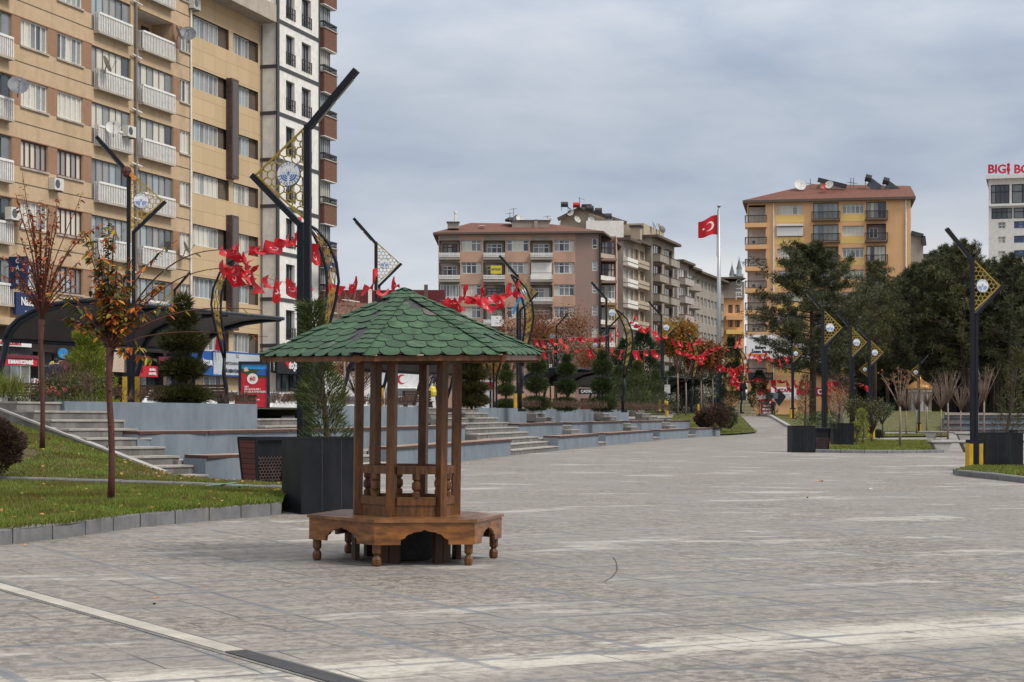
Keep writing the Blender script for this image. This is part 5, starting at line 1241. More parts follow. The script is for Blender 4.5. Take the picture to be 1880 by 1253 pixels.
    for px, py, h in ((943,392,16),(936,398,14),(1006,402,12)): m = MB(); m.tube([(X(px),4,Z(py+4)),(X(px),4,Z(py-h))], .04, 'pipe', 4); m.bar((X(px)-.6,4,Z(py-h+3)), (X(px)+.5,4,Z(py-h+1)), .05, .05, 'pipe'); m.build('antenna', rf)
    dish(rf, X(955), 3.5, Z(396), R(20), .55); dish(rf, X(948), 4, Z(394), R(-30), .45, 'dish_grey'); dish(rf, X(1010), 3.5, Z(400), R(10), .4)
    m = MB(); m.box(X(879), X(889), 2.2, 3.2, Z(412), Z(411), 'white_paint'); m.build('skylight', rf)
    # gable of the house rising behind
    g = thing('apartment_building', 'taller gabled house rising behind the pink block roof with clustered water tanks', 'building', (a.x, Y+22, 0)); s2 = (Y+22)/F; X2 = lambda px: (px-940)*s2-a.x; Z2 = lambda py: EYE+(HZ-py)*s2
    m = MB(); m.extr([(X2(1030), 1), (X2(1145), 1), (X2(1145), Z2(408)), (X2(1066), Z2(384)), (X2(1030), Z2(402))], ((0,0,0),(1,0,0),(0,0,1)), (0,12,0), 'beige_render'); m.build('wall', g)
    m = MB(); m.bar((X2(1024),-.5,Z2(404)), (X2(1066),-.5,Z2(383)), .5, .5, 'brown_dark', up=(0,1,0)); m.bar((X2(1066),-.5,Z2(383)), (X2(1150),-.5,Z2(411)), .5, .5, 'brown_dark', up=(0,1,0)); m.build('roof_edge', g)
    m = MB(); m.box(X2(1072), X2(1082), -.3, 2, Z2(392), Z2(379), 'beige_render'); m.box(X2(1068), X2(1086), -.6, 2.3, Z2(379), Z2(376), 'felt_black'); m.build('chimney', g)
    for px, py in ((1083,384),(1098,388),(1116,398),(1036,377),(1058,378)):
        m = MB(); m.tube([(X2(px)-.5,-.8,Z2(py)),(X2(px)+.5,-.8,Z2(py))], .38, random.choice(['ac_white','felt_black','letter_red']), 8); m.bar((X2(px),-.8,Z2(py)), (X2(px)+.9,-.8,Z2(py+9)), .9, .06, 'glass_dark'); m.bar((X2(px)-.4,-.8,Z2(py+12)), (X2(px)-.4,-.8,Z2(py)), .06,.06,'pipe'); m.bar((X2(px)+.5,-.8,Z2(py+14)), (X2(px)+.5,-.8,Z2(py)), .06,.06,'pipe'); m.build('water_heater', g)
    for px, py, rr in ((1047,392,.5),(1060,404,.55),(1085,405,.5),(1120,405,.45)): dish(g, X2(px), -.9, Z2(py), R(random.uniform(-40,40)), rr)
    m = MB(); m.tube([(X2(1064),0,Z2(384)),(X2(1064),0,Z2(362))], .05, 'pipe', 4); m.bar((X2(1064),0,Z2(364)), (X2(1074),0,Z2(368)), .05, .05, 'pipe'); m.build('antenna', g)
    m = MB(); m.box(X2(1075), X2(1143), -2.5, -.4, Z2(440), Z2(409), 'white_render'); m.build('attic_wall', g)
b6()
# ---- row of blocks receding along the far side of the square
FX0, FY0 = XY(1143, 252); FD = Vector((.3, 1, 0)).normalized(); FANG = math.atan2(FD.y, FD.x)
def FS(px):
    u = (px-940)/F; Y = (FX0-.3*FY0)/(u-.3); return (Y-FY0)/FD.y
def FZ(px, py):
    u = (px-940)/F; Y = (FX0-.3*FY0)/(u-.3); return EYE+(HZ-py)*Y/F
def far_block(p0, p1, pyt, lab, wallm, bandm, style, floor_h=2.95, roofm='brown_dark', fm='frame_white', gl='mix', e=0.0, nw=3, topz=None):
    s0, s1 = FS(p0)+.02, FS(p1)-.02; p = Vector((FX0, FY0, 0))+FD*s0; t = thing('apartment_building', lab, 'building', (p.x, p.y, 0), FANG); w = s1-s0; top = topz or FZ(p0, pyt); n = int((top-3)/floor_h); m = MB(); holes = []; z0 = top-n*floor_h-.4
    cols = [(w*(i+.14)/nw, w*(i+.86)/nw) for i in range(nw)]
    for k in range(n):
        z = z0+k*floor_h
        for a, c in cols: holes.append((a, c, z+1.05, z+2.5))
    wall_cut(m, 0, w, 0, top, holes, wallm, .3, y=-e); m.add([(0,-e,0),(0,12,0),(0,12,top),(0,-e,top)], [(0,3,2,1)], wallm); m.add([(w,-e,0),(w,12,0),(w,12,top),(w,-e,top)], [(0,1,2,3)], wallm); m.build('wall', t)
    for k in range(n):
        z = z0+k*floor_h
        for i, (a, c) in enumerate(cols): window(t, a, c, z+1.05, z+2.5, .26-e, 4 if nw <= 3 else 2, fm, gl, 0, None, .10)
        if style == 'bands':
            mm = MB(); mm.box(-.02, w+.02, -e-.7, -e, z-.15, z+.95, bandm); mm.box(-.04, w+.04, -e-.74, -e, z+.35, z+.42, 'brown_dark'); mm.build('balcony', t)
        elif style == 'balconies':
            for i, (a, c) in enumerate(cols):
                mm = MB(); mm.box(a-.25, c+.25, -e-1.1, -e, z-.15, z+.95, bandm); mm.box(a-.3, c+.3, -e-1.16, -e, z+.93, z+1.0, 'brown_dark'); mm.build('balcony', t)
        elif style == 'round':
            for i, (a, c) in enumerate(cols[:1]):
                cx, rr = (a+c)/2, (c-a)*.62; mm = MB(); mm.prism([(cx+rr*math.cos(q), -e-rr*.45*math.sin(q)) for q in [math.pi*j/8 for j in range(9)]][::-1], z-.2, z+.95, bandm); mm.build('balcony', t)
    mm = MB(); mm.box(-.3, w+.3, -e-1.1, 12, top, top+.35, roofm); mm.build('cornice', t)
    m = MB(); m.box(-.0, w, -e-.15, -e, 0, z0+.3, 'brown_dark'); m.build('shop_front', t)
    return t, w, top
far_block(1144, 1163, 441, 'narrow block with white balcony bands next to the pink block', 'grey_render', 'white_render', 'bands', nw=2)
far_block(1163, 1184, 445, 'beige banded block, second of the receding row', 'beige_render', 'beige_render', 'bands', nw=2, fm='frame_brown', gl='white')
t, w, top = far_block(1185, 1227, 436, 'dark brown block with deep balconies and a chimney, third of the receding row', 'grey_render', 'grey_render', 'balconies', fm='frame_brown', gl='dark', e=.9, nw=2)
m = MB(); m.box(-2.3, -.9, .3, 1.7, top-2.4, top+1.3, 'beige_render'); m.box(-2.5, -.7, .1, 1.9, top+1.3, top+1.6, 'felt_black'); m.build('chimney', t); m = MB(); m.box(1, w-1, .5, 8, top+.35, top+2.2, 'beige_render'); m.build('attic', t)
for i, (x, z) in enumerate(((6,2.4),(10,2.5),(12,2.3))): dish(t, x, 0, top+z, R(30*i), .6, 'dish' if i else 'dish_grey')
far_block(1228, 1238, 450, 'narrow grey block, fourth of the receding row', 'grey_render', 'grey_render', 'none', nw=1)
far_block(1239, 1260, 481, 'pale pinkish block with white balcony boxes, fifth of the receding row', 'lilac_render', 'lilac_render', 'balconies', nw=1, e=.4, gl='mix')
far_block(1261, 1277, 493, 'grey block with rounded balconies, sixth of the receding row', 'grey_render', 'grey_render', 'round', nw=1, gl='mix')
far_block(1278, 1329, 500, 'long grey block with many small windows at the far end of the row', 'grey_render', 'grey_render', 'none', nw=8, topz=FZ(1278,502))
t = thing('apartment_building', 'distant ochre block with a grey pitched attic behind the flagpole', 'building', (W(1330,0,330).x, 330, 0)); s = 330/F; Xf = lambda px: (px-1330)*s; Zf = lambda py: EYE+(HZ-py)*s
hl = [(Xf(1337+13*i), Xf(1345+13*i), Zf(575+26*k), Zf(560+26*k)) for i in range(2) for k in range(6)]
m = MB(); wall_cut(m, Xf(1328), Xf(1366), 0, Zf(545), hl, 'ochre_render', .4); m.box(Xf(1328), Xf(1366), .5, 14, 0, Zf(545), 'beige_render'); m.build('wall', t)
for h in hl: window(t, h[0], h[1], h[2], h[3], .3, 2, 'frame_brown', 'blue', 0, None, .12)
m = MB(); m.box(Xf(1326), Xf(1366), -.5, 14, Zf(548), Zf(518), 'grey_render'); m.hexa([(Xf(1314),-1.5,Zf(513)),(Xf(1368),-1.5,Zf(513)),(Xf(1368),14,Zf(513)),(Xf(1314),14,Zf(513)),(Xf(1314),-1.5,Zf(510)),(Xf(1362),-1.5,Zf(510)),(Xf(1362),14,Zf(510)),(Xf(1314),14,Zf(510))], 'brown_dark'); m.build('attic', t); letters(t, 'OTEL', 1.6, 'letter_white', (Xf(1355), -.6, Zf(532)), rot=(R(90), R(90), 0))
for k in range(6): mm = MB(); mm.box(Xf(1332), Xf(1364), -1.2, 0, Zf(588+26*k), Zf(580+26*k), 'yellow_render' if k % 2 else 'ochre_render'); mm.build('balcony', t)
for px, py0 in ((1344,487),(1357,476)):
    x, y = XY(px, 600); t = thing('minaret', f"{'taller right' if px > 1350 else 'shorter left'} of two distant slim grey minarets above the far roofs", 'minaret', (x, y, 0)); z = EYE+(HZ-py0)*600/F
    m = MB(); m.lathe((0,0,0), [(1.2,0),(1.1,z-6),(1.5,z-5.8),(1.5,z-5),(.9,z-5),(.9,z-3.4),(1.0,z-3.3)], 'steel', 10); m.build('shaft', t); m = MB(); m.lathe((0,0,0), [(1.0,z-3.3),(.12,z),(.03,z+1.2)], 'roof_spire' if False else 'dish_grey', 10); m.build('spire', t)
# ---- orange block at the right
def b7():
    Y = 240; s = Y/F; a = W(1372, 0, Y); t = thing('apartment_building', 'orange and yellow apartment block with red tiled roof behind the tall pine', 'building', (a.x, Y, 0)); t.rotation_euler = (0,0,R(-9.5)); X = lambda px: (px-1372)*s*.975; Z = lambda py: EYE+(HZ-py)*s
    rows = [378+40*k for k in range(8)]; holes = []; wins = [(1428,1475),(1548,1588)]; bals = [(1494,1541),(1592,1628)]; top = Z(368); w = X(1673)
    for y in rows:
        for p, q in wins: holes.append((X(p), X(q), Z(y+18), Z(y)))
        for p, q in bals: holes.append((X(p), X(q), Z(y+27), Z(y-3)))
        holes.append((X(1374), X(1407), Z(y+32), Z(y-1)))
    m = MB(); wall_cut(m, 0, w, .5, top, holes, 'ochre_render', .35, rev='ochre_render'); m.add([(w,0,.5),(w,14,.5),(w,14,top),(w,0,top)], [(0,1,2,3)], 'ochre_render'); m.add([(0,3,.5),(0,14,.5),(0,14,top),(0,3,top)], [(0,3,2,1)], 'white_render'); m.add([(0,14,.5),(w,14,.5),(w,14,top),(0,14,top)], [(3,2,1,0)], 'ochre_render'); m.build('wall', t)
    for k, y in enumerate(rows):
        for i, (p, q) in enumerate(wins):
            if k == 1 and i == 0: mm = MB(); mm.box(X(p)-.05, X(q)+.05, -.2, .05, Z(y+17), Z(y+1), 'white_paint'); mm.box(X(p)-.1, X(q)+.1, -.45, .0, Z(y-1), Z(y-4), 'white_paint'); mm.build('roller_shutter', t)
            else: window(t, X(p), X(q), Z(y+18), Z(y), .3, 5, 'frame_white', 'blue' if (k+i)%2 else 'white', .75, 'concrete', .11)
            mm = MB(); mm.box(X(p)-.3, X(q)+.2, -.02, 0, Z(y+32), Z(y+19.5), 'yellow_render'); mm.build('yellow_panel', t)
        for i, (p, q) in enumerate(bals):
            if (k+i) % 3 != 2: window(t, X(p)+.05, X(q)-.05, Z(y+26), Z(y-2), .2, 5, 'frame_grey', 'blue' if i == 0 else 'mix', 0, None, .06, name='balcony_glazing')
            else: mm = MB(); mm.box(X(p), X(q), 1.2, 1.3, Z(y+27), Z(y-3), 'lilac_render'); mm.build('loggia', t); window(t, X(p)+.4, X(q)-1.0, Z(y+22), Z(y+3), 1.15, 2, 'frame_white', 'mix', 0, None, .1)
            mm = MB(); mm.box(X(p)-.2, X(q)+.2, -.8, .0, Z(y+31), Z(y+29), 'brown_dark'); bo = mm.build('balcony', t); railing(bo, X(p)-.2, X(q)+.2, Z(y+29), Z(y+14), -.75, 'black', .7)
        # recessed white corner balconies
        mm = MB(); mm.box(X(1374), X(1407), 2.6, 2.7, Z(y+32), Z(y-1), 'white_render'); mm.box(X(1407)-.1, X(1407), .3, 2.6, Z(y+32), Z(y-1), 'white_render'); mm.build('loggia', t)
        mm = MB(); mm.box(-.3, X(1409), -.3, 2.6, Z(y+40), Z(y+32), 'ochre_render'); bo = mm.build('balcony', t); railing(bo, -.3, X(1408), Z(y+32), Z(y+18), -.25, 'black', 2.4)
        if k in (1,3,5): ac_unit(t, X(1386), .3, Z(y+31))
    for px in (1421,1516,1664):
        if px != 1516: mm = MB(); mm.tube([(X(px),-.12,2),(X(px),-.12,top)], .1, 'rail_white', 5); mm.build('drain_pipe', t)
    e = .6; A = [(-e,-e,Z(369)),(w+e,-e,Z(367.5)),(w+e,14,Z(367.5)),(-e,14,Z(369))]; r1 = (X(1492), 7, Z(329)); r2 = (w+.3, 7, Z(336)); m = MB(); m.add(A+[r1,r2], [(0,1,5,4),(0,4,3),(4,5,2,3),(1,2,5)], 'roof_tiles')
    for i in range(4): p, q = A[i], A[(i+1)%4]; m.add([(p[0],p[1],p[2]-.35),(q[0],q[1],q[2]-.35),q,p], [(0,1,2,3)], 'brown_dark')
    m.add([(x,y,z-.35) for x,y,z in A], [(3,2,1,0)], 'brown_dark'); rf = m.build('roof', t)
    m = MB(); m.extr([(X(1506),Z(348)),(X(1555),Z(348)),(X(1553),Z(337)),(X(1508),Z(326))], ((0,5,0),(1,0,0),(0,0,1)), (0,5,0), 'beige_render'); m.bar((X(1503),4.6,Z(325)), (X(1557),4.6,Z(339)), .6, .3, 'felt_black', up=(0,1,0)); m.build('roof_house', rf)
    dish(rf, X(1470), 4, Z(335), R(20), .8); dish(rf, X(1524), 3, Z(337), R(-20), .6); dish(rf, X(1516), 3, Z(341), R(10), .45, 'letter_red')
    for px, py in ((1595,322),(1628,328)):
        m = MB(); m.tube([(X(px)-.2,5,Z(py)),(X(px)+.6,5,Z(py+3))], .5, 'felt_black', 8); m.bar((X(px)+.3,5,Z(py+8)), (X(px+24),5,Z(py+23)), 1.2, .08, 'glass_dark', up=(0,1,0)); m.bar((X(px)-.2,5,Z(py+26)), (X(px)-.2,5,Z(py)), .1,.1,'pipe'); m.build('water_heater', rf)
    for px in (1489,1565,1570): m = MB(); m.tube([(X(px),5,Z(345)),(X(px),5,Z(322))], .05, 'pipe', 4); m.bar((X(px)-.6,5,Z(330)), (X(px)+.6,5,Z(333)), .05, .05, 'pipe'); m.build('antenna', rf)
b7()
def flat_sign(px0, px1, py0, py1, Y, bm, texts, lab, name='shop_sign', frame=None):
    a = W(px0, py1, Y); c = W(px1, py0, Y); t = thing(name, lab, 'sign', a); w, h = c.x-a.x, c.z-a.z; m = MB(); m.box(0, w, 0, .2, 0, h, bm); m.build('board', t)
    for s, fx, fz, size, mt, kw in texts: letters(t, s, size*h, mt, (fx*w, -.02, fz*h), **kw)
    return t, w, h
t, w, h = flat_sign(1371, 1427, 615, 659, 238, 'sign_white', [('ELAZIĞ', .55, .93, .10, 'letter_dark', {}), ('Zip Line', .50, .80, .21, 'letter_dark', dict(thick=.035)), ('Park', .55, .63, .16, 'letter_dark', dict(thick=.03)), ('Sahası', .45, .47, .19, 'letter_dark', dict(thick=.035)), ('İnsan Sapanı', .50, .30, .17, 'letter_dark', dict(thick=.03))], 'big white billboard with bold black lettering on the lower front of the orange block', 'billboard')
m = MB(); m.box(w*.04, w*.68, -.03, -.001, h*.12, h*.21, 'orange'); m.build('orange_strip', t)
flat_sign(1428, 1500, 630, 664, 238, 'sign_white', [('Ev Tekstili', .5, .62, .30, 'letter_dark', dict(thick=.02)), ('ucuz', .5, .22, .24, 'letter_red', {})], 'second smaller white billboard behind the pine branches', 'billboard')
flat_sign(1374, 1420, 684, 698, 237, 'sign_black', [('AGAOGLU', .55, .5, .5, 'gold_dome', {})], 'dark shop sign with dull gold capital letters below the billboard')
t, w, h = flat_sign(1392, 1570, 714, 725, 236, 'red_sign', [], 'long red pharmacy fascia band on the orange block')
flat_sign(1416, 1462, 711, 728, 235.4, 'sign_white', [('ECZANE', .5, .62, .52, 'letter_red', dict(thick=.03)), ('MERKEZ', .6, .16, .2, 'letter_dark', {})], 'white pharmacy sign with red capital letters in the middle of the red band')
flat_sign(1392, 1470, 726, 734, 237, 'sign_white', [], 'white awning band under the red pharmacy fascia', 'awning')
t, w, h = flat_sign(1397, 1418, 733, 763, 205, 'red_sign', [], 'red notice board with four white rounded panels beside the statue', 'notice_board')
for i in range(4): m = MB(); m.box(w*.15, w*.85, -.03, -.001, h*(.10+.215*i), h*(.22+.215*i), 'sign_white'); m.build('white_panel', t)
flat_sign(1421, 1466, 736, 762, 236, 'ochre_render', [], 'ochre shop window wall under the pharmacy', 'shop_window')  # plain board in the ochre render colour
t = thing('hanging_sign', 'dark tilted cube shaped sign hanging before the pharmacy', 'sign', W(1431, 729, 215)); m = MB(); s_ = 1.0; m.extr([(-.8,0),(0,-1.1),(.8,0),(0,.9)], ((0,0,0),(1,0,0),(0,0,1)), (0,.6,0), 'sign_black'); m.bar((-1.5,.3,.2), (-.2,.3,.1), .8, .7, 'dish_grey'); m.build('board', t)
flat_sign(1499, 1513, 712, 728, 234, 'letter_red', [('O', .5, .5, .8, 'letter_white', dict(thick=.05))], 'red sign with a white ring right of the pine trunk')
# ---- grey houses behind and the white tower with the red rooftop letters
t = thing('apartment_building', 'grey gable wall house right behind the orange block', 'building', W(1672, HZ, 262)*1); t.location.z = 0; s = 262/F; m = MB(); m.extr([(0,0),(23*s,0),(23*s,EYE+(HZ-441)*s),(21*s,EYE+(HZ-433)*s),(0,EYE+(HZ-428)*s)], ((0,0,0),(1,0,0),(0,0,1)), (0,14,0), 'grey_render'); m.build('wall', t); m = MB(); m.bar((0,-.3,EYE+(HZ-428)*s), (22*s,-.3,EYE+(HZ-434)*s), .6, .3, 'felt_black', up=(0,1,0)); m.bar((22*s,-.3,EYE+(HZ-434)*s), (24*s,-.3,EYE+(HZ-452)*s), .6, .3, 'felt_black', up=(0,1,0)); m.build('roof_edge', t)
t = thing('apartment_building', 'low grey house with a window strip just above the wood', 'building', W(1690, HZ, 300)); t.location.z = 0; s = 300/F; Zg = lambda py: EYE+(HZ-py)*s; m = MB(); wall_cut(m, 0, 40*s, 0, Zg(470), [(6*s,32*s,Zg(493),Zg(484))], 'grey_render', .3); m.box(-.5, 41*s, -.8, 10, Zg(470), Zg(467), 'felt_black'); m.box(0,.2,0,10,0,Zg(470),'grey_render'); m.build('wall', t); window(t, 6*s, 32*s, Zg(493), Zg(484), .28, 6, 'frame_white', 'dark')
def b8():
    Y = 300; s = Y/F; a = W(1815, 0, Y); t = thing('office_tower', 'white tower with glazed top floors and red rooftop lettering at the right edge', 'building', (a.x, Y, 0)); t.rotation_euler = (0,0,-R(16.5)); X = lambda px: (px-1815)*s; Z = lambda py: EYE+(HZ-py)*s; w = X(1935); top = Z(330)
    hs = [(X(1819), X(1852), Z(375), Z(340)), (X(1856), X(1930), Z(375), Z(340)), (X(1820), X(1857), Z(403), Z(383)), (X(1859), X(1930), Z(403), Z(383))]+[(X(1832), X(1845), Z(421+26.5*k), Z(409+26.5*k)) for k in range(9)]+[(X(1860), X(1900), Z(421+26.5*k), Z(408+26.5*k)) for k in range(9)]
    m = MB(); wall_cut(m, 0, w, 0, top, hs, 'white_render', .4); m.add([(0,0,0),(0,16,0),(0,16,top),(0,0,top)], [(0,3,2,1)], 'felt_black'); m.add([(0,0,top),(w,0,top),(w,16,top),(0,16,top)], [(0,1,2,3)], 'concrete'); m.build('wall', t)
    for i, h in enumerate(hs): window(t, h[0], h[1], h[2], h[3], .35, 2 if (h[1]-h[0]) < 2 else (5 if i > 3 else 4), 'frame_black' if i < 4 else ('frame_white' if (h[1]-h[0]) < 2 else 'sign_blue'), 'dark' if i < 4 or (h[1]-h[0]) > 2 else 'mix', .6 if i < 4 else .5, None, .12)
    m = MB(); m.box(-.4, w, -1.0, 16, top, top+.6, 'white_paint'); m.box(0, w, -.6, 0, Z(380), Z(377), 'white_paint'); m.build('parapet', t)
    L = thing('rooftop_sign', 'red capital letters standing on the roof of the white tower', 'sign', (a.x, Y-.5, top+.6)); letters(L, 'BIG', 2.0, 'letter_red', (X(1829), 0, 1.0), thick=.05, ext=.15); letters(L, 'BO', 2.0, 'letter_red', (X(1875), 0, 1.0), thick=.05, ext=.15); m = MB(); m.lathe((X(1850),0,0), [(.25,0),(.15,.5),(.32,1.0),(.2,1.5),(.28,1.9),(.0,2.2)], 'letter_red', 8); m.build('figure_mark', L)
b8()
# ================================================ VEGETATION
def to_np(l): return np.array([tuple(v) for v in l], float)
def near_tree(name, lab, base, forks, rt, branches, leafm, barkm='bark_red', twig='bark_red', lsz=(.05,.085)):
    """young tree: trunk, whippy branches from the fork, drooping paired leaves. branches: (tip dx, tip z, bend, leaf density)"""
    t = thing(name, lab, 'tree', base); m = MB(); fz = forks
    pts = [(.02*math.sin(i), .015*math.cos(i*2), fz*i/6) for i in range(7)]; m.tube(pts, [rt*1.15, rt, rt*.95, rt*.95, rt*.9, rt*.95, rt*1.25], barkm, 9); 
    for i in range(9): a = random.uniform(0,6.28); z = random.uniform(.2,fz); m.tube([(rt*.8*math.cos(a),rt*.8*math.sin(a),z-.02),(rt*1.12*math.cos(a),rt*1.12*math.sin(a),z),(rt*.8*math.cos(a),rt*.8*math.sin(a),z+.02)], [.004,.014,.004], barkm, 5)
    m.build('trunk', t, True)
    Ps, Ds, Ls = [], [], []
    bm = MB()
    for (dx, dy, tz, bend, dens, r0) in branches:
        p0 = Vector((0,0,fz-.02)); p3 = Vector((dx, dy, tz)); c1 = p0+Vector((dx*.25, dy*.25, (tz-fz)*.55+abs(dx)*.1)); c2 = Vector((dx*bend, dy*bend, tz+ (.10 if abs(dx) > 1.2 else -.2*(tz-fz))))
        n = 16; pts = [((1-s)**3)*p0+3*(1-s)**2*s*c1+3*(1-s)*s*s*c2+s**3*p3+Vector((noise.noise(Vector((s*4,dx*7,0)))*.03, noise.noise(Vector((s*4,dx*7,5)))*.03, 0)) for s in [i/n for i in range(n+1)]]
        bm.tube(pts, [r0*(1-.8*i/n)+.002 for i in range(n+1)], twig, 6)
        total = sum((pts[i+1]-pts[i]).length for i in range(n)); k = int(total/.035*dens)
        for q in range(k):
            s = .18+.82*random.random()**.9; i = min(int(s*n), n-1); p = pts[i].lerp(pts[i+1], s*n-i); tg = (pts[i+1]-pts[i]).normalized()
            sd = Vector((random.uniform(-1,1), random.uniform(-1,1), 0)).normalized(); d = sd*.8+tg*.25+Vector((0,0,random.uniform(-.75,.25)))
            Ps.append(p+sd*.01); Ds.append(d); Ls.append(random.uniform(*lsz))
    bm.build('branches', t, True)
    if Ps:
        P, D, L = to_np(Ps), to_np(Ds), np.array(Ls); D = unit(D); r = unit(rng.normal(size=P.shape)*.35+np.array([0,0,1.0])); S = unit(np.cross(D, r)); L = L[:,None]
        n = len(P); V = np.empty((n,6,3)); dr = np.array([0,0,-1.0]); N = np.cross(S, D)
        V[:,0] = P; V[:,1] = P+D*L*.35+S*L*.24; V[:,2] = P+D*L*.75+S*L*.20+dr*L*.14; V[:,3] = P+D*L*1.05+dr*L*.36; V[:,4] = P+D*L*.75-S*L*.20+dr*L*.14; V[:,5] = P+D*L*.35-S*L*.24
        me = npmesh('leaves', V.reshape(-1,3), np.arange(6*n).reshape(n,6), [leafm]); o = place('leaves', me, t)
    return t
def brs(n, spread, z0, z1, dens, r0=.012, x0=0):
    out = []
    for i in range(n):
        a = random.uniform(0, 6.28); q = random.random()**.6; out.append((x0+spread*q*math.cos(a), spread*q*math.sin(a), random.uniform(z0, z1)-q*.5, .8, dens, r0*random.uniform(.7,1.2)))
    return out
bx = GP(203, 925); bY = 24.6; p = W(203, 922, bY)
b1_ = brs(13, .42, 2.9, 3.7, 1.15, .013)+brs(8, .35, 3.4, 3.95, .9, .012)+brs(5, .9, 2.9, 3.4, 1.0, .012)+brs(10, .75, 2.5, 3.3, 1.3, .012)+[(2.05,.1,2.62,.55,.12,.014),(1.75,-.1,3.42,.5,.10,.014),(1.9,.3,3.2,.5,.10,.012),(2.15,.0,2.25,.55,.10,.010),(1.0,.2,2.75,.5,.9,.012),(-.75,.2,2.5,.5,1.0,.011),(.95,-.2,3.55,.5,.5,.010),(.55,.1,1.95,.9,1.6,.008),(-.05,0,3.85,.9,1.5,.010),(-.35,0,3.7,.9,1.5,.010),(.45,0,2.1,.8,1.5,.010)]
near_tree('autumn_tree', 'young tree with orange and green leaves standing in the lower lawn strip by the kerb', p, 2.1, .046, b1_, 'leaf_mix', lsz=(.07,.125))
p = W(77, 823, 33)
b2_ = brs(16, .85, 3.6, 5.0, .85, .016)+brs(14, 1.0, 3.2, 4.4, .75, .014)+[(-.35,0,5.05,.9,.5,.013),(-1.1,.2,3.3,.5,.9,.012),(1.0,.2,4.1,.5,1.3,.013),(.3,0,4.6,.8,.7,.012),(.75,0,4.7,.8,.4,.010)]
b2_ = [(a, b, c, d, e*.75, f_) for a, b, c, d, e, f_ in b2_]
near_tree('autumn_tree', 'young red leaved tree on the slope at the far left before the stairs', p, 2.35, .046, b2_, 'leaf_red', lsz=(.06,.105))
def conifer_blades(cx, cy, cz, rx, rz, n, L, wd, up=.35, shell=.55):
    d = unit(rng.normal(size=(n,3))); ph = rng.random(3)*6; lump = 1+.12*np.sin(d[:,:1]*5+ph[0])*np.sin(d[:,1:2]*5+ph[1])+.10*np.sin(d[:,2:3]*7+d[:,:1]*6+ph[2]); rr = (shell+(1-shell)*rng.random((n,1))**.7)*lump; P = d*rr*np.array([rx,rx,rz])+np.array([cx,cy,cz]); D = d*np.array([1,1,.6])+np.array([0,0,up])+rng.normal(0,.25,(n,3))
    return leaves(P, D, rng.uniform(L*.6, L*1.3, n), wd)
def topiary(lab, base, h, tiers, m, L=.13, wd=.02, dens=1.0, name='topiary_conifer', group=None):
    t = thing(name, lab, 'conifer', base, random.uniform(0,6), group); mb = MB(); mb.tube([(0,0,0),(.02,0,h*.5),(0,.01,h*.92)], [.045,.035,.012], 'bark', 6)
    parts = []
    for z, rx, rz in tiers:
        parts.append(conifer_blades(0,0,z*h,rx,rz,int(2600*dens*rx*rx/.16+400*dens),L,wd)); k = 9
        for i in range(k): a = 6.28*i/k; mb.tube([(0,0,z*h-rz*.4),(rx*.75*math.cos(a),rx*.75*math.sin(a),z*h+rz*.1)], [.016,.005], 'bark', 4)
        parts.append(conifer_blades(0,0,z*h,rx*.72,rz*.72,int(900*dens*rx*rx/.16+150),L,wd*1.3,shell=.2))
    mb.build('trunk', t); o = leafobj('foliage', parts, m, t); return t
T3_ = [(.16,.40,.22),(.45,.50,.27),(.72,.44,.24),(.93,.22,.25)]
def terr(px, Y, h=1.54): x, y = XY(px, Y); return (x, y, G(x, y)+h)
topiary('olive brown stepped conifer behind the top grey wall, left of the red poster', terr(336, 45.5), 2.55, [(.10,.66,.19),(.37,.52,.23),(.64,.57,.24),(.87,.34,.22),(1.02,.15,.2)], 'needle_olive', .18, .018, .8)
topiary('olive stepped conifer right of the kiosk posts at the top of the stairs', terr(866, 66), 2.6, [(.12,.58,.16),(.30,.56,.15),(.5,.50,.2),(.72,.5,.22),(.93,.4,.25)], 'needle_olive', .22, .022, .7)
tp = topiary('dark green three ball conifer, first right of the wide stairs', terr(985, 75), 2.3, [(.12,.56,.25),(.46,.45,.29),(.80,.38,.29),(1.0,.14,.2)], 'needle_green', .17, .02, .8)
for px, Y, lab, sc_, k in ((1040,80,'dark green stepped conifer, second right of the wide stairs',1.0,.4),(1106,86,'tall dark stepped conifer in front of the canopy, third of the terrace row',1.15,1),(929,92,'dim stepped conifer farther back beside the twin post umbrella',.95,2)):
    dup(tp, lab, terr(px, Y), k, sc_)
def cone_conifer(lab, base, h, r, m, n=5200, L=.16, wd=.022, name='conifer_shrub', low=.0, topr=.12):
    t = thing(name, lab, 'conifer', base, random.uniform(0,6)); mb = MB(); mb.tube([(0,0,0),(.03,.01,h*.5),(0,0,h*.95)], [.05,.03,.006], 'bark', 6); z = rng.random(n)**.85; rad = r*(topr+(1-topr)*(1-z)**.75)*(1+.28*np.sin(z*19+rng.random()*6)); a = rng.random(n)*6.283; q = np.sqrt(rng.random(n))*.65+.35
    P = np.stack([rad*q*np.cos(a), rad*q*np.sin(a), low+z*(h-low)], 1); D = np.stack([np.cos(a), np.sin(a), np.full(n,.75)], 1)+rng.normal(0,.3,(n,3)); 
    for i in range(14): zz = low+(h-low)*i/15; an = i*2.4; rr = r*(1-zz/h)*.8+.05; mb.tube([(0,0,zz),(rr*math.cos(an),rr*math.sin(an),zz+rr*.5)], [.014,.004], 'bark', 4)
    mb.build('trunk', t); leafobj('foliage', [leaves(P, D, rng.uniform(L*.6,L*1.3,n), wd)], m, t); return t
cc = cone_conifer('slim dark conifer, fourth of the terrace row, right of the canopy', terr(1135, 93), 2.3, .62, 'needle_green', 4200)
for px, Y, lab, s in ((1170,96,'bushy dark conifer, fifth of the terrace row',1.15),(1204,101,'bushy dark conifer, sixth and last of the terrace row',1.0)): dup(cc, lab, terr(px, Y), px, s)
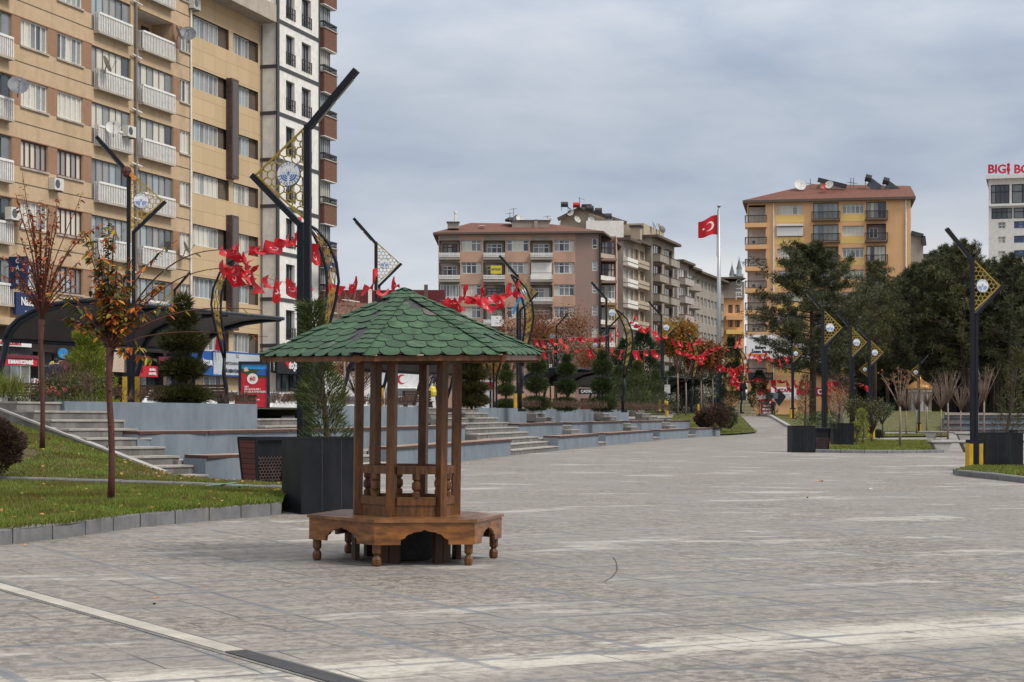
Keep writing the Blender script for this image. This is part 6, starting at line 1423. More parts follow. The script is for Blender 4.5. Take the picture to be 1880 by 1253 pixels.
bigd = cone_conifer('broad dark fir behind the terrace row, left of the yellow tree', terr(1180, 118, 1.5), 5.2, 2.0, 'needle_dark', 7000, .3, .05)
dup(bigd, 'second broad dark fir behind the yellow tree', terr(1150, 124, 1.5), 2, .95); dup(bigd, 'dark bluish spruce left of the statue', (*XY(1342,152), H(*XY(1342,152))), 1, (.75,.75,1.25)); dup(bigd, 'low dark spruce right of the statue', (*XY(1394,156), H(*XY(1394,156))), 3, (.7,.7,.75))
dup(bigd, 'dark conifer clump behind the rusty tree', (*XY(1290,160), H(*XY(1290,160))), 4, (1.2,1.2,.9)); dup(bigd, 'dark conifer clump below the hanging flags', (*XY(1242,165), H(*XY(1242,165))), 5, (1.3,1.3,.85))
# juniper in the near planter: loose, tall, leaning slightly left
x, y = XY(588, 26.85)
t = cone_conifer('tall loose juniper growing in the near black planter', (x+.12, y, G(x,y)+.98), 2.15, .34, 'needle_green', 5200, .15, .015, 'juniper', .02, .34)
t.rotation_euler = (0, -R(7), 0)
x, y = XY(1478, 72.4); cone_conifer('thin sparse conifer in the black planter beside the park lawn', (x, y, H(x,y)+.98), 2.1, .42, 'needle_olive', 900, .16, .022, 'juniper', .1)
x, y = XY(1545, 84); 
def ball(name, lab, base, rx, rz, m, n=2600, L=.08, wd=.018, cat='shrub'):
    o = leafobj(name, [conifer_blades(0,0,rz*.9,rx,rz,n,L,wd,.2,.75), conifer_blades(0,0,rz*.9,rx*.7,rz*.7,n//3,L,wd*2,.2,.2)], m); o.location = base; tag(o, lab, cat); return o
ball('round_shrub', 'dark round shrub spilling over the second black planter', (x-1.0, y-.5, H(x,y)+.7), .75, .55, 'needle_dark')
ball('round_shrub', 'dark red brown ball shrub at the left picture edge on the slope', W(-2, 856, 31), .42, .42, 'leaf_brown', 9000, .06, .016)
def bush(name, lab, base, rx, ry, rz, m, n, L=.09, wd=.03, up=.6, cat='bush'):
    k = max(5, n//300); cs = rng.normal(size=(k,3))*np.array([rx*.5,ry*.5,rz*.33])+np.array([0,0,rz*.5]); idx = rng.integers(0,k,n)
    P = cs[idx]+rng.normal(size=(n,3))*np.array([rx,ry,rz])*.16; P[:,2] = np.abs(P[:,2]); D = rng.normal(size=(n,3))*.6+np.array([0,0,up]); o = leafobj(name, [leaves(P, D, rng.uniform(L*.6,L*1.3,n), wd)], m); o.location = base; tag(o, lab, cat); return o
t = cone_conifer('lime green upright cypress bush left of the striped lamp base', terr(163, 43.5), 1.75, .62, 'leaf_lime', 6500, .13, .022, 'cypress_bush', 0, .38)
bush('rose_bush', 'rose bush with a few pink blooms behind the top step', terr(118, 42), 1.1, .8, .75, 'needle_olive', 2600, .08, .03)
bush('bare_bush', 'dry brown bush between the rose bush and the lime green cypress', terr(142, 42.2), .5, .5, 1.0, 'shrub_dead', 1300, .14, .012, .9)
for i, (px, py) in enumerate(((91,718),(104,722),(118,716),(97,714))):
    o = leafobj('rose_bloom', [conifer_blades(0,0,0,.045,.04,60,.035,.03)], 'rose'); o.location = W(px, py, 41.3); tag(o, ['leftmost','lowest','rightmost','topmost'][i]+' pink rose bloom on the rose bush', 'flower')
gw = MB()
bush('green_weeds', 'green weeds beside the bench at the far left', terr(6, 40.5), .5, .5, .6, 'grass', 900, .3, .02, 1.6, 'weeds')
bush('dark_shrub', 'small dark creeping shrub at the left end of the top grey wall', W(97, 772, 39), .55, .4, .35, 'needle_dark', 1500, .07, .03)
# low bare hedges behind the top wall
for (p0, p1, y0, y1, lab) in ((225,300,44.5,45,'row of dry red brown hedge twigs left of the stepped conifer'),(375,465,46.5,47.5,'row of dry hedge twigs in front of the black bench'),(500,640,50.5,57,'row of dry red brown hedge twigs right of the red poster'),(660,760,58,62,'dry hedge twigs seen between the kiosk posts'),(960,1110,73.5,79,'dry hedge twigs under the dark topiaries'),(1120,1230,90,98,'dry hedge twigs at the far end of the terrace')):
    a, b = Vector(terr(p0, y0)), Vector(terr(p1, y1)); n = int(700*(b-a).length/3); s = rng.random((n,1)); P = np.array(a)*(1-s)+np.array(b)*s+rng.normal(0,.12,(n,3))*np.array([1,1,.1]); P[:,2] += .08+rng.random(n)*.22
    o = leafobj('dry_hedge', [leaves(P, rng.normal(size=(n,3))*.45+np.array([0,0,1.0]), rng.uniform(.12,.32,n), .014)], 'shrub_dead'); tag(o, lab, 'hedge')
# round clipped bushes at the end of the tiers
for px, Y, r, lab in ((1293,118,.62,'left one of the round clipped brown bushes on the end of the seat walls'),(1318,117,.82,'middle round clipped brown bush, nearest, on the end of the seat walls'),(1333,123,.72,'right round clipped brown bush beside the lawn')):
    x, y = XY(px, Y); ball('clipped_bush', lab, (x, y, G(x,y)+.55), r, r*1.0, 'leaf_brown' if px != 1333 else 'needle_dark', 3200, .12, .04, 'bush')
# slender street trees with autumn crowns
def small_tree(lab, base, h, fz, rc, m, nb=14, nl=1500, bark='bark_pale', L=.14, wd=.10, name='autumn_tree', cz=None, group=None, sx=1.0):
    t = thing(name, lab, 'tree', base, 0, group); mb = MB(); mb.tube([(0,0,0),(.03,0,fz*.5),(0,0,fz)], [.07,.055,.05], bark, 7); mb.build('trunk', t, True); br = MB(); P = []
    for i in range(nb):
        a = 2.4*i+random.random(); q = .35+.65*random.random(); tip = Vector((rc*q*math.cos(a)*sx, rc*q*math.sin(a), fz+(h-fz)*(1-.45*q*random.random()))); mid = Vector((tip.x*.45, tip.y*.45, fz+(tip.z-fz)*.45)); br.tube([(0,0,fz*random.uniform(.92,1.0)), mid, tip], [.028,.018,.005], bark if m else 'twig_pale', 5)
        for j in range(5):
            s = random.uniform(.3,1); b = mid.lerp(tip, s); e = b+Vector((random.uniform(-.3,.3), random.uniform(-.3,.3), random.uniform(.15,.5)))*(h-fz)*.3; br.tube([b, e], [.010,.003], bark if m else 'twig_pale', 4); P += [b, e, b.lerp(e,.5), mid.lerp(tip, random.random())]
    br.build('branches', t, True)
    if m and nl:
        P = to_np(P); idx = rng.integers(0,len(P),nl); Q = P[idx]+rng.normal(0,.11*(h-fz)*.6,(nl,3)); leafobj('leaves', [leaves(Q, rng.normal(size=(nl,3))+np.array([0,0,-.3]), rng.uniform(L*.6,L*1.2,nl), wd)], m, t)
    return t
def park(px, Y, hh=None): x, y = XY(px, Y); return (x, y, H(x, y)+.05)
small_tree('yellow leaved autumn tree beyond the end of the top wall', (*XY(1244,124), G(*XY(1244,124))+1.3), 6.3, 2.9, 1.55, 'leaf_yellow', 26, 9000, L=.2, wd=.13)
small_tree('rusty orange autumn tree right of the yellow one', (*XY(1287,128), G(*XY(1287,128))+1.2), 5.2, 2.6, 1.5, 'leaf_rust', 26, 8000, L=.2, wd=.13)
small_tree('small red orange tree with leaning trunk beside the far lamp', (*XY(1308,130), G(*XY(1308,130))+1.25), 4.6, 2.8, .8, 'leaf_rust', 12, 1800, L=.18, wd=.12)
small_tree('leafless small tree between the yellow and the rusty tree', (*XY(1259,126), G(*XY(1259,126))+1.3), 3.9, 2.3, .9, None, 8, name='bare_tree')
# bare and brown street trees in front of the pink block
t = small_tree('large brown leaved tree in front of the pink block, left of the lamp', (*XY(1010,128), G(*XY(1010,128))+1.4), 7.0, 2.0, 3.2, 'leaf_rust', 46, 9000, 'bark', .13, .09, 'street_tree', sx=1.2)
dup(t, 'thinner brown leaved tree farther right before the pink block', (*XY(1092,150), G(*XY(1092,150))+1.4), 2, (.8,.8,.8)); dup(t, 'brown leaved tree behind the kiosk roof tip', (*XY(930,134), G(*XY(930,134))+1.4), 4, (.8,.8,.75)); dup(t, 'bare brown tree seen left of the kiosk posts', (*XY(655,150), G(*XY(655,150))+1.4), 1, (1.1,1.1,.62)); dup(t, 'brown tree seen between the kiosk posts', (*XY(780,150), G(*XY(780,150))+1.4), 3, (1,1,.62))
small_tree('yellowish leaved tree behind the olive stepped conifer', (*XY(895,110), G(*XY(895,110))+1.5), 3.6, 1.0, 1.1, 'leaf_yellow', 16, 1300, 'bark')
small_tree('pale yellow birch like tree rising over the left slope of the kiosk roof', (*XY(632,96), G(*XY(632,96))+1.5), 6.3, 2.5, 1.0, 'leaf_yellow', 14, 600, 'bark_pale', .1, .03)
# saplings in the park, right
sap = small_tree('leafless pale sapling nearest the far right benches, widest crown', park(1740, 112), 4.4, 2.3, 1.05, None, 22, name='bare_tree', group='leafless saplings in the park')
for px, Y, s, lab in ((1728,120,.85,'leafless sapling just left of the widest one'),(1764,122,.82,'leafless sapling between the widest one and the big lamp post'),(1807,110,1.05,'leafless sapling just right of the big lamp post'),(1795,125,.9,'leafless sapling half hidden by the big lamp post'),(1683,135,.85,'leafless sapling in front of the golden domed kiosk'),(1702,132,.95,'leafless sapling right of the distant small lamp'),(1664,134,.8,'leafless sapling left of the golden domed kiosk')): dup(sap, lab, park(px, Y), px*.7, s)
small_tree('sapling with a few orange leaves at the back of the small park lawn', park(1652, 83), 3.6, 1.9, .9, 'leaf_rust', 9, 90, name='autumn_tree')
small_tree('reddish leaved sapling near the tall pine', park(1530, 120), 3.2, 1.2, .9, 'leaf_red', 12, 700)
small_tree('purple leaved small tree behind the pedestrian', park(1548, 158), 5.0, 1.5, 1.3, 'leaf_brown', 16, 1500)
# conifers and topiary on the small park lawn
def lawnp(px, py): return GP(px, py)+Vector((0,0,.09))
t = thing('spiral_topiary', 'yellow green pom pom topiary with three balls on the small park lawn', 'topiary', lawnp(1583, 819)); mb = MB(); mb.tube([(0,0,0),(.08,0,.5),(0,0,1.6)], [.05,.04,.03], 'bark', 6); mb.build('trunk', t); leafobj('foliage', [conifer_blades(.1,0,.42,.36,.2,1100,.07,.02,.3,.7), conifer_blades(0,0,.95,.36,.27,1300,.07,.02,.3,.7), conifer_blades(-.02,0,1.5,.24,.25,800,.07,.02,.3,.7)], 'leaf_lime', t)
t = thing('ball_topiary', 'small dark topiary with a lime green cap left of the three ball one', 'topiary', lawnp(1572, 821)); mb = MB(); mb.tube([(0,0,0),(0,0,.9)], [.04,.03], 'bark', 6); mb.build('trunk', t); leafobj('foliage', [conifer_blades(0,0,.72,.24,.2,600,.06,.02,.3,.7)], 'needle_green', t); leafobj('cap_foliage', [conifer_blades(0,0,.98,.2,.14,500,.05,.02,.3,.7)], 'leaf_lime', t)
ball('low_shrub', 'low green shrub at the left of the small park lawn', lawnp(1557, 817), .42, .16, 'needle_green'); ball('low_shrub', 'low dark shrub on the thin lawn strip', lawnp(1612, 806), .35, .25, 'needle_dark')
small_tree('bushy brown green shrub tree behind the pom pom topiary, left', park(1574, 92), 2.4, .4, .9, 'needle_olive', 16, 1500, 'bark', .12, .05, 'shrub_tree'); small_tree('bushy brown green shrub tree behind the pom pom topiary, right', park(1600, 95), 2.3, .4, .9, 'needle_olive', 16, 1400, 'bark', .12, .05, 'shrub_tree'); small_tree('small round crowned green tree on the thin lawn strip', park(1620, 114), 2.2, .9, .8, 'needle_green', 14, 1500, 'bark', .12, .05, 'shrub_tree'); small_tree('tan dry shrub right of the second black planter', park(1540, 100), 2.9, .5, .7, 'grass_dry', 12, 500, 'bark_pale', .14, .03, 'shrub_tree')
t = cone_conifer('sparse olive conifer leaning over the big black planter at the right edge', (*XY(1846,52.5), G(*XY(1846,52.5))+.9), 2.6, .42, 'needle_olive', 1500, .2, .02, 'conifer_tree', .1); t.rotation_euler = (0, R(9), 0)
# ---- pines
def pine_mesh(h, rc, cz0, nb, tufts, seed, bl=.34, bw=.05, m='needle_pine', trunk_r=.2, flat=.5):
    rs = random.Random(seed); mb = MB(); mb.tube([(0,0,0),(.1,.05,h*.4),(-.05,.1,h*.75),(0,0,h*.97)], [trunk_r,trunk_r*.8,trunk_r*.5,.03], 'bark', 8); tr = mb.mesh('trunk', True); br = MB(); T = []
    for i in range(nb):
        f = i/nb; z = cz0+(h-cz0)*f; a = 2.399*i+rs.random()*.6; R_ = rc*(math.sin(math.pi*min(1,(.18+.82*f)))**.8+.10)*rs.uniform(.6,1.15); R_ = max(R_, .35)
        tip = Vector((R_*math.cos(a), R_*math.sin(a), z+R_*rs.uniform(.05,.45))); mid = Vector((tip.x*.5, tip.y*.5, z+R_*.08)); br.tube([(0,0,z), mid, tip], [.06,.035,.012], 'bark', 4)
        for j in range(tufts):
            s = rs.uniform(.32,1.05); b = mid.lerp(tip, max(0,(s-.5)*2)) if s > .5 else Vector((0,0,z)).lerp(mid, s*2); off = Vector((rs.gauss(0,.17)*R_*.5, rs.gauss(0,.17)*R_*.5, rs.gauss(.1,.15))); T.append(b+off)
            if j % 3 == 0: br.tube([b, b+off], [.015,.006], 'bark', 3)
    T = to_np(T); k = 19; P = np.repeat(T, k, 0); n = len(P); d = unit(rng.normal(size=(n,3))+np.array([0,0,.55])); V, Fq = leaves(P+d*.04, d, rng.uniform(bl*.6,bl*1.15,n), bw)
    return tr, br.mesh('branches'), npmesh('needles', V, Fq, [m])
PM = [pine_mesh(12.2, 2.9, 3.4, 56, 20, 1, .36, .042), pine_mesh(13.0, 3.1, 4.6, 56, 20, 2, .36, .042), pine_mesh(11.2, 2.7, 2.4, 54, 19, 3, .36, .042), pine_mesh(13.6, 2.8, 5.6, 50, 21, 4, .36, .042)]
def pine(v, base, rz, lab, s=1.0, group=None, pm=None):
    t = thing('pine_tree', lab, 'pine tree', base, rz, group); t.scale = (s,s,s) if not hasattr(s,'__len__') else s; tr, br, nd = (pm or PM[v]); place('trunk', tr, t); place('branches', br, t); place('needles', nd, t); return t
big = pine_mesh(14.9, 4.9, 4.0, 72, 46, 11, .40, .048, 'needle_dark' if False else 'needle_pine', .30)
# the tall pine has a lop-sided, open crown
x, y = XY(1492, 150); pine(0, (x, y, H(x,y)), .6, 'tall dark pine with open crown right of the flagpole', (1,1,.985), pm=big)
x, y = XY(1607, 188); pine(1, (x, y, H(x,y)), 1.2, 'dark narrow pine just right of the tall pine, before the orange block', (.95,.95,1.18))
x, y = XY(1572, 196); pine(2, (x, y, H(x,y)), 2.2, 'bushy pine between the tall pine and the narrow one', (1.1,1.1,1.1))
x, y = XY(1542, 204); pine(0, (x, y, H(x,y)), 3.2, 'pine half hidden behind the tall pine', (1.0,1.0,1.05))
# the wood: every pine of it a tree
wood = [(1645,148,2,.98),(1662,160,0,1.0),(1680,142,2,1.05),(1700,152,1,.98),(1716,144,0,.98),(1735,160,1,1.12),(1752,148,0,1.12),(1770,140,2,1.22),(1790,150,1,1.08),(1806,142,0,1.16),(1822,156,3,1.12),(1838,145,1,1.08),(1856,138,2,1.30),(1872,150,0,1.18),(1890,142,1,1.10),(1908,150,0,1.15),(1930,145,2,1.2),(1630,172,3,.95),(1655,178,1,.98),(1690,172,3,.98),(1722,176,0,1.10),(1745,176,3,1.08),(1778,172,3,1.08),(1800,176,1,1.14),(1830,174,0,1.2),(1860,172,3,1.12),(1885,175,1,1.2),(1615,186,0,.95),(1596,180,2,.9),(1668,196,1,1.0),(1708,198,0,1.1),(1760,196,1,1.15),(1812,196,0,1.2),(1845,198,1,1.2),(1875,195,3,1.2)]
for i, (px, Y, v, s) in enumerate(wood):
    Y = Y*.9+64; s = s*1.30*(.86 if px > 1780 else 1.0)
    x, y = XY(px, Y); row = 'front' if Y < 212.5 else ('middle' if Y < 235 else 'back'); pos = ['left edge','above the golden dome','between dome and lamp','behind the big lamp','under the white tower','right picture edge'][min(5, max(0, int((px-1590)/52)))]
    pine(v, (x, y, H(x,y)-.1), i*1.3, f"{'tall' if s > 1.4 else 'lower'} pine in the {row} row of the wood, {pos}", s*(.90 if px < 1650 else 1.0), 'pines of the park wood')
# understory darkness: added screen of dark leaves in place of shade behind the pines
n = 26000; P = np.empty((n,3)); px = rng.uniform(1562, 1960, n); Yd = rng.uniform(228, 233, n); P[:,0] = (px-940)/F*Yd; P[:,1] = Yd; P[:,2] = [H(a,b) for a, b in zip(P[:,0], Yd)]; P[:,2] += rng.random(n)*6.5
o = leafobj('shade_screen', [leaves(P, rng.normal(size=(n,3)), rng.uniform(.5,1.0,n), .35)], 'needle_dark'); tag(o, 'added dark leaf screen standing in for shade behind the pine wood', kind='stuff')

# fallen leaves and straw scattered on the lawns
nf = 420; qa = V1[Q1]; qb = V2[Q2]; pts = []
for Qx, k in ((qa, 260), (qb, 160)):
    ii = rng.integers(0, len(Qx), k); pts.append(Qx[ii].mean(1)+rng.normal(0,.05,(k,3))*np.array([1,1,0])+np.array([0,0,.07]))
pts = np.concatenate(pts); o = leafobj('fallen_leaves', [leaves(pts, rng.normal(size=pts.shape)*np.array([1,1,.25]), rng.uniform(.04,.09,len(pts)), .045)], 'fallen'); tag(o, 'fallen orange and yellow leaves scattered over the left lawns', kind='stuff')
# ================================================ CANOPIES, S-POLES, FLAGS, FURNITURE
def canopy(near_back, near_front_px, Y0, Y1, lab, nrib=4, hs=1.0):
    """curved sheet roof cantilevered from leaning posts, running along the street"""
    bx, by = near_back; D = Vector((.38, 1, 0)).normalized() if Y0 < 60 else Vector((.30, 1, 0)).normalized(); n = Vector((D.y, -D.x, 0)); t = thing('canopy', lab, 'canopy', (bx, by, G(bx,by)+1.5), math.atan2(D.y, D.x)-math.pi/2, 'curved black canopies')
    L = Y1-Y0; prof = [(-.55,0),(-.12,1.35),(.0,1.85),(.18,2.18),(.5,2.45),(1.0,2.68),(1.8,2.86),(2.6,2.93),(3.2,2.94)]; prof = [(a, b*hs) for a, b in prof]
    for i in range(nrib):
        yy = L*i/(nrib-1); m = MB(); m.tube([(a, yy, b) for a, b in prof], [.09,.09,.10,.10,.10,.09,.08,.06,.045], 'canopy_pipe', 8); m.build('rib', t, True)
    sh = prof[2:]; m = MB(); V = []
    for yy in np.linspace(-.1, L+.1, 13):
        for a, b in sh: V.append((a, yy, b+.07))
    k = len(sh); m.add(V, [(j*k+i, j*k+i+1, (j+1)*k+i+1, (j+1)*k+i) for j in range(12) for i in range(k-1)], 'canopy_sheet'); m.add([(x, y, z+.03) for x, y, z in V], [(j*k+i, (j+1)*k+i, (j+1)*k+i+1, j*k+i+1) for j in range(12) for i in range(k-1)], 'canopy_pipe'); m.build('roof_sheet', t, True)
    for a, b in (sh[0], sh[-1]): m = MB(); m.tube([(a, -.15, b+.06), (a, L+.15, b+.06)], .065, 'canopy_pipe', 8); m.build('edge_pipe', t, True)
    m = MB(); m.tube([(a, -.12, b+.09) for a, b in sh], .06, 'canopy_pipe', 8); m.build('edge_pipe', t, True)
    return t
canopy(XY(12, 53), None, 53, 64, 'nearest curved black canopy, left, above the wooden benches')
canopy(XY(640, 88), None, 88, 104, 'dark canopy seen between the posts of the wooden kiosk')
canopy(XY(955, 122), None, 122, 142, 'canopy behind the dark topiaries right of the kiosk', hs=.95)
canopy(XY(1165, 150), None, 150, 172, 'farthest canopy behind the last topiaries', hs=.95)
def leaf_pole(lab, px, Y, flip, h=4.75):
    t = thing('decorative_pole', lab, 'pole', terr(px, Y, 1.5), 0, 'curved leaf shaped poles'); s = -1 if flip else 1
    out = [(.02,1.55),(.16,2.1),(.34,2.8),(.42,3.3),(.36,3.8),(.15,4.3),(-.12,4.62),(-.38,4.78)]; inn = [(-.02,1.55),(-.02,2.1),(.06,2.6),(.12,3.1),(.10,3.6),(-.02,4.05),(-.2,4.45),(-.38,4.78)]
    m = MB(); m.tube([(-.06*s,0,0),(-.06*s,0,.6),(.02*s,0,1.1),(0,0,1.6)], [.07,.07,.065,.05], 'black_metal', 8); m.build('stem', t, True)
    for P in (out, inn): m = MB(); m.tube([(a*s,0,b) for a, b in P], .038, 'black_metal', 8); m.build('curved_bar', t, True)
    m = MB(); 
    for i in range(7):
        a0, b0 = out[i], inn[i]; a1, b1 = out[i+1], inn[i+1]
        for q in range(3):
            f0, f1 = q/3, (q+1)/3
            P = lambda u, v: ((u[0]*(1-v)+w_[0]*v)*s, 0, u[1]*(1-v)+w_[1]*v)
            w_ = b0; p00 = P(a0, f0); p01 = P(a0, f1); w_ = b1; p10 = P(a1, f0); p11 = P(a1, f1)
            for u, v in ((p00,p11),(p01,p10),(p00,p10)): m.bar(u, v, .02, .02, 'gold', up=(0,1,0))
    m.build('lattice', t)
    m = MB(); m.box(-.14,.14,-.14,.14,0,.1,'planter_black'); m.build('base_box', t); return t
leaf_pole('leaf shaped curved pole behind the near canopy, in front of the beige office block', 412, 57.5, True)
leaf_pole('leaf shaped curved pole just right of the nearest lamp post', 592, 46.5, False)
leaf_pole('leaf shaped curved pole behind the lamp right of the kiosk roof', 958, 63, False)
leaf_pole('leaf shaped curved pole at the corner of the pink block', 1146, 84, False)
leaf_pole('leaf shaped curved pole behind the yellow autumn tree', 1271, 108, False)
leaf_pole('farthest leaf shaped pole, before the white billboard', 1362, 130, False)
# ---- strings of flags
_fl = []
def flag_mesh(v):
    rs = random.Random(v*13+1); nx, ny = 5, 6; w, h = .26+.10*rs.random(), .50+.12*rs.random(); m = MB(); V = []; uv = []; tw = [.2,1.0,2.2,3.4,.5,-1.8][v%6]; sw = [.0,.35,.7,1.0,.2,.6][v%6]
    for j in range(ny+1):
        f = j/ny; hw = w/2*(1-.35*f*(v%2)); 
        for i in range(nx+1):
            s = i/nx*2-1; x = s*hw; yb = .09*math.sin(f*5+s*2.2+v)*(f+.2); z = -h*f; a = tw*f; X = x*math.cos(a)-yb*math.sin(a); Yv = x*math.sin(a)+yb*math.cos(a)
            z2 = z*math.cos(sw*f*1.4); X += sw*h*f*f*.9; V.append((X, Yv, z2)); uv.append((1-f*1.0, i/nx))
    n = nx+1; Fq = [(j*n+i, j*n+i+1, (j+1)*n+i+1, (j+1)*n+i) for j in range(ny) for i in range(nx)]; me = npmesh('flag', np.array(V), np.array(Fq), ['flag']); l = me.uv_layers.new(name='UVMap')
    vi = np.empty(len(me.loops), np.int32); me.loops.foreach_get('vertex_index', vi); l.data.foreach_set('uv', np.array([(u, v2) for u, v2 in uv], np.float32)[vi].ravel()); me.polygons.foreach_set('use_smooth', [True]*len(Fq)); return me
FM = [flag_mesh(v) for v in range(12)]
def flag_string(lab, pts, Y0, Y1, n, scale=1.0, wind=0.0, dense=False, flags=True):
    """pts: photo polyline the cord follows between depths Y0 and Y1"""
    P = [W(px, py, Y0+(Y1-Y0)*i/(len(pts)-1)) for i, (px, py) in enumerate(pts)]; base = P[0].copy(); t = thing('flag_string', lab, 'flag string', base, 0, 'strings of red crescent flags'); Q = [p-base for p in P]; m = MB(); m.tube(Q, .006, 'pipe', 4); m.build('cord', t); L = [0]
    for i in range(len(Q)-1): L.append(L[-1]+(Q[i+1]-Q[i]).length)
    if Y0 > 75: n = max(2, int(n*.85)); scale *= .88
    for k in range(n):
        s = L[-1]*(k+.5+random.uniform(-.2,.2))/n; i = max(j for j in range(len(Q)) if L[j] <= s); i = min(i, len(Q)-2); p = Q[i].lerp(Q[i+1], (s-L[i])/(L[i+1]-L[i])); d = Q[i+1]-Q[i]
        o = place('flag', random.choice(FM), t, p); a = math.atan2(d.y, d.x) if d.length else 0; o.rotation_euler = (random.uniform(-.4,.4), wind*random.uniform(.3,1.2) if wind else random.uniform(-.35,.35), random.uniform(-1.5,1.5)); q = scale*random.uniform(.85,1.2); o.scale = (q, q, q)
    return t
flag_string('bunched red flags blown along from the left leaf pole towards the nearest lamp', [(398,455),(420,470),(445,466),(470,455),(500,448),(530,444),(545,440),(560,446)], 46, 45, 12, .95, -1.35)
flag_string('tangle of red flags hanging round the left leaf pole', [(400,478),(415,488),(430,492),(440,498),(436,500)], 47, 46, 6, .95, -.6)
flag_string('lower red flags sagging from the left leaf pole to the nearest lamp', [(455,500),(480,508),(505,515),(530,520),(548,540)], 46, 45, 5, 1.15, -1.0)
flag_string('single red flag at the curved pole right of the nearest lamp', [(566,447),(580,448)], 46, 46, 1, 1.1, .3)
flag_string('sparse red flags over the kiosk roof, left of the thin lamp', [(588,520),(620,527),(650,531),(680,534),(715,533),(740,533)], 46, 60, 5, 1.0, -1.2)
flag_string('red flags blown before the pink block, right of the kiosk roof', [(808,552),(835,551),(860,549),(880,549),(900,543),(925,540),(948,532)], 60, 62, 11, 1.1, -1.0)
flag_string('row of red flags over the dark topiaries', [(975,622),(1000,624),(1030,622),(1060,619),(1090,622),(1115,616),(1140,598)], 80, 84, 14, .95, -.4)
flag_string('lower row of red flags behind the topiaries', [(985,645),(1020,644),(1060,643),(1090,641),(1115,640)], 95, 97, 8, .9, -.3)
flag_string('red flags between the pink block corner and the balconied dark block', [(1150,592),(1165,598),(1180,605),(1195,608),(1212,613)], 84, 90, 8, .95, -1.0)
flag_string('evenly spaced hanging red flags under the dark balconies', [(1115,640),(1140,643),(1165,644),(1190,643),(1212,642)], 95, 99, 6, 1.15, 0)
flag_string('pinkish red flags above the yellow autumn tree', [(1212,614),(1235,624),(1255,628),(1275,630),(1282,622)], 100, 108, 9, 1.0, -1.0)
flag_string('bunched red flags between yellow and rusty trees', [(1240,640),(1260,650),(1275,655),(1290,650),(1300,640)], 106, 109, 11, 1.1, -.8)
flag_string('thin red flags from the far lamp towards the billboard', [(1300,640),(1320,641),(1345,637),(1365,633)], 125, 132, 7, 1.0, -1.3)
flag_string('mass of red flags hanging left of the billboard', [(1312,668),(1330,676),(1345,680),(1358,672),(1370,668)], 128, 132, 12, 1.25, -.7)
flag_string('red flags falling in a column above the statue', [(1340,672),(1346,684),(1352,696),(1356,706)], 128, 128, 7, 1.4, 0)
flag_string('red flags across the billboard foot', [(1362,658),(1385,652),(1405,655),(1430,660),(1450,652)], 131, 150, 12, 1.3, -.9)
flag_string('row of hanging red flags in front of the pharmacy', [(1363,696),(1385,697),(1410,698),(1435,698),(1460,699),(1485,700),(1510,702),(1540,700)], 150, 158, 17, 1.6, 0)
flag_string('scattered red flags in the dark of the wood edge', [(1540,700),(1560,706),(1580,704),(1600,712)], 160, 170, 5, 1.6, 0)
# blue cloth on the lamp behind the kiosk roof
m = MB(); m.bar((0,0,0), (-.32,.05,-.75), .3, .05, 'sky_blue'); m.bar((.1,0,.1), (.15,0,-.35), .22, .05, 'sky_blue'); o = m.build('blue_cloth', loc=tuple(W(955, 545, 78.5))); tag(o, 'torn blue cloth caught on the lamp right of the kiosk roof', 'cloth')
# ---- national flag on its pole
x, y = XY(1320, 200); t = thing('flagpole', 'very tall silver flagpole in front of the receding apartment row', 'flagpole', (x, y, H(x,y))); top = EYE+(HZ-380)*200/F-H(x,y)
m = MB(); m.tube([(0,0,0),(0,0,top*.5),(0,0,top)], [.34,.26,.12], 'steel', 12); m.build('mast', t, True); m = MB(); m.lathe((0,0,top), [(.2,0),(.25,.1),(.1,.25)], 'steel', 10); m.build('finial', t); m = MB(); m.tube([(-.15,0,top-.3),(-.25,0,top-5.4),(-.02,0,top-5.9)], .025, 'pipe', 4); m.build('halyard', t)
V = []; uv = []; nx, ny = 12, 8
for j in range(ny+1):
    for i in range(nx+1):
        u, v = i/nx, j/ny; V.append((-.15-2.15*u, .12*math.sin(u*7+v), -.0-2.2*v-.75*u*(1-v*.25)+.12*math.sin(u*6)+.25*u*v)); uv.append((u, v))
me = npmesh('national_flag', np.array(V), np.array([(j*(nx+1)+i, (j+1)*(nx+1)+i, (j+1)*(nx+1)+i+1, j*(nx+1)+i+1) for j in range(ny) for i in range(nx)]), ['flag_big']); l = me.uv_layers.new(name='UVMap'); vi = np.empty(len(me.loops), np.int32); me.loops.foreach_get('vertex_index', vi); l.data.foreach_set('uv', np.array(uv, np.float32)[vi].ravel()); me.polygons.foreach_set('use_smooth', [True]*len(me.polygons))
o = place('national_flag', me, None, (x, y, H(x,y)+top-.9)); tag(o, 'large red flag with white crescent and star flying from the tall pole', 'flag')
# ---- small flags at the office
for i, (px, mt) in enumerate(((401,'letter_red'),(407,'sign_blue'))): m = MB(); m.tube([(0,0,0),(.2,-.3,1.9)], .025, 'rail_white', 5); m.hexa([(.02,-.28,.6),(.4,-.28,.5),(.4,-.26,.5),(.02,-.26,.6),(.16,-.3,1.8),(.42,-.3,1.6),(.42,-.28,1.6),(.16,-.28,1.8)], mt); o = m.build('small_flag', loc=on_front(SX(px,.8), -.6, ZB(px, 662, .8))); tag(o, f"small {'red' if i == 0 else 'blue'} flag on a short staff above the employment office sign", 'flag')
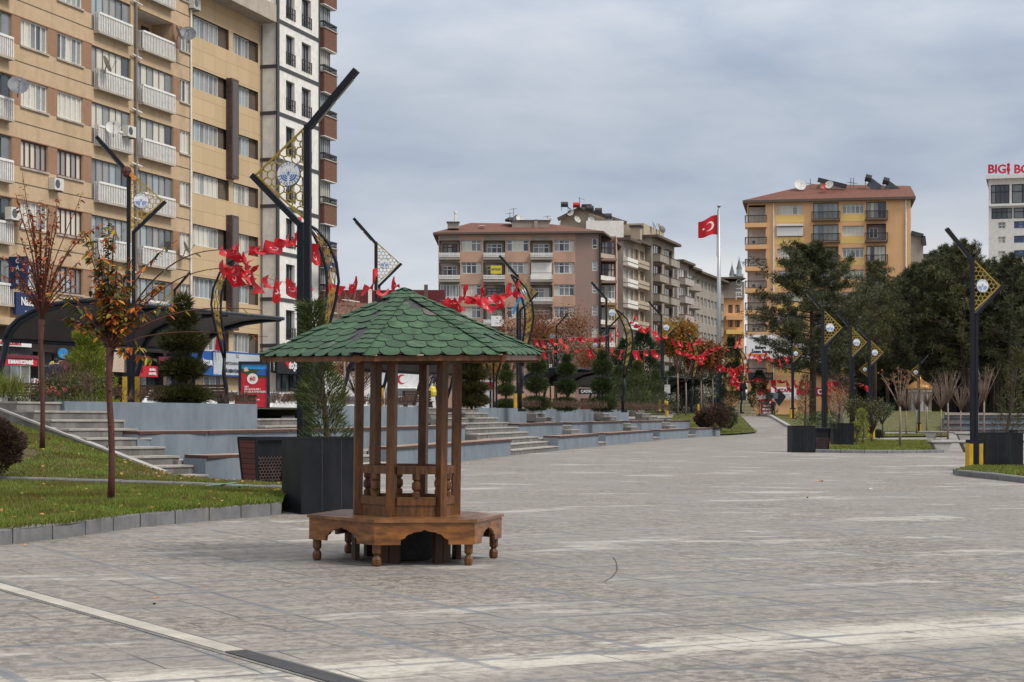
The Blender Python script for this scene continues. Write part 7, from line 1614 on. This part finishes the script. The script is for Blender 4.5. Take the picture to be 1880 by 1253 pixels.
# ---- benches on the terrace
def slat_bench(lab, px, Y, rz, w=1.8):
    t = thing('park_bench', lab, 'bench', terr(px, Y, 1.5), rz, 'wooden slat benches of the terrace'); 
    for i in range(4): m = MB(); m.box(-w/2, w/2, -.02, .02, .36+.10*i, .44+.10*i, 'wood_dark'); m.build('back_slat', t)
    m = MB(); m.box(-w/2, w/2, -.5, -.06, .30, .34, 'wood_dark'); m.build('seat', t)
    for s in (-1,1): m = MB(); m.box(s*w/2*.86-.03, s*w/2*.86+.03, -.46, .04, 0, .30, 'black_metal'); m.box(s*w/2*.86-.025, s*w/2*.86+.025, .02, .05, .30, .74, 'black_metal'); m.build('leg', t)
    return t
bn = slat_bench('wooden slat bench at the far left behind the top step', 44, 60, R(180), 1.15)
for px, Y, rz, lab in ((207,62,170,'slat bench behind the left tree trunk and the lime cypress'),(275,62,170,'slat bench right of the left striped lamp base'),(385,58,175,'dark slat bench right of the olive stepped conifer'),(765,70,170,'slat bench at the top of the wide stairs behind the kiosk'),(1085,100,175,'dark slat bench beside the third topiary')): dup(bn, lab, terr(px, Y, 1.5), R(rz))
# black cube plinth and red poster
o = thing('plinth_box', 'grey black cube at the foot of the left leaf pole', 'box', terr(408, 51, 1.5)); m = MB(); m.box(-.12,.12,-.12,.12,0,.34,'planter_black'); m.build('body', o); m = MB(); m.box(-.13,.13,-.13,.13,.34,.36,'black_metal'); m.build('lid', o)
o = thing('wooden_bin', 'brown slatted box bin in front of the red poster', 'bin', terr(451, 50, 1.5), R(5)); m = MB(); m.box(-.29,.29,-.25,.25,0,.34,'bin_slats'); m.build('body', o); m = MB(); m.box(-.31,.31,-.27,.27,.34,.38,'black_metal'); m.build('rim', o)
Y = 53; s = Y/F; a = W(438, 748, Y); t = thing('poster_stand', 'framed red concert poster with a landscape photo strip and white lettering', 'poster', (a.x, Y, a.z-.35), R(3)); w, h = 57*s, 84*s+.35
m = MB(); [m.box(*q, 'canopy_pipe') for q in ((0,.08,-.06,.06,0,h),(w-.08,w,-.06,.06,0,h),(.08,w-.08,-.06,.06,h-.08,h),(.08,w-.08,-.06,.06,0,.12))]; m.build('frame', t)
m = MB(); m.box(.08, w-.08, -.02, .03, .12, h-.08, 'red_sign'); ps = m.build('poster_sheet', t); W_, H_ = w-.16, h-.2
m = MB(); zt = h-.09; m.add([(.08,-.024,zt),(w-.08,-.024,zt),(w-.08,-.024,zt-H_*.26),(.08+W_*.45,-.024,zt-H_*.27),(.08,-.024,zt-H_*.14)], [(0,4,3,2,1)], 'sky_blue'); m.add([(.08,-.026,zt-H_*.08),(w-.08,-.026,zt-H_*.10),(w-.08,-.026,zt-H_*.26),(.08+W_*.45,-.026,zt-H_*.27),(.08,-.026,zt-H_*.14)], [(0,4,3,2,1)], 'shrub_photo'if False else 'needle_green'); m.add([(.08+W_*.1,-.028,zt-H_*.07),(.08+W_*.22,-.028,zt-H_*.05),(.08+W_*.3,-.028,zt-H_*.13),(.08+W_*.12,-.028,zt-H_*.14)], [(0,3,2,1)], 'cream_panel'); m.add([(.08+W_*.62,-.028,zt-H_*.13),(w-.1,-.028,zt-H_*.08),(w-.1,-.028,zt-H_*.22),(.08+W_*.6,-.028,zt-H_*.2)], [(0,3,2,1)], 'sign_blue'); m.build('photo_strip', ps)
m = MB(); n = 20; c = (w*.45, zt-H_*.28); m.add([(c[0]+.16*math.cos(2*math.pi*i/n), -.032, c[1]+.16*math.sin(2*math.pi*i/n)) for i in range(n)], [tuple(range(n))], 'white_paint'); m.build('logo_disc', ps); letters(ps, '60', .17, 'letter_red', (c[0], -.036, c[1]), thick=.004)
for txt, fx, fz, sz in (('TRT', .12, .43, .075), ('SANATÇILARI /', .12, .385, .075), ('ŞEHİR KONSERLERİ', .12, .335, .075), ('ELAZIĞ', .12, .26, .055), ('21 KASIM', .12, .22, .055), ('CUMARTESİ | 20.00', .12, .18, .055)): letters(ps, txt, sz*.95, 'letter_white', (.08+W_*fx, -.024, .12+H_*(fz+.12)), align='LEFT', thick=.002)
m = MB(); c = (w*.80, .12+H_*.07); m.add([(c[0]+.06*math.cos(2*math.pi*i/n), -.032, c[1]+.06*math.sin(2*math.pi*i/n)) for i in range(n)], [tuple(range(n))], 'white_paint'); m.build('emblem_disc', ps)
# second poster right of the kiosk
Y = 72; a = W(868, 762, Y); t = thing('poster_stand', 'white and red poster panel behind the olive stepped conifer right of the kiosk', 'poster', (a.x-.5, Y+14, a.z)); s = 86/F; m = MB(); m.box(0, 44*s, 0, .1, 0, 62*s, 'sign_white'); m.build('poster_sheet', t); m = MB(); m.box(0, 44*s, -.02, 0, 44*s, 58*s, 'red_sign'); m.build('red_band', t); m = MB(); m.box(44*s, 47*s, -.05, .15, 0, 62*s, 'black_metal'); m.build('frame', t)
# twin-post mushroom umbrella
t = thing('steel_umbrella', 'dark mushroom shaped steel umbrella on slim posts right of the kiosk', 'umbrella', terr(906, 86, 1.5)); m = MB(); m.lathe((0,0,0), [(.9,2.42),(1.15,2.46),(.9,2.60),(.1,2.70)], 'canopy_pipe', 20); m.build('roof_disc', t, False)
for dx in (-.18, 0, .18): m = MB(); m.tube([(dx*.8,0,0),(dx*.8,0,1.6),(dx*2.2,0,2.45)], .045, 'black_metal', 6); m.build('post', t)
# long dark sign board behind the topiaries, lettered
x, y = XY(1062, 112); t = thing('sign_board', 'long black board with white lettering behind the third topiary', 'sign', (x, y, EYE+(HZ-724)*112/F)); m = MB(); m.box(0, 2.1, 0, .1, 0, .34, 'sign_black'); m.build('board', t); letters(t, 'ÇADIRI HAMUR İŞ', .24, 'letter_white', (1.05,-.02,.17), thick=.004, sx=.9)
x, y = XY(1066, 112.5); m = MB(); m.box(0, 1.9, 0, 1.0, -.2, .55, 'maroon'); o = m.build('market_stall', loc=(x, y, EYE+(HZ-748)*112/F)); tag(o, 'maroon market stall front under the black lettered board', 'stall'); 
# traffic sign
t = thing('road_sign', 'round grey backed road sign and plate on a pole left of the yellow tree', 'road sign', (*XY(1225,124), G(*XY(1225,124))+1.3)); m = MB(); m.tube([(0,0,0),(0,0,2.6)], .035, 'steel', 6); m.build('pole', t); m = MB(); n = 16; m.add([(.2*math.cos(2*math.pi*i/n), y_, 1.25+.2*math.sin(2*math.pi*i/n)) for y_ in (-.06,-.04) for i in range(n)], [tuple(range(n)), tuple(reversed(range(n,2*n)))]+[(i,(i+1)%n,n+(i+1)%n,n+i) for i in range(n)], 'dish'); m.build('disc', t); m = MB(); m.box(-.2,.2,-.06,-.04,1.5,2.1,'dish'); m.build('plate', t)
m = MB(); m.lathe((0,0,0), [(.13,0),(.13,.9),(.12,1.0)], 'letter_red', 10); o = m.build('red_post', loc=(*XY(1307,140), G(*XY(1307,140))+1.2)); tag(o, 'short red post beside the leaning sapling', 'post')
for px, Y in ((1282,142),(1224,104)):
    m = MB(); m.lathe((0,0,0), [(.09,0),(.09,.85),(.05,.9)], 'yellow', 8); o = m.build('bollard', loc=(*XY(px,Y), G(*XY(px,Y))+1.25)); tag(o, 'yellow bollard '+('under the rusty tree' if px > 1250 else 'beside the last topiary'), 'bollard')
# ---- statue on stepped stone pedestal
x, y = XY(1364, 150); z = EYE+(HZ-766)*150/F
t = thing('stone_pedestal', 'stepped pedestal of pale stone blocks under the dark statue', 'pedestal', (x, y, z)); hs = [(0,.48,.95),(.48,.80,.74),(.80,1.1,.56),(1.1,1.42,.38)]
for a, b, r in hs: m = MB(); m.box(-r,r,-r,r,a-(.4 if a == 0 else 0),b,'limestone'); m.build('block_course', t)
m = MB(); m.lathe((0,0,1.42), [(.26,0),(.27,.15),(.22,.7),(.24,1.05),(.27,1.35),(.20,1.5),(.08,1.56),(.075,1.62),(.115,1.70),(.12,1.80),(.08,1.88),(.0,1.90)], 'bronze', 12)
m.bar((-.2,-.05,2.75), (-.3,-.12,2.25), .12, .12, 'bronze'); m.bar((.2,-.05,2.75), (.27,-.2,2.3), .12, .12, 'bronze')
o = m.build('statue', loc=(x, y, z), smooth=True); tag(o, 'dark bronze standing figure in a long cloak on the stepped stone pedestal', 'statue')
m = MB(); m.lathe((0,0,0), [(.02,0),(.25,.02),(.26,.08),(.02,.1)], 'rail_white', 14); 
# ---- right side: concrete benches, domed kiosk, retaining walls
def conc_bench(lab, px, py, L, rz):
    p = GP(px, py); t = thing('concrete_bench', lab, 'bench', p, rz, 'pale concrete benches in the park'); m = MB(); m.box(-L/2, L/2, -.3, .3, .42, .50, 'bench_concrete'); m.build('seat', t); m = MB(); m.box(-L/2+.02, L/2-.02, -.28, .28, .38, .419, 'bench_edge'); m.build('seat_frame', t)
    for s in (-1,1): m = MB(); c = s*L*.28; m.hexa([(c-.22,-.22,0),(c+.22,-.22,0),(c+.22,.22,0),(c-.22,.22,0),(c-.4,-.25,.378),(c+.4,-.25,.378),(c+.4,.25,.378),(c-.4,.25,.378)], 'bench_concrete'); m.build('leg', t)
conc_bench('pale concrete bench with flared legs left of the big lamp base', 1754, 830.5, 2.3, R(6)); conc_bench('long concrete bench behind the nearest one', 1738, 806, 3.6, R(-25)); conc_bench('concrete bench half hidden behind the big lamp post', 1790, 809, 2.6, R(0)); conc_bench('concrete bench at the right picture edge beyond the planter', 1888, 826, 2.4, R(4))
x, y = XY(1689, 188); t = thing('domed_kiosk', 'small round pale kiosk with a golden onion dome at the wood edge', 'kiosk', (x, y, H(x,y)-.1)); t.scale = (.84,.84,.84); m = MB(); m.lathe((0,0,0), [(1.5,0),(1.5,.25),(1.28,.25),(1.28,2.6),(1.5,2.62),(1.5,2.85)], 'bench_concrete', 12); m.build('drum', t)
for i in range(12): a = 2*math.pi*i/12+.26; m = MB(); m.bar((1.33*math.cos(a),1.33*math.sin(a),.3), (1.33*math.cos(a),1.33*math.sin(a),2.6), .14, .14, 'bark_pale'); m.build('pilaster', t)
m = MB(); m.lathe((0,0,2.85), [(1.55,0),(1.6,.2),(1.45,.5),(1.05,.85),(.5,1.15),(.2,1.4),(.05,1.8),(.0,2.0)], 'gold_dome', 20); m.build('dome', t, True)
def gwall(lab, pA, pB, z0, z1, Y0, Y1):
    a, b = W(pA, 0, Y0), W(pB, 0, Y1); za = lambda py, Y: EYE+(HZ-py)*Y/F; m = MB(); m.hexa([(a.x,Y0,za(z0,Y0)),(b.x,Y1,za(z0,Y1)),(b.x,Y1+.4,za(z0,Y1)),(a.x,Y0+.4,za(z0,Y0)),(a.x,Y0,za(z1,Y0)),(b.x,Y1,za(z1,Y1)),(b.x,Y1+.4,za(z1,Y1)),(a.x,Y0+.4,za(z1,Y0))], 'slate_wall'); t = thing('seat_wall', lab, 'wall', (0,0,0), 0, 'grey terraced walls by the wood'); m.build('wall', t)
    m = MB(); m.hexa([(a.x,Y0-.12,za(z1,Y0)-.02),(b.x,Y1-.12,za(z1,Y1)-.02),(b.x,Y1+.4,za(z1,Y1)-.02),(a.x,Y0+.4,za(z1,Y0)-.02),(a.x,Y0-.12,za(z1,Y0)+.06),(b.x,Y1-.12,za(z1,Y1)+.06),(b.x,Y1+.4,za(z1,Y1)+.06),(a.x,Y0+.4,za(z1,Y0)+.06)], 'bench_edge'); m.build('coping', t)
gwall('lowest grey seat wall in front of the pine wood', 1735, 1960, 800, 790.5, 159, 159); gwall('second grey seat wall in front of the pine wood', 1735, 1960, 791, 779.5, 163, 163); gwall('third grey seat wall in front of the pine wood', 1735, 1960, 781, 769, 167, 167); gwall('topmost pale grey wall at the foot of the pines', 1735, 1960, 771, 763.5, 171, 171)
t = thing('stone_stairs', 'narrow dark stairs at the left end of the grey walls before the wood', 'stairs', (0,0,0), 0, 'stone stairs of the terrace')
for k in range(8): m = MB(); a = W(1731, 0, 158+k*1.4); b = W(1762, 0, 158+k*1.4); z = EYE+(HZ-(796-3.9*k))*(158+k*1.4)/F; m.box(a.x, b.x, 157.6+k*1.4, 158.7+k*1.4, z-.6, z, 'riser'); m.build('step', t)
x, y = XY(1858, 100); t = thing('litter_bin', 'small dark litter bin with a pale mark behind the big right planter', 'litter bin', (x, y, H(x,y)), 0); m = MB(); m.hexa([(-.2,-.2,0),(.2,-.2,0),(.2,.2,0),(-.2,.2,0),(-.26,-.26,.8),(.26,-.26,.8),(.26,.26,.8),(-.26,.26,.8)], 'planter_black'); m.build('body', t); m = MB(); m.box(-.1,.1,-.27,-.25,.35,.55,'rail_white'); m.build('mark', t)
x, y = XY(1822, 55); 
# ---- vehicles
def car(lab, pos, rz, body, h=1.45):
    t = thing('parked_car', lab, 'car', pos, rz); L, Wc = 4.2, .86; P = [(-2.1,.35),(-2.08,.75),(-1.75,.92),(-1.2,.98),(-.65,1.40),(.55,h),(1.35,1.08),(1.95,.95),(2.1,.7),(2.1,.35)]; m = MB(); m.extr(P, ((0,-Wc,0),(1,0,0),(0,0,1)), (0,2*Wc,0), body); m.build('body', t)
    m = MB()
    for y in (-Wc-.004, Wc+.004): m.add([(-1.05,y,1.0),(1.15,y,1.05),(.5,y,h-.08),(-.6,y,1.34)], [(0,1,2,3)], 'car_glass')
    m.add([(-1.22,-.7,1.0),(-1.22,.7,1.0),(-.70,.66,1.39),(-.70,-.66,1.39)], [(0,1,2,3)], 'car_glass'); m.build('window', t)
    for x in (-1.3, 1.3):
        for y in (-.78, .78): m = MB(); m.tube([(x,y-.1,.32),(x,y+.1,.32)], .32, 'tyre', 14); w_ = m.build('wheel', t); m = MB(); m.tube([(x,y-.11,.32),(x,y+.11,.32)], .19, 'steel', 10); m.build('rim', w_)
    for y in (-.6,.6): m = MB(); m.box(-2.11,-2.07,y-.15,y+.15,.66,.78,'letter_red'); m.build('tail_light', t)
    return t
c1 = car('white car parked on the street behind the olive stepped conifer', terr(322, 76, .78), ANG+R(0), 'car_white')
dup(c1, 'white car seen left of the brown box bin', terr(425, 80, .78), ANG); dup(c1, 'white car seen right of the red poster', terr(500, 82, .78), ANG); dup(c1, 'white car seen left of the kiosk posts', terr(655, 98, .78), ANG+.2)
dup(c1, 'white car seen between the kiosk posts under the van', terr(752, 100, .78), ANG+.1)
x, y = XY(738, 112); t = thing('white_van', 'white box van with a red crescent on its side seen between the kiosk posts', 'van', (x, y, G(x,y)+.8), R(8)); m = MB(); m.box(-1.05,1.05,.0,3.6,.7,2.95,'car_white'); m.build('cargo_box', t); m = MB(); m.extr([(-1.5,.45),(-1.45,1.15),(-.9,2.05),(0,2.05),(0,.45)], ((-.95,0,0),(0,1,0),(0,0,1)), (1.9,0,0), 'car_white'); m.build('cab', t); m = MB(); m.add([(-.85,-1.44,1.2),(.85,-1.44,1.2),(.8,-.93,2.0),(-.8,-.93,2.0)], [(0,1,2,3)], 'car_glass'); m.build('windscreen', t)
m = MB(); n = 24; 
def arc(c, r0, a0, a1): return [(c+r0*math.cos(a0+(a1-a0)*i/n), r0*math.sin(a0+(a1-a0)*i/n)) for i in range(n+1)]
o1 = arc(0,.30,.6,5.68); o2 = arc(.09,.24,5.5,.78); m.add([(a,-.02,2.55+b) for a, b in o1+o2], [(i, i+1, 2*n+1-i-1, 2*n+1-i) for i in range(n)], 'letter_red'); m.build('crescent', t)
for x_ in (-.85,.85):
    for y_ in (-.9,2.7): m = MB(); m.tube([(x_-.12,y_,.4),(x_+.12,y_,.4)], .4, 'tyre', 12); m.build('wheel', t)
# ---- people
def person(lab, base, rz, joints, cl, h=1.72, bag=None):
    """joints from a pose: list of (name, xyz, radius) and bones; skinned into one body"""
    me = bpy.data.meshes.new('person'); N = [j[0] for j in joints]; V = [Vector(j[1])*h for j in joints]; E = []
    for a, b in (('pelvis','waist'),('waist','chest'),('chest','neck'),('neck','head'),('head','crown'),('chest','shL'),('shL','elL'),('elL','haL'),('haL','fiL'),('chest','shR'),('shR','elR'),('elR','haR'),('haR','fiR'),('pelvis','hipL'),('hipL','knL'),('knL','anL'),('anL','toL'),('pelvis','hipR'),('hipR','knR'),('knR','anR'),('anR','toR')): E.append((N.index(a), N.index(b)))
    me.from_pydata(V, E, []); o = bpy.data.objects.new('tmp', me); C.objects.link(o); md = o.modifiers.new('s', 'SKIN'); 
    for i, j in enumerate(joints): me.skin_vertices[0].data[i].radius = (j[2]*h, (j[3] if len(j) > 3 else j[2])*h)
    me.skin_vertices[0].data[0].use_root = True; o.modifiers.new('u', 'SUBSURF').levels = 2
    dg = bpy.context.evaluated_depsgraph_get(); m2 = bpy.data.meshes.new_from_object(o.evaluated_get(dg)); bpy.data.objects.remove(o); m2.name = 'person'
    for k in cl: m2.materials.append(M[k])      # trousers, coat, skin, hair, shoes
    hd = Vector(dict((j[0], j[1]) for j in joints)['head'])*h; hands = [Vector(j[1])*h for j in joints if j[0] in ('haL','haR','fiL','fiR')]
    for p in m2.polygons:
        c = p.center; z = c.z/h; i = 0 if z < .50 else 1
        if z < .045: i = 4
        if any((c-q).length < .055*h for q in hands): i = 2
        if z > .845: i = 2
        if z > .925 or (z > .865 and c.y > hd.y+.012): i = 3
        p.material_index = i; p.use_smooth = True
    b = place('person', m2, None, base, rz); tag(b, lab, 'person')
    return b
def pose(walk=.0, arm=.0, lean=.0):
    return [('pelvis',(0,0,.53),.085,.065),('waist',(0,lean*.3,.62),.078,.058),('chest',(0,lean*.7,.74),.10,.065),('neck',(0,lean,.845),.034),('head',(0,lean-.008,.905),.048,.058),('crown',(0,lean,.955),.046,.052),
    ('shL',(-.105,lean*.8,.80),.042),('elL',(-.135,.01-arm*.5+lean,.64),.031),('haL',(-.13,-.03-arm*1.2+lean,.50+arm*.3),.021),('fiL',(-.125,-.05-arm*1.3+lean,.45+arm*.3),.014),
    ('shR',(.105,lean*.8,.80),.042),('elR',(.135,.02+arm*.4+lean,.64),.031),('haR',(.13,-.02+arm*.6+lean,.50),.021),('fiR',(.125,-.03+arm*.6+lean,.45),.014),
    ('hipL',(-.05,0,.49),.062),('knL',(-.052,-walk*.5,.28),.043),('anL',(-.053,-walk,.045),.028),('toL',(-.055,-walk-.075,.018),.024),
    ('hipR',(.05,0,.49),.062),('knR',(.052,walk*.35-.01,.28),.043),('anR',(.053,walk,.05),.028),('toR',(.055,walk-.07,.018),.024)]
CLT = ['trousers','coat','skin','hair','tyre']
person('person in a long dark coat holding a yellow bag, half hidden by the kiosk posts', terr(806, 75, 1.5), R(20), pose(.02,.05,.0), CLT, 1.74)
b = thing('shopping_bag', 'yellow plastic bag held by the person behind the kiosk posts', 'bag', terr(794.5, 74.7, 2.05)); m = MB(); m.lathe((0,0,0), [(.05,0),(.15,.05),(.17,.2),(.12,.36),(.04,.44)], 'plastic_yellow', 9); m.build('bag_body', b); m = MB(); m.tube([(-.03,0,.43),(.03,0,.56),(.1,0,.43)], .012, 'plastic_yellow', 5); m.build('handle', b)
person('dark haired person walking behind the rose bush at the far left', terr(103, 60, 1.45), R(200), pose(.10,.06), CLT, 1.70)
person('person in dark clothes walking on the park path beyond the second planter', park(1541, 150), R(100), pose(.13,.07,-.02), CLT, 1.74)
person('person in dark clothes standing left of the far striped lamp base', (*XY(1313,150), H(*XY(1313,150))+.1), R(30), pose(.03,.03), CLT, 1.72)
person('person in dark clothes standing in front of the pharmacy', (*XY(1420,200), H(*XY(1420,200))+.1), R(-40), pose(.06,.04), CLT, 1.72)
# ---- small litter
for i, (px, py, mt, w_) in enumerate(((44,1003,'orange',.05),(286,1100,'orange',.03),(1506,885,'orange',.09),(280,1112,'leaf_brown',.03),(1598,899,'white_paint',.06),(1480,915,'bark',.05),(795,1013,'white_paint',.03))):
    p = GP(px, py); o = leafobj('fallen_leaf', [leaves(np.array([[0,0,.01],[.01,.01,.012]]), np.array([[1,.2,.2],[-.3,1,.25]]), np.array([w_, w_]), w_*.7)], mt); o.location = p
    tag(o, ['orange fallen leaf by the kerb at the left edge','tiny orange fallen leaf on the near paving','yellow brown fallen leaf far out on the plaza','tiny dark fallen leaf near the drain','white paper scrap on the plaza at the right','small dark scrap on the open plaza','tiny white scrap beside the kiosk bench'][i], 'litter')
p = W(405, 914, 29.5); p.z = G(p.x,p.y)+.26; m = MB(); m.bar((-.25,0,0), (.25,.05,.05), .06, .01, 'plastic_green'); m.bar((.22,-.2,.02), (.72,-.28,.0), .05, .01, 'plastic_green'); o = m.build('plastic_strip', loc=p); tag(o, 'pale green plastic strip lying in the lower lawn', 'litter')
# skid mark on the paving
m = MB(); P = [GP(1128+a, b) for a, b in ((-2,1024),(3,1032),(5,1042),(4,1050),(-4,1060),(-18,1068))]; 
for i in range(len(P)-1): a, b = P[i], P[i+1]; n_ = Vector((-(b-a).y, (b-a).x, 0)).normalized()*.006; u_ = Vector((0,0,.004)); m.add([a-n_+u_, b-n_+u_, b+n_+u_, a+n_+u_], [(0,1,2,3)], 'asphalt')
struct(m.build('skid_mark'), 'short curved dark skid mark on the paving')
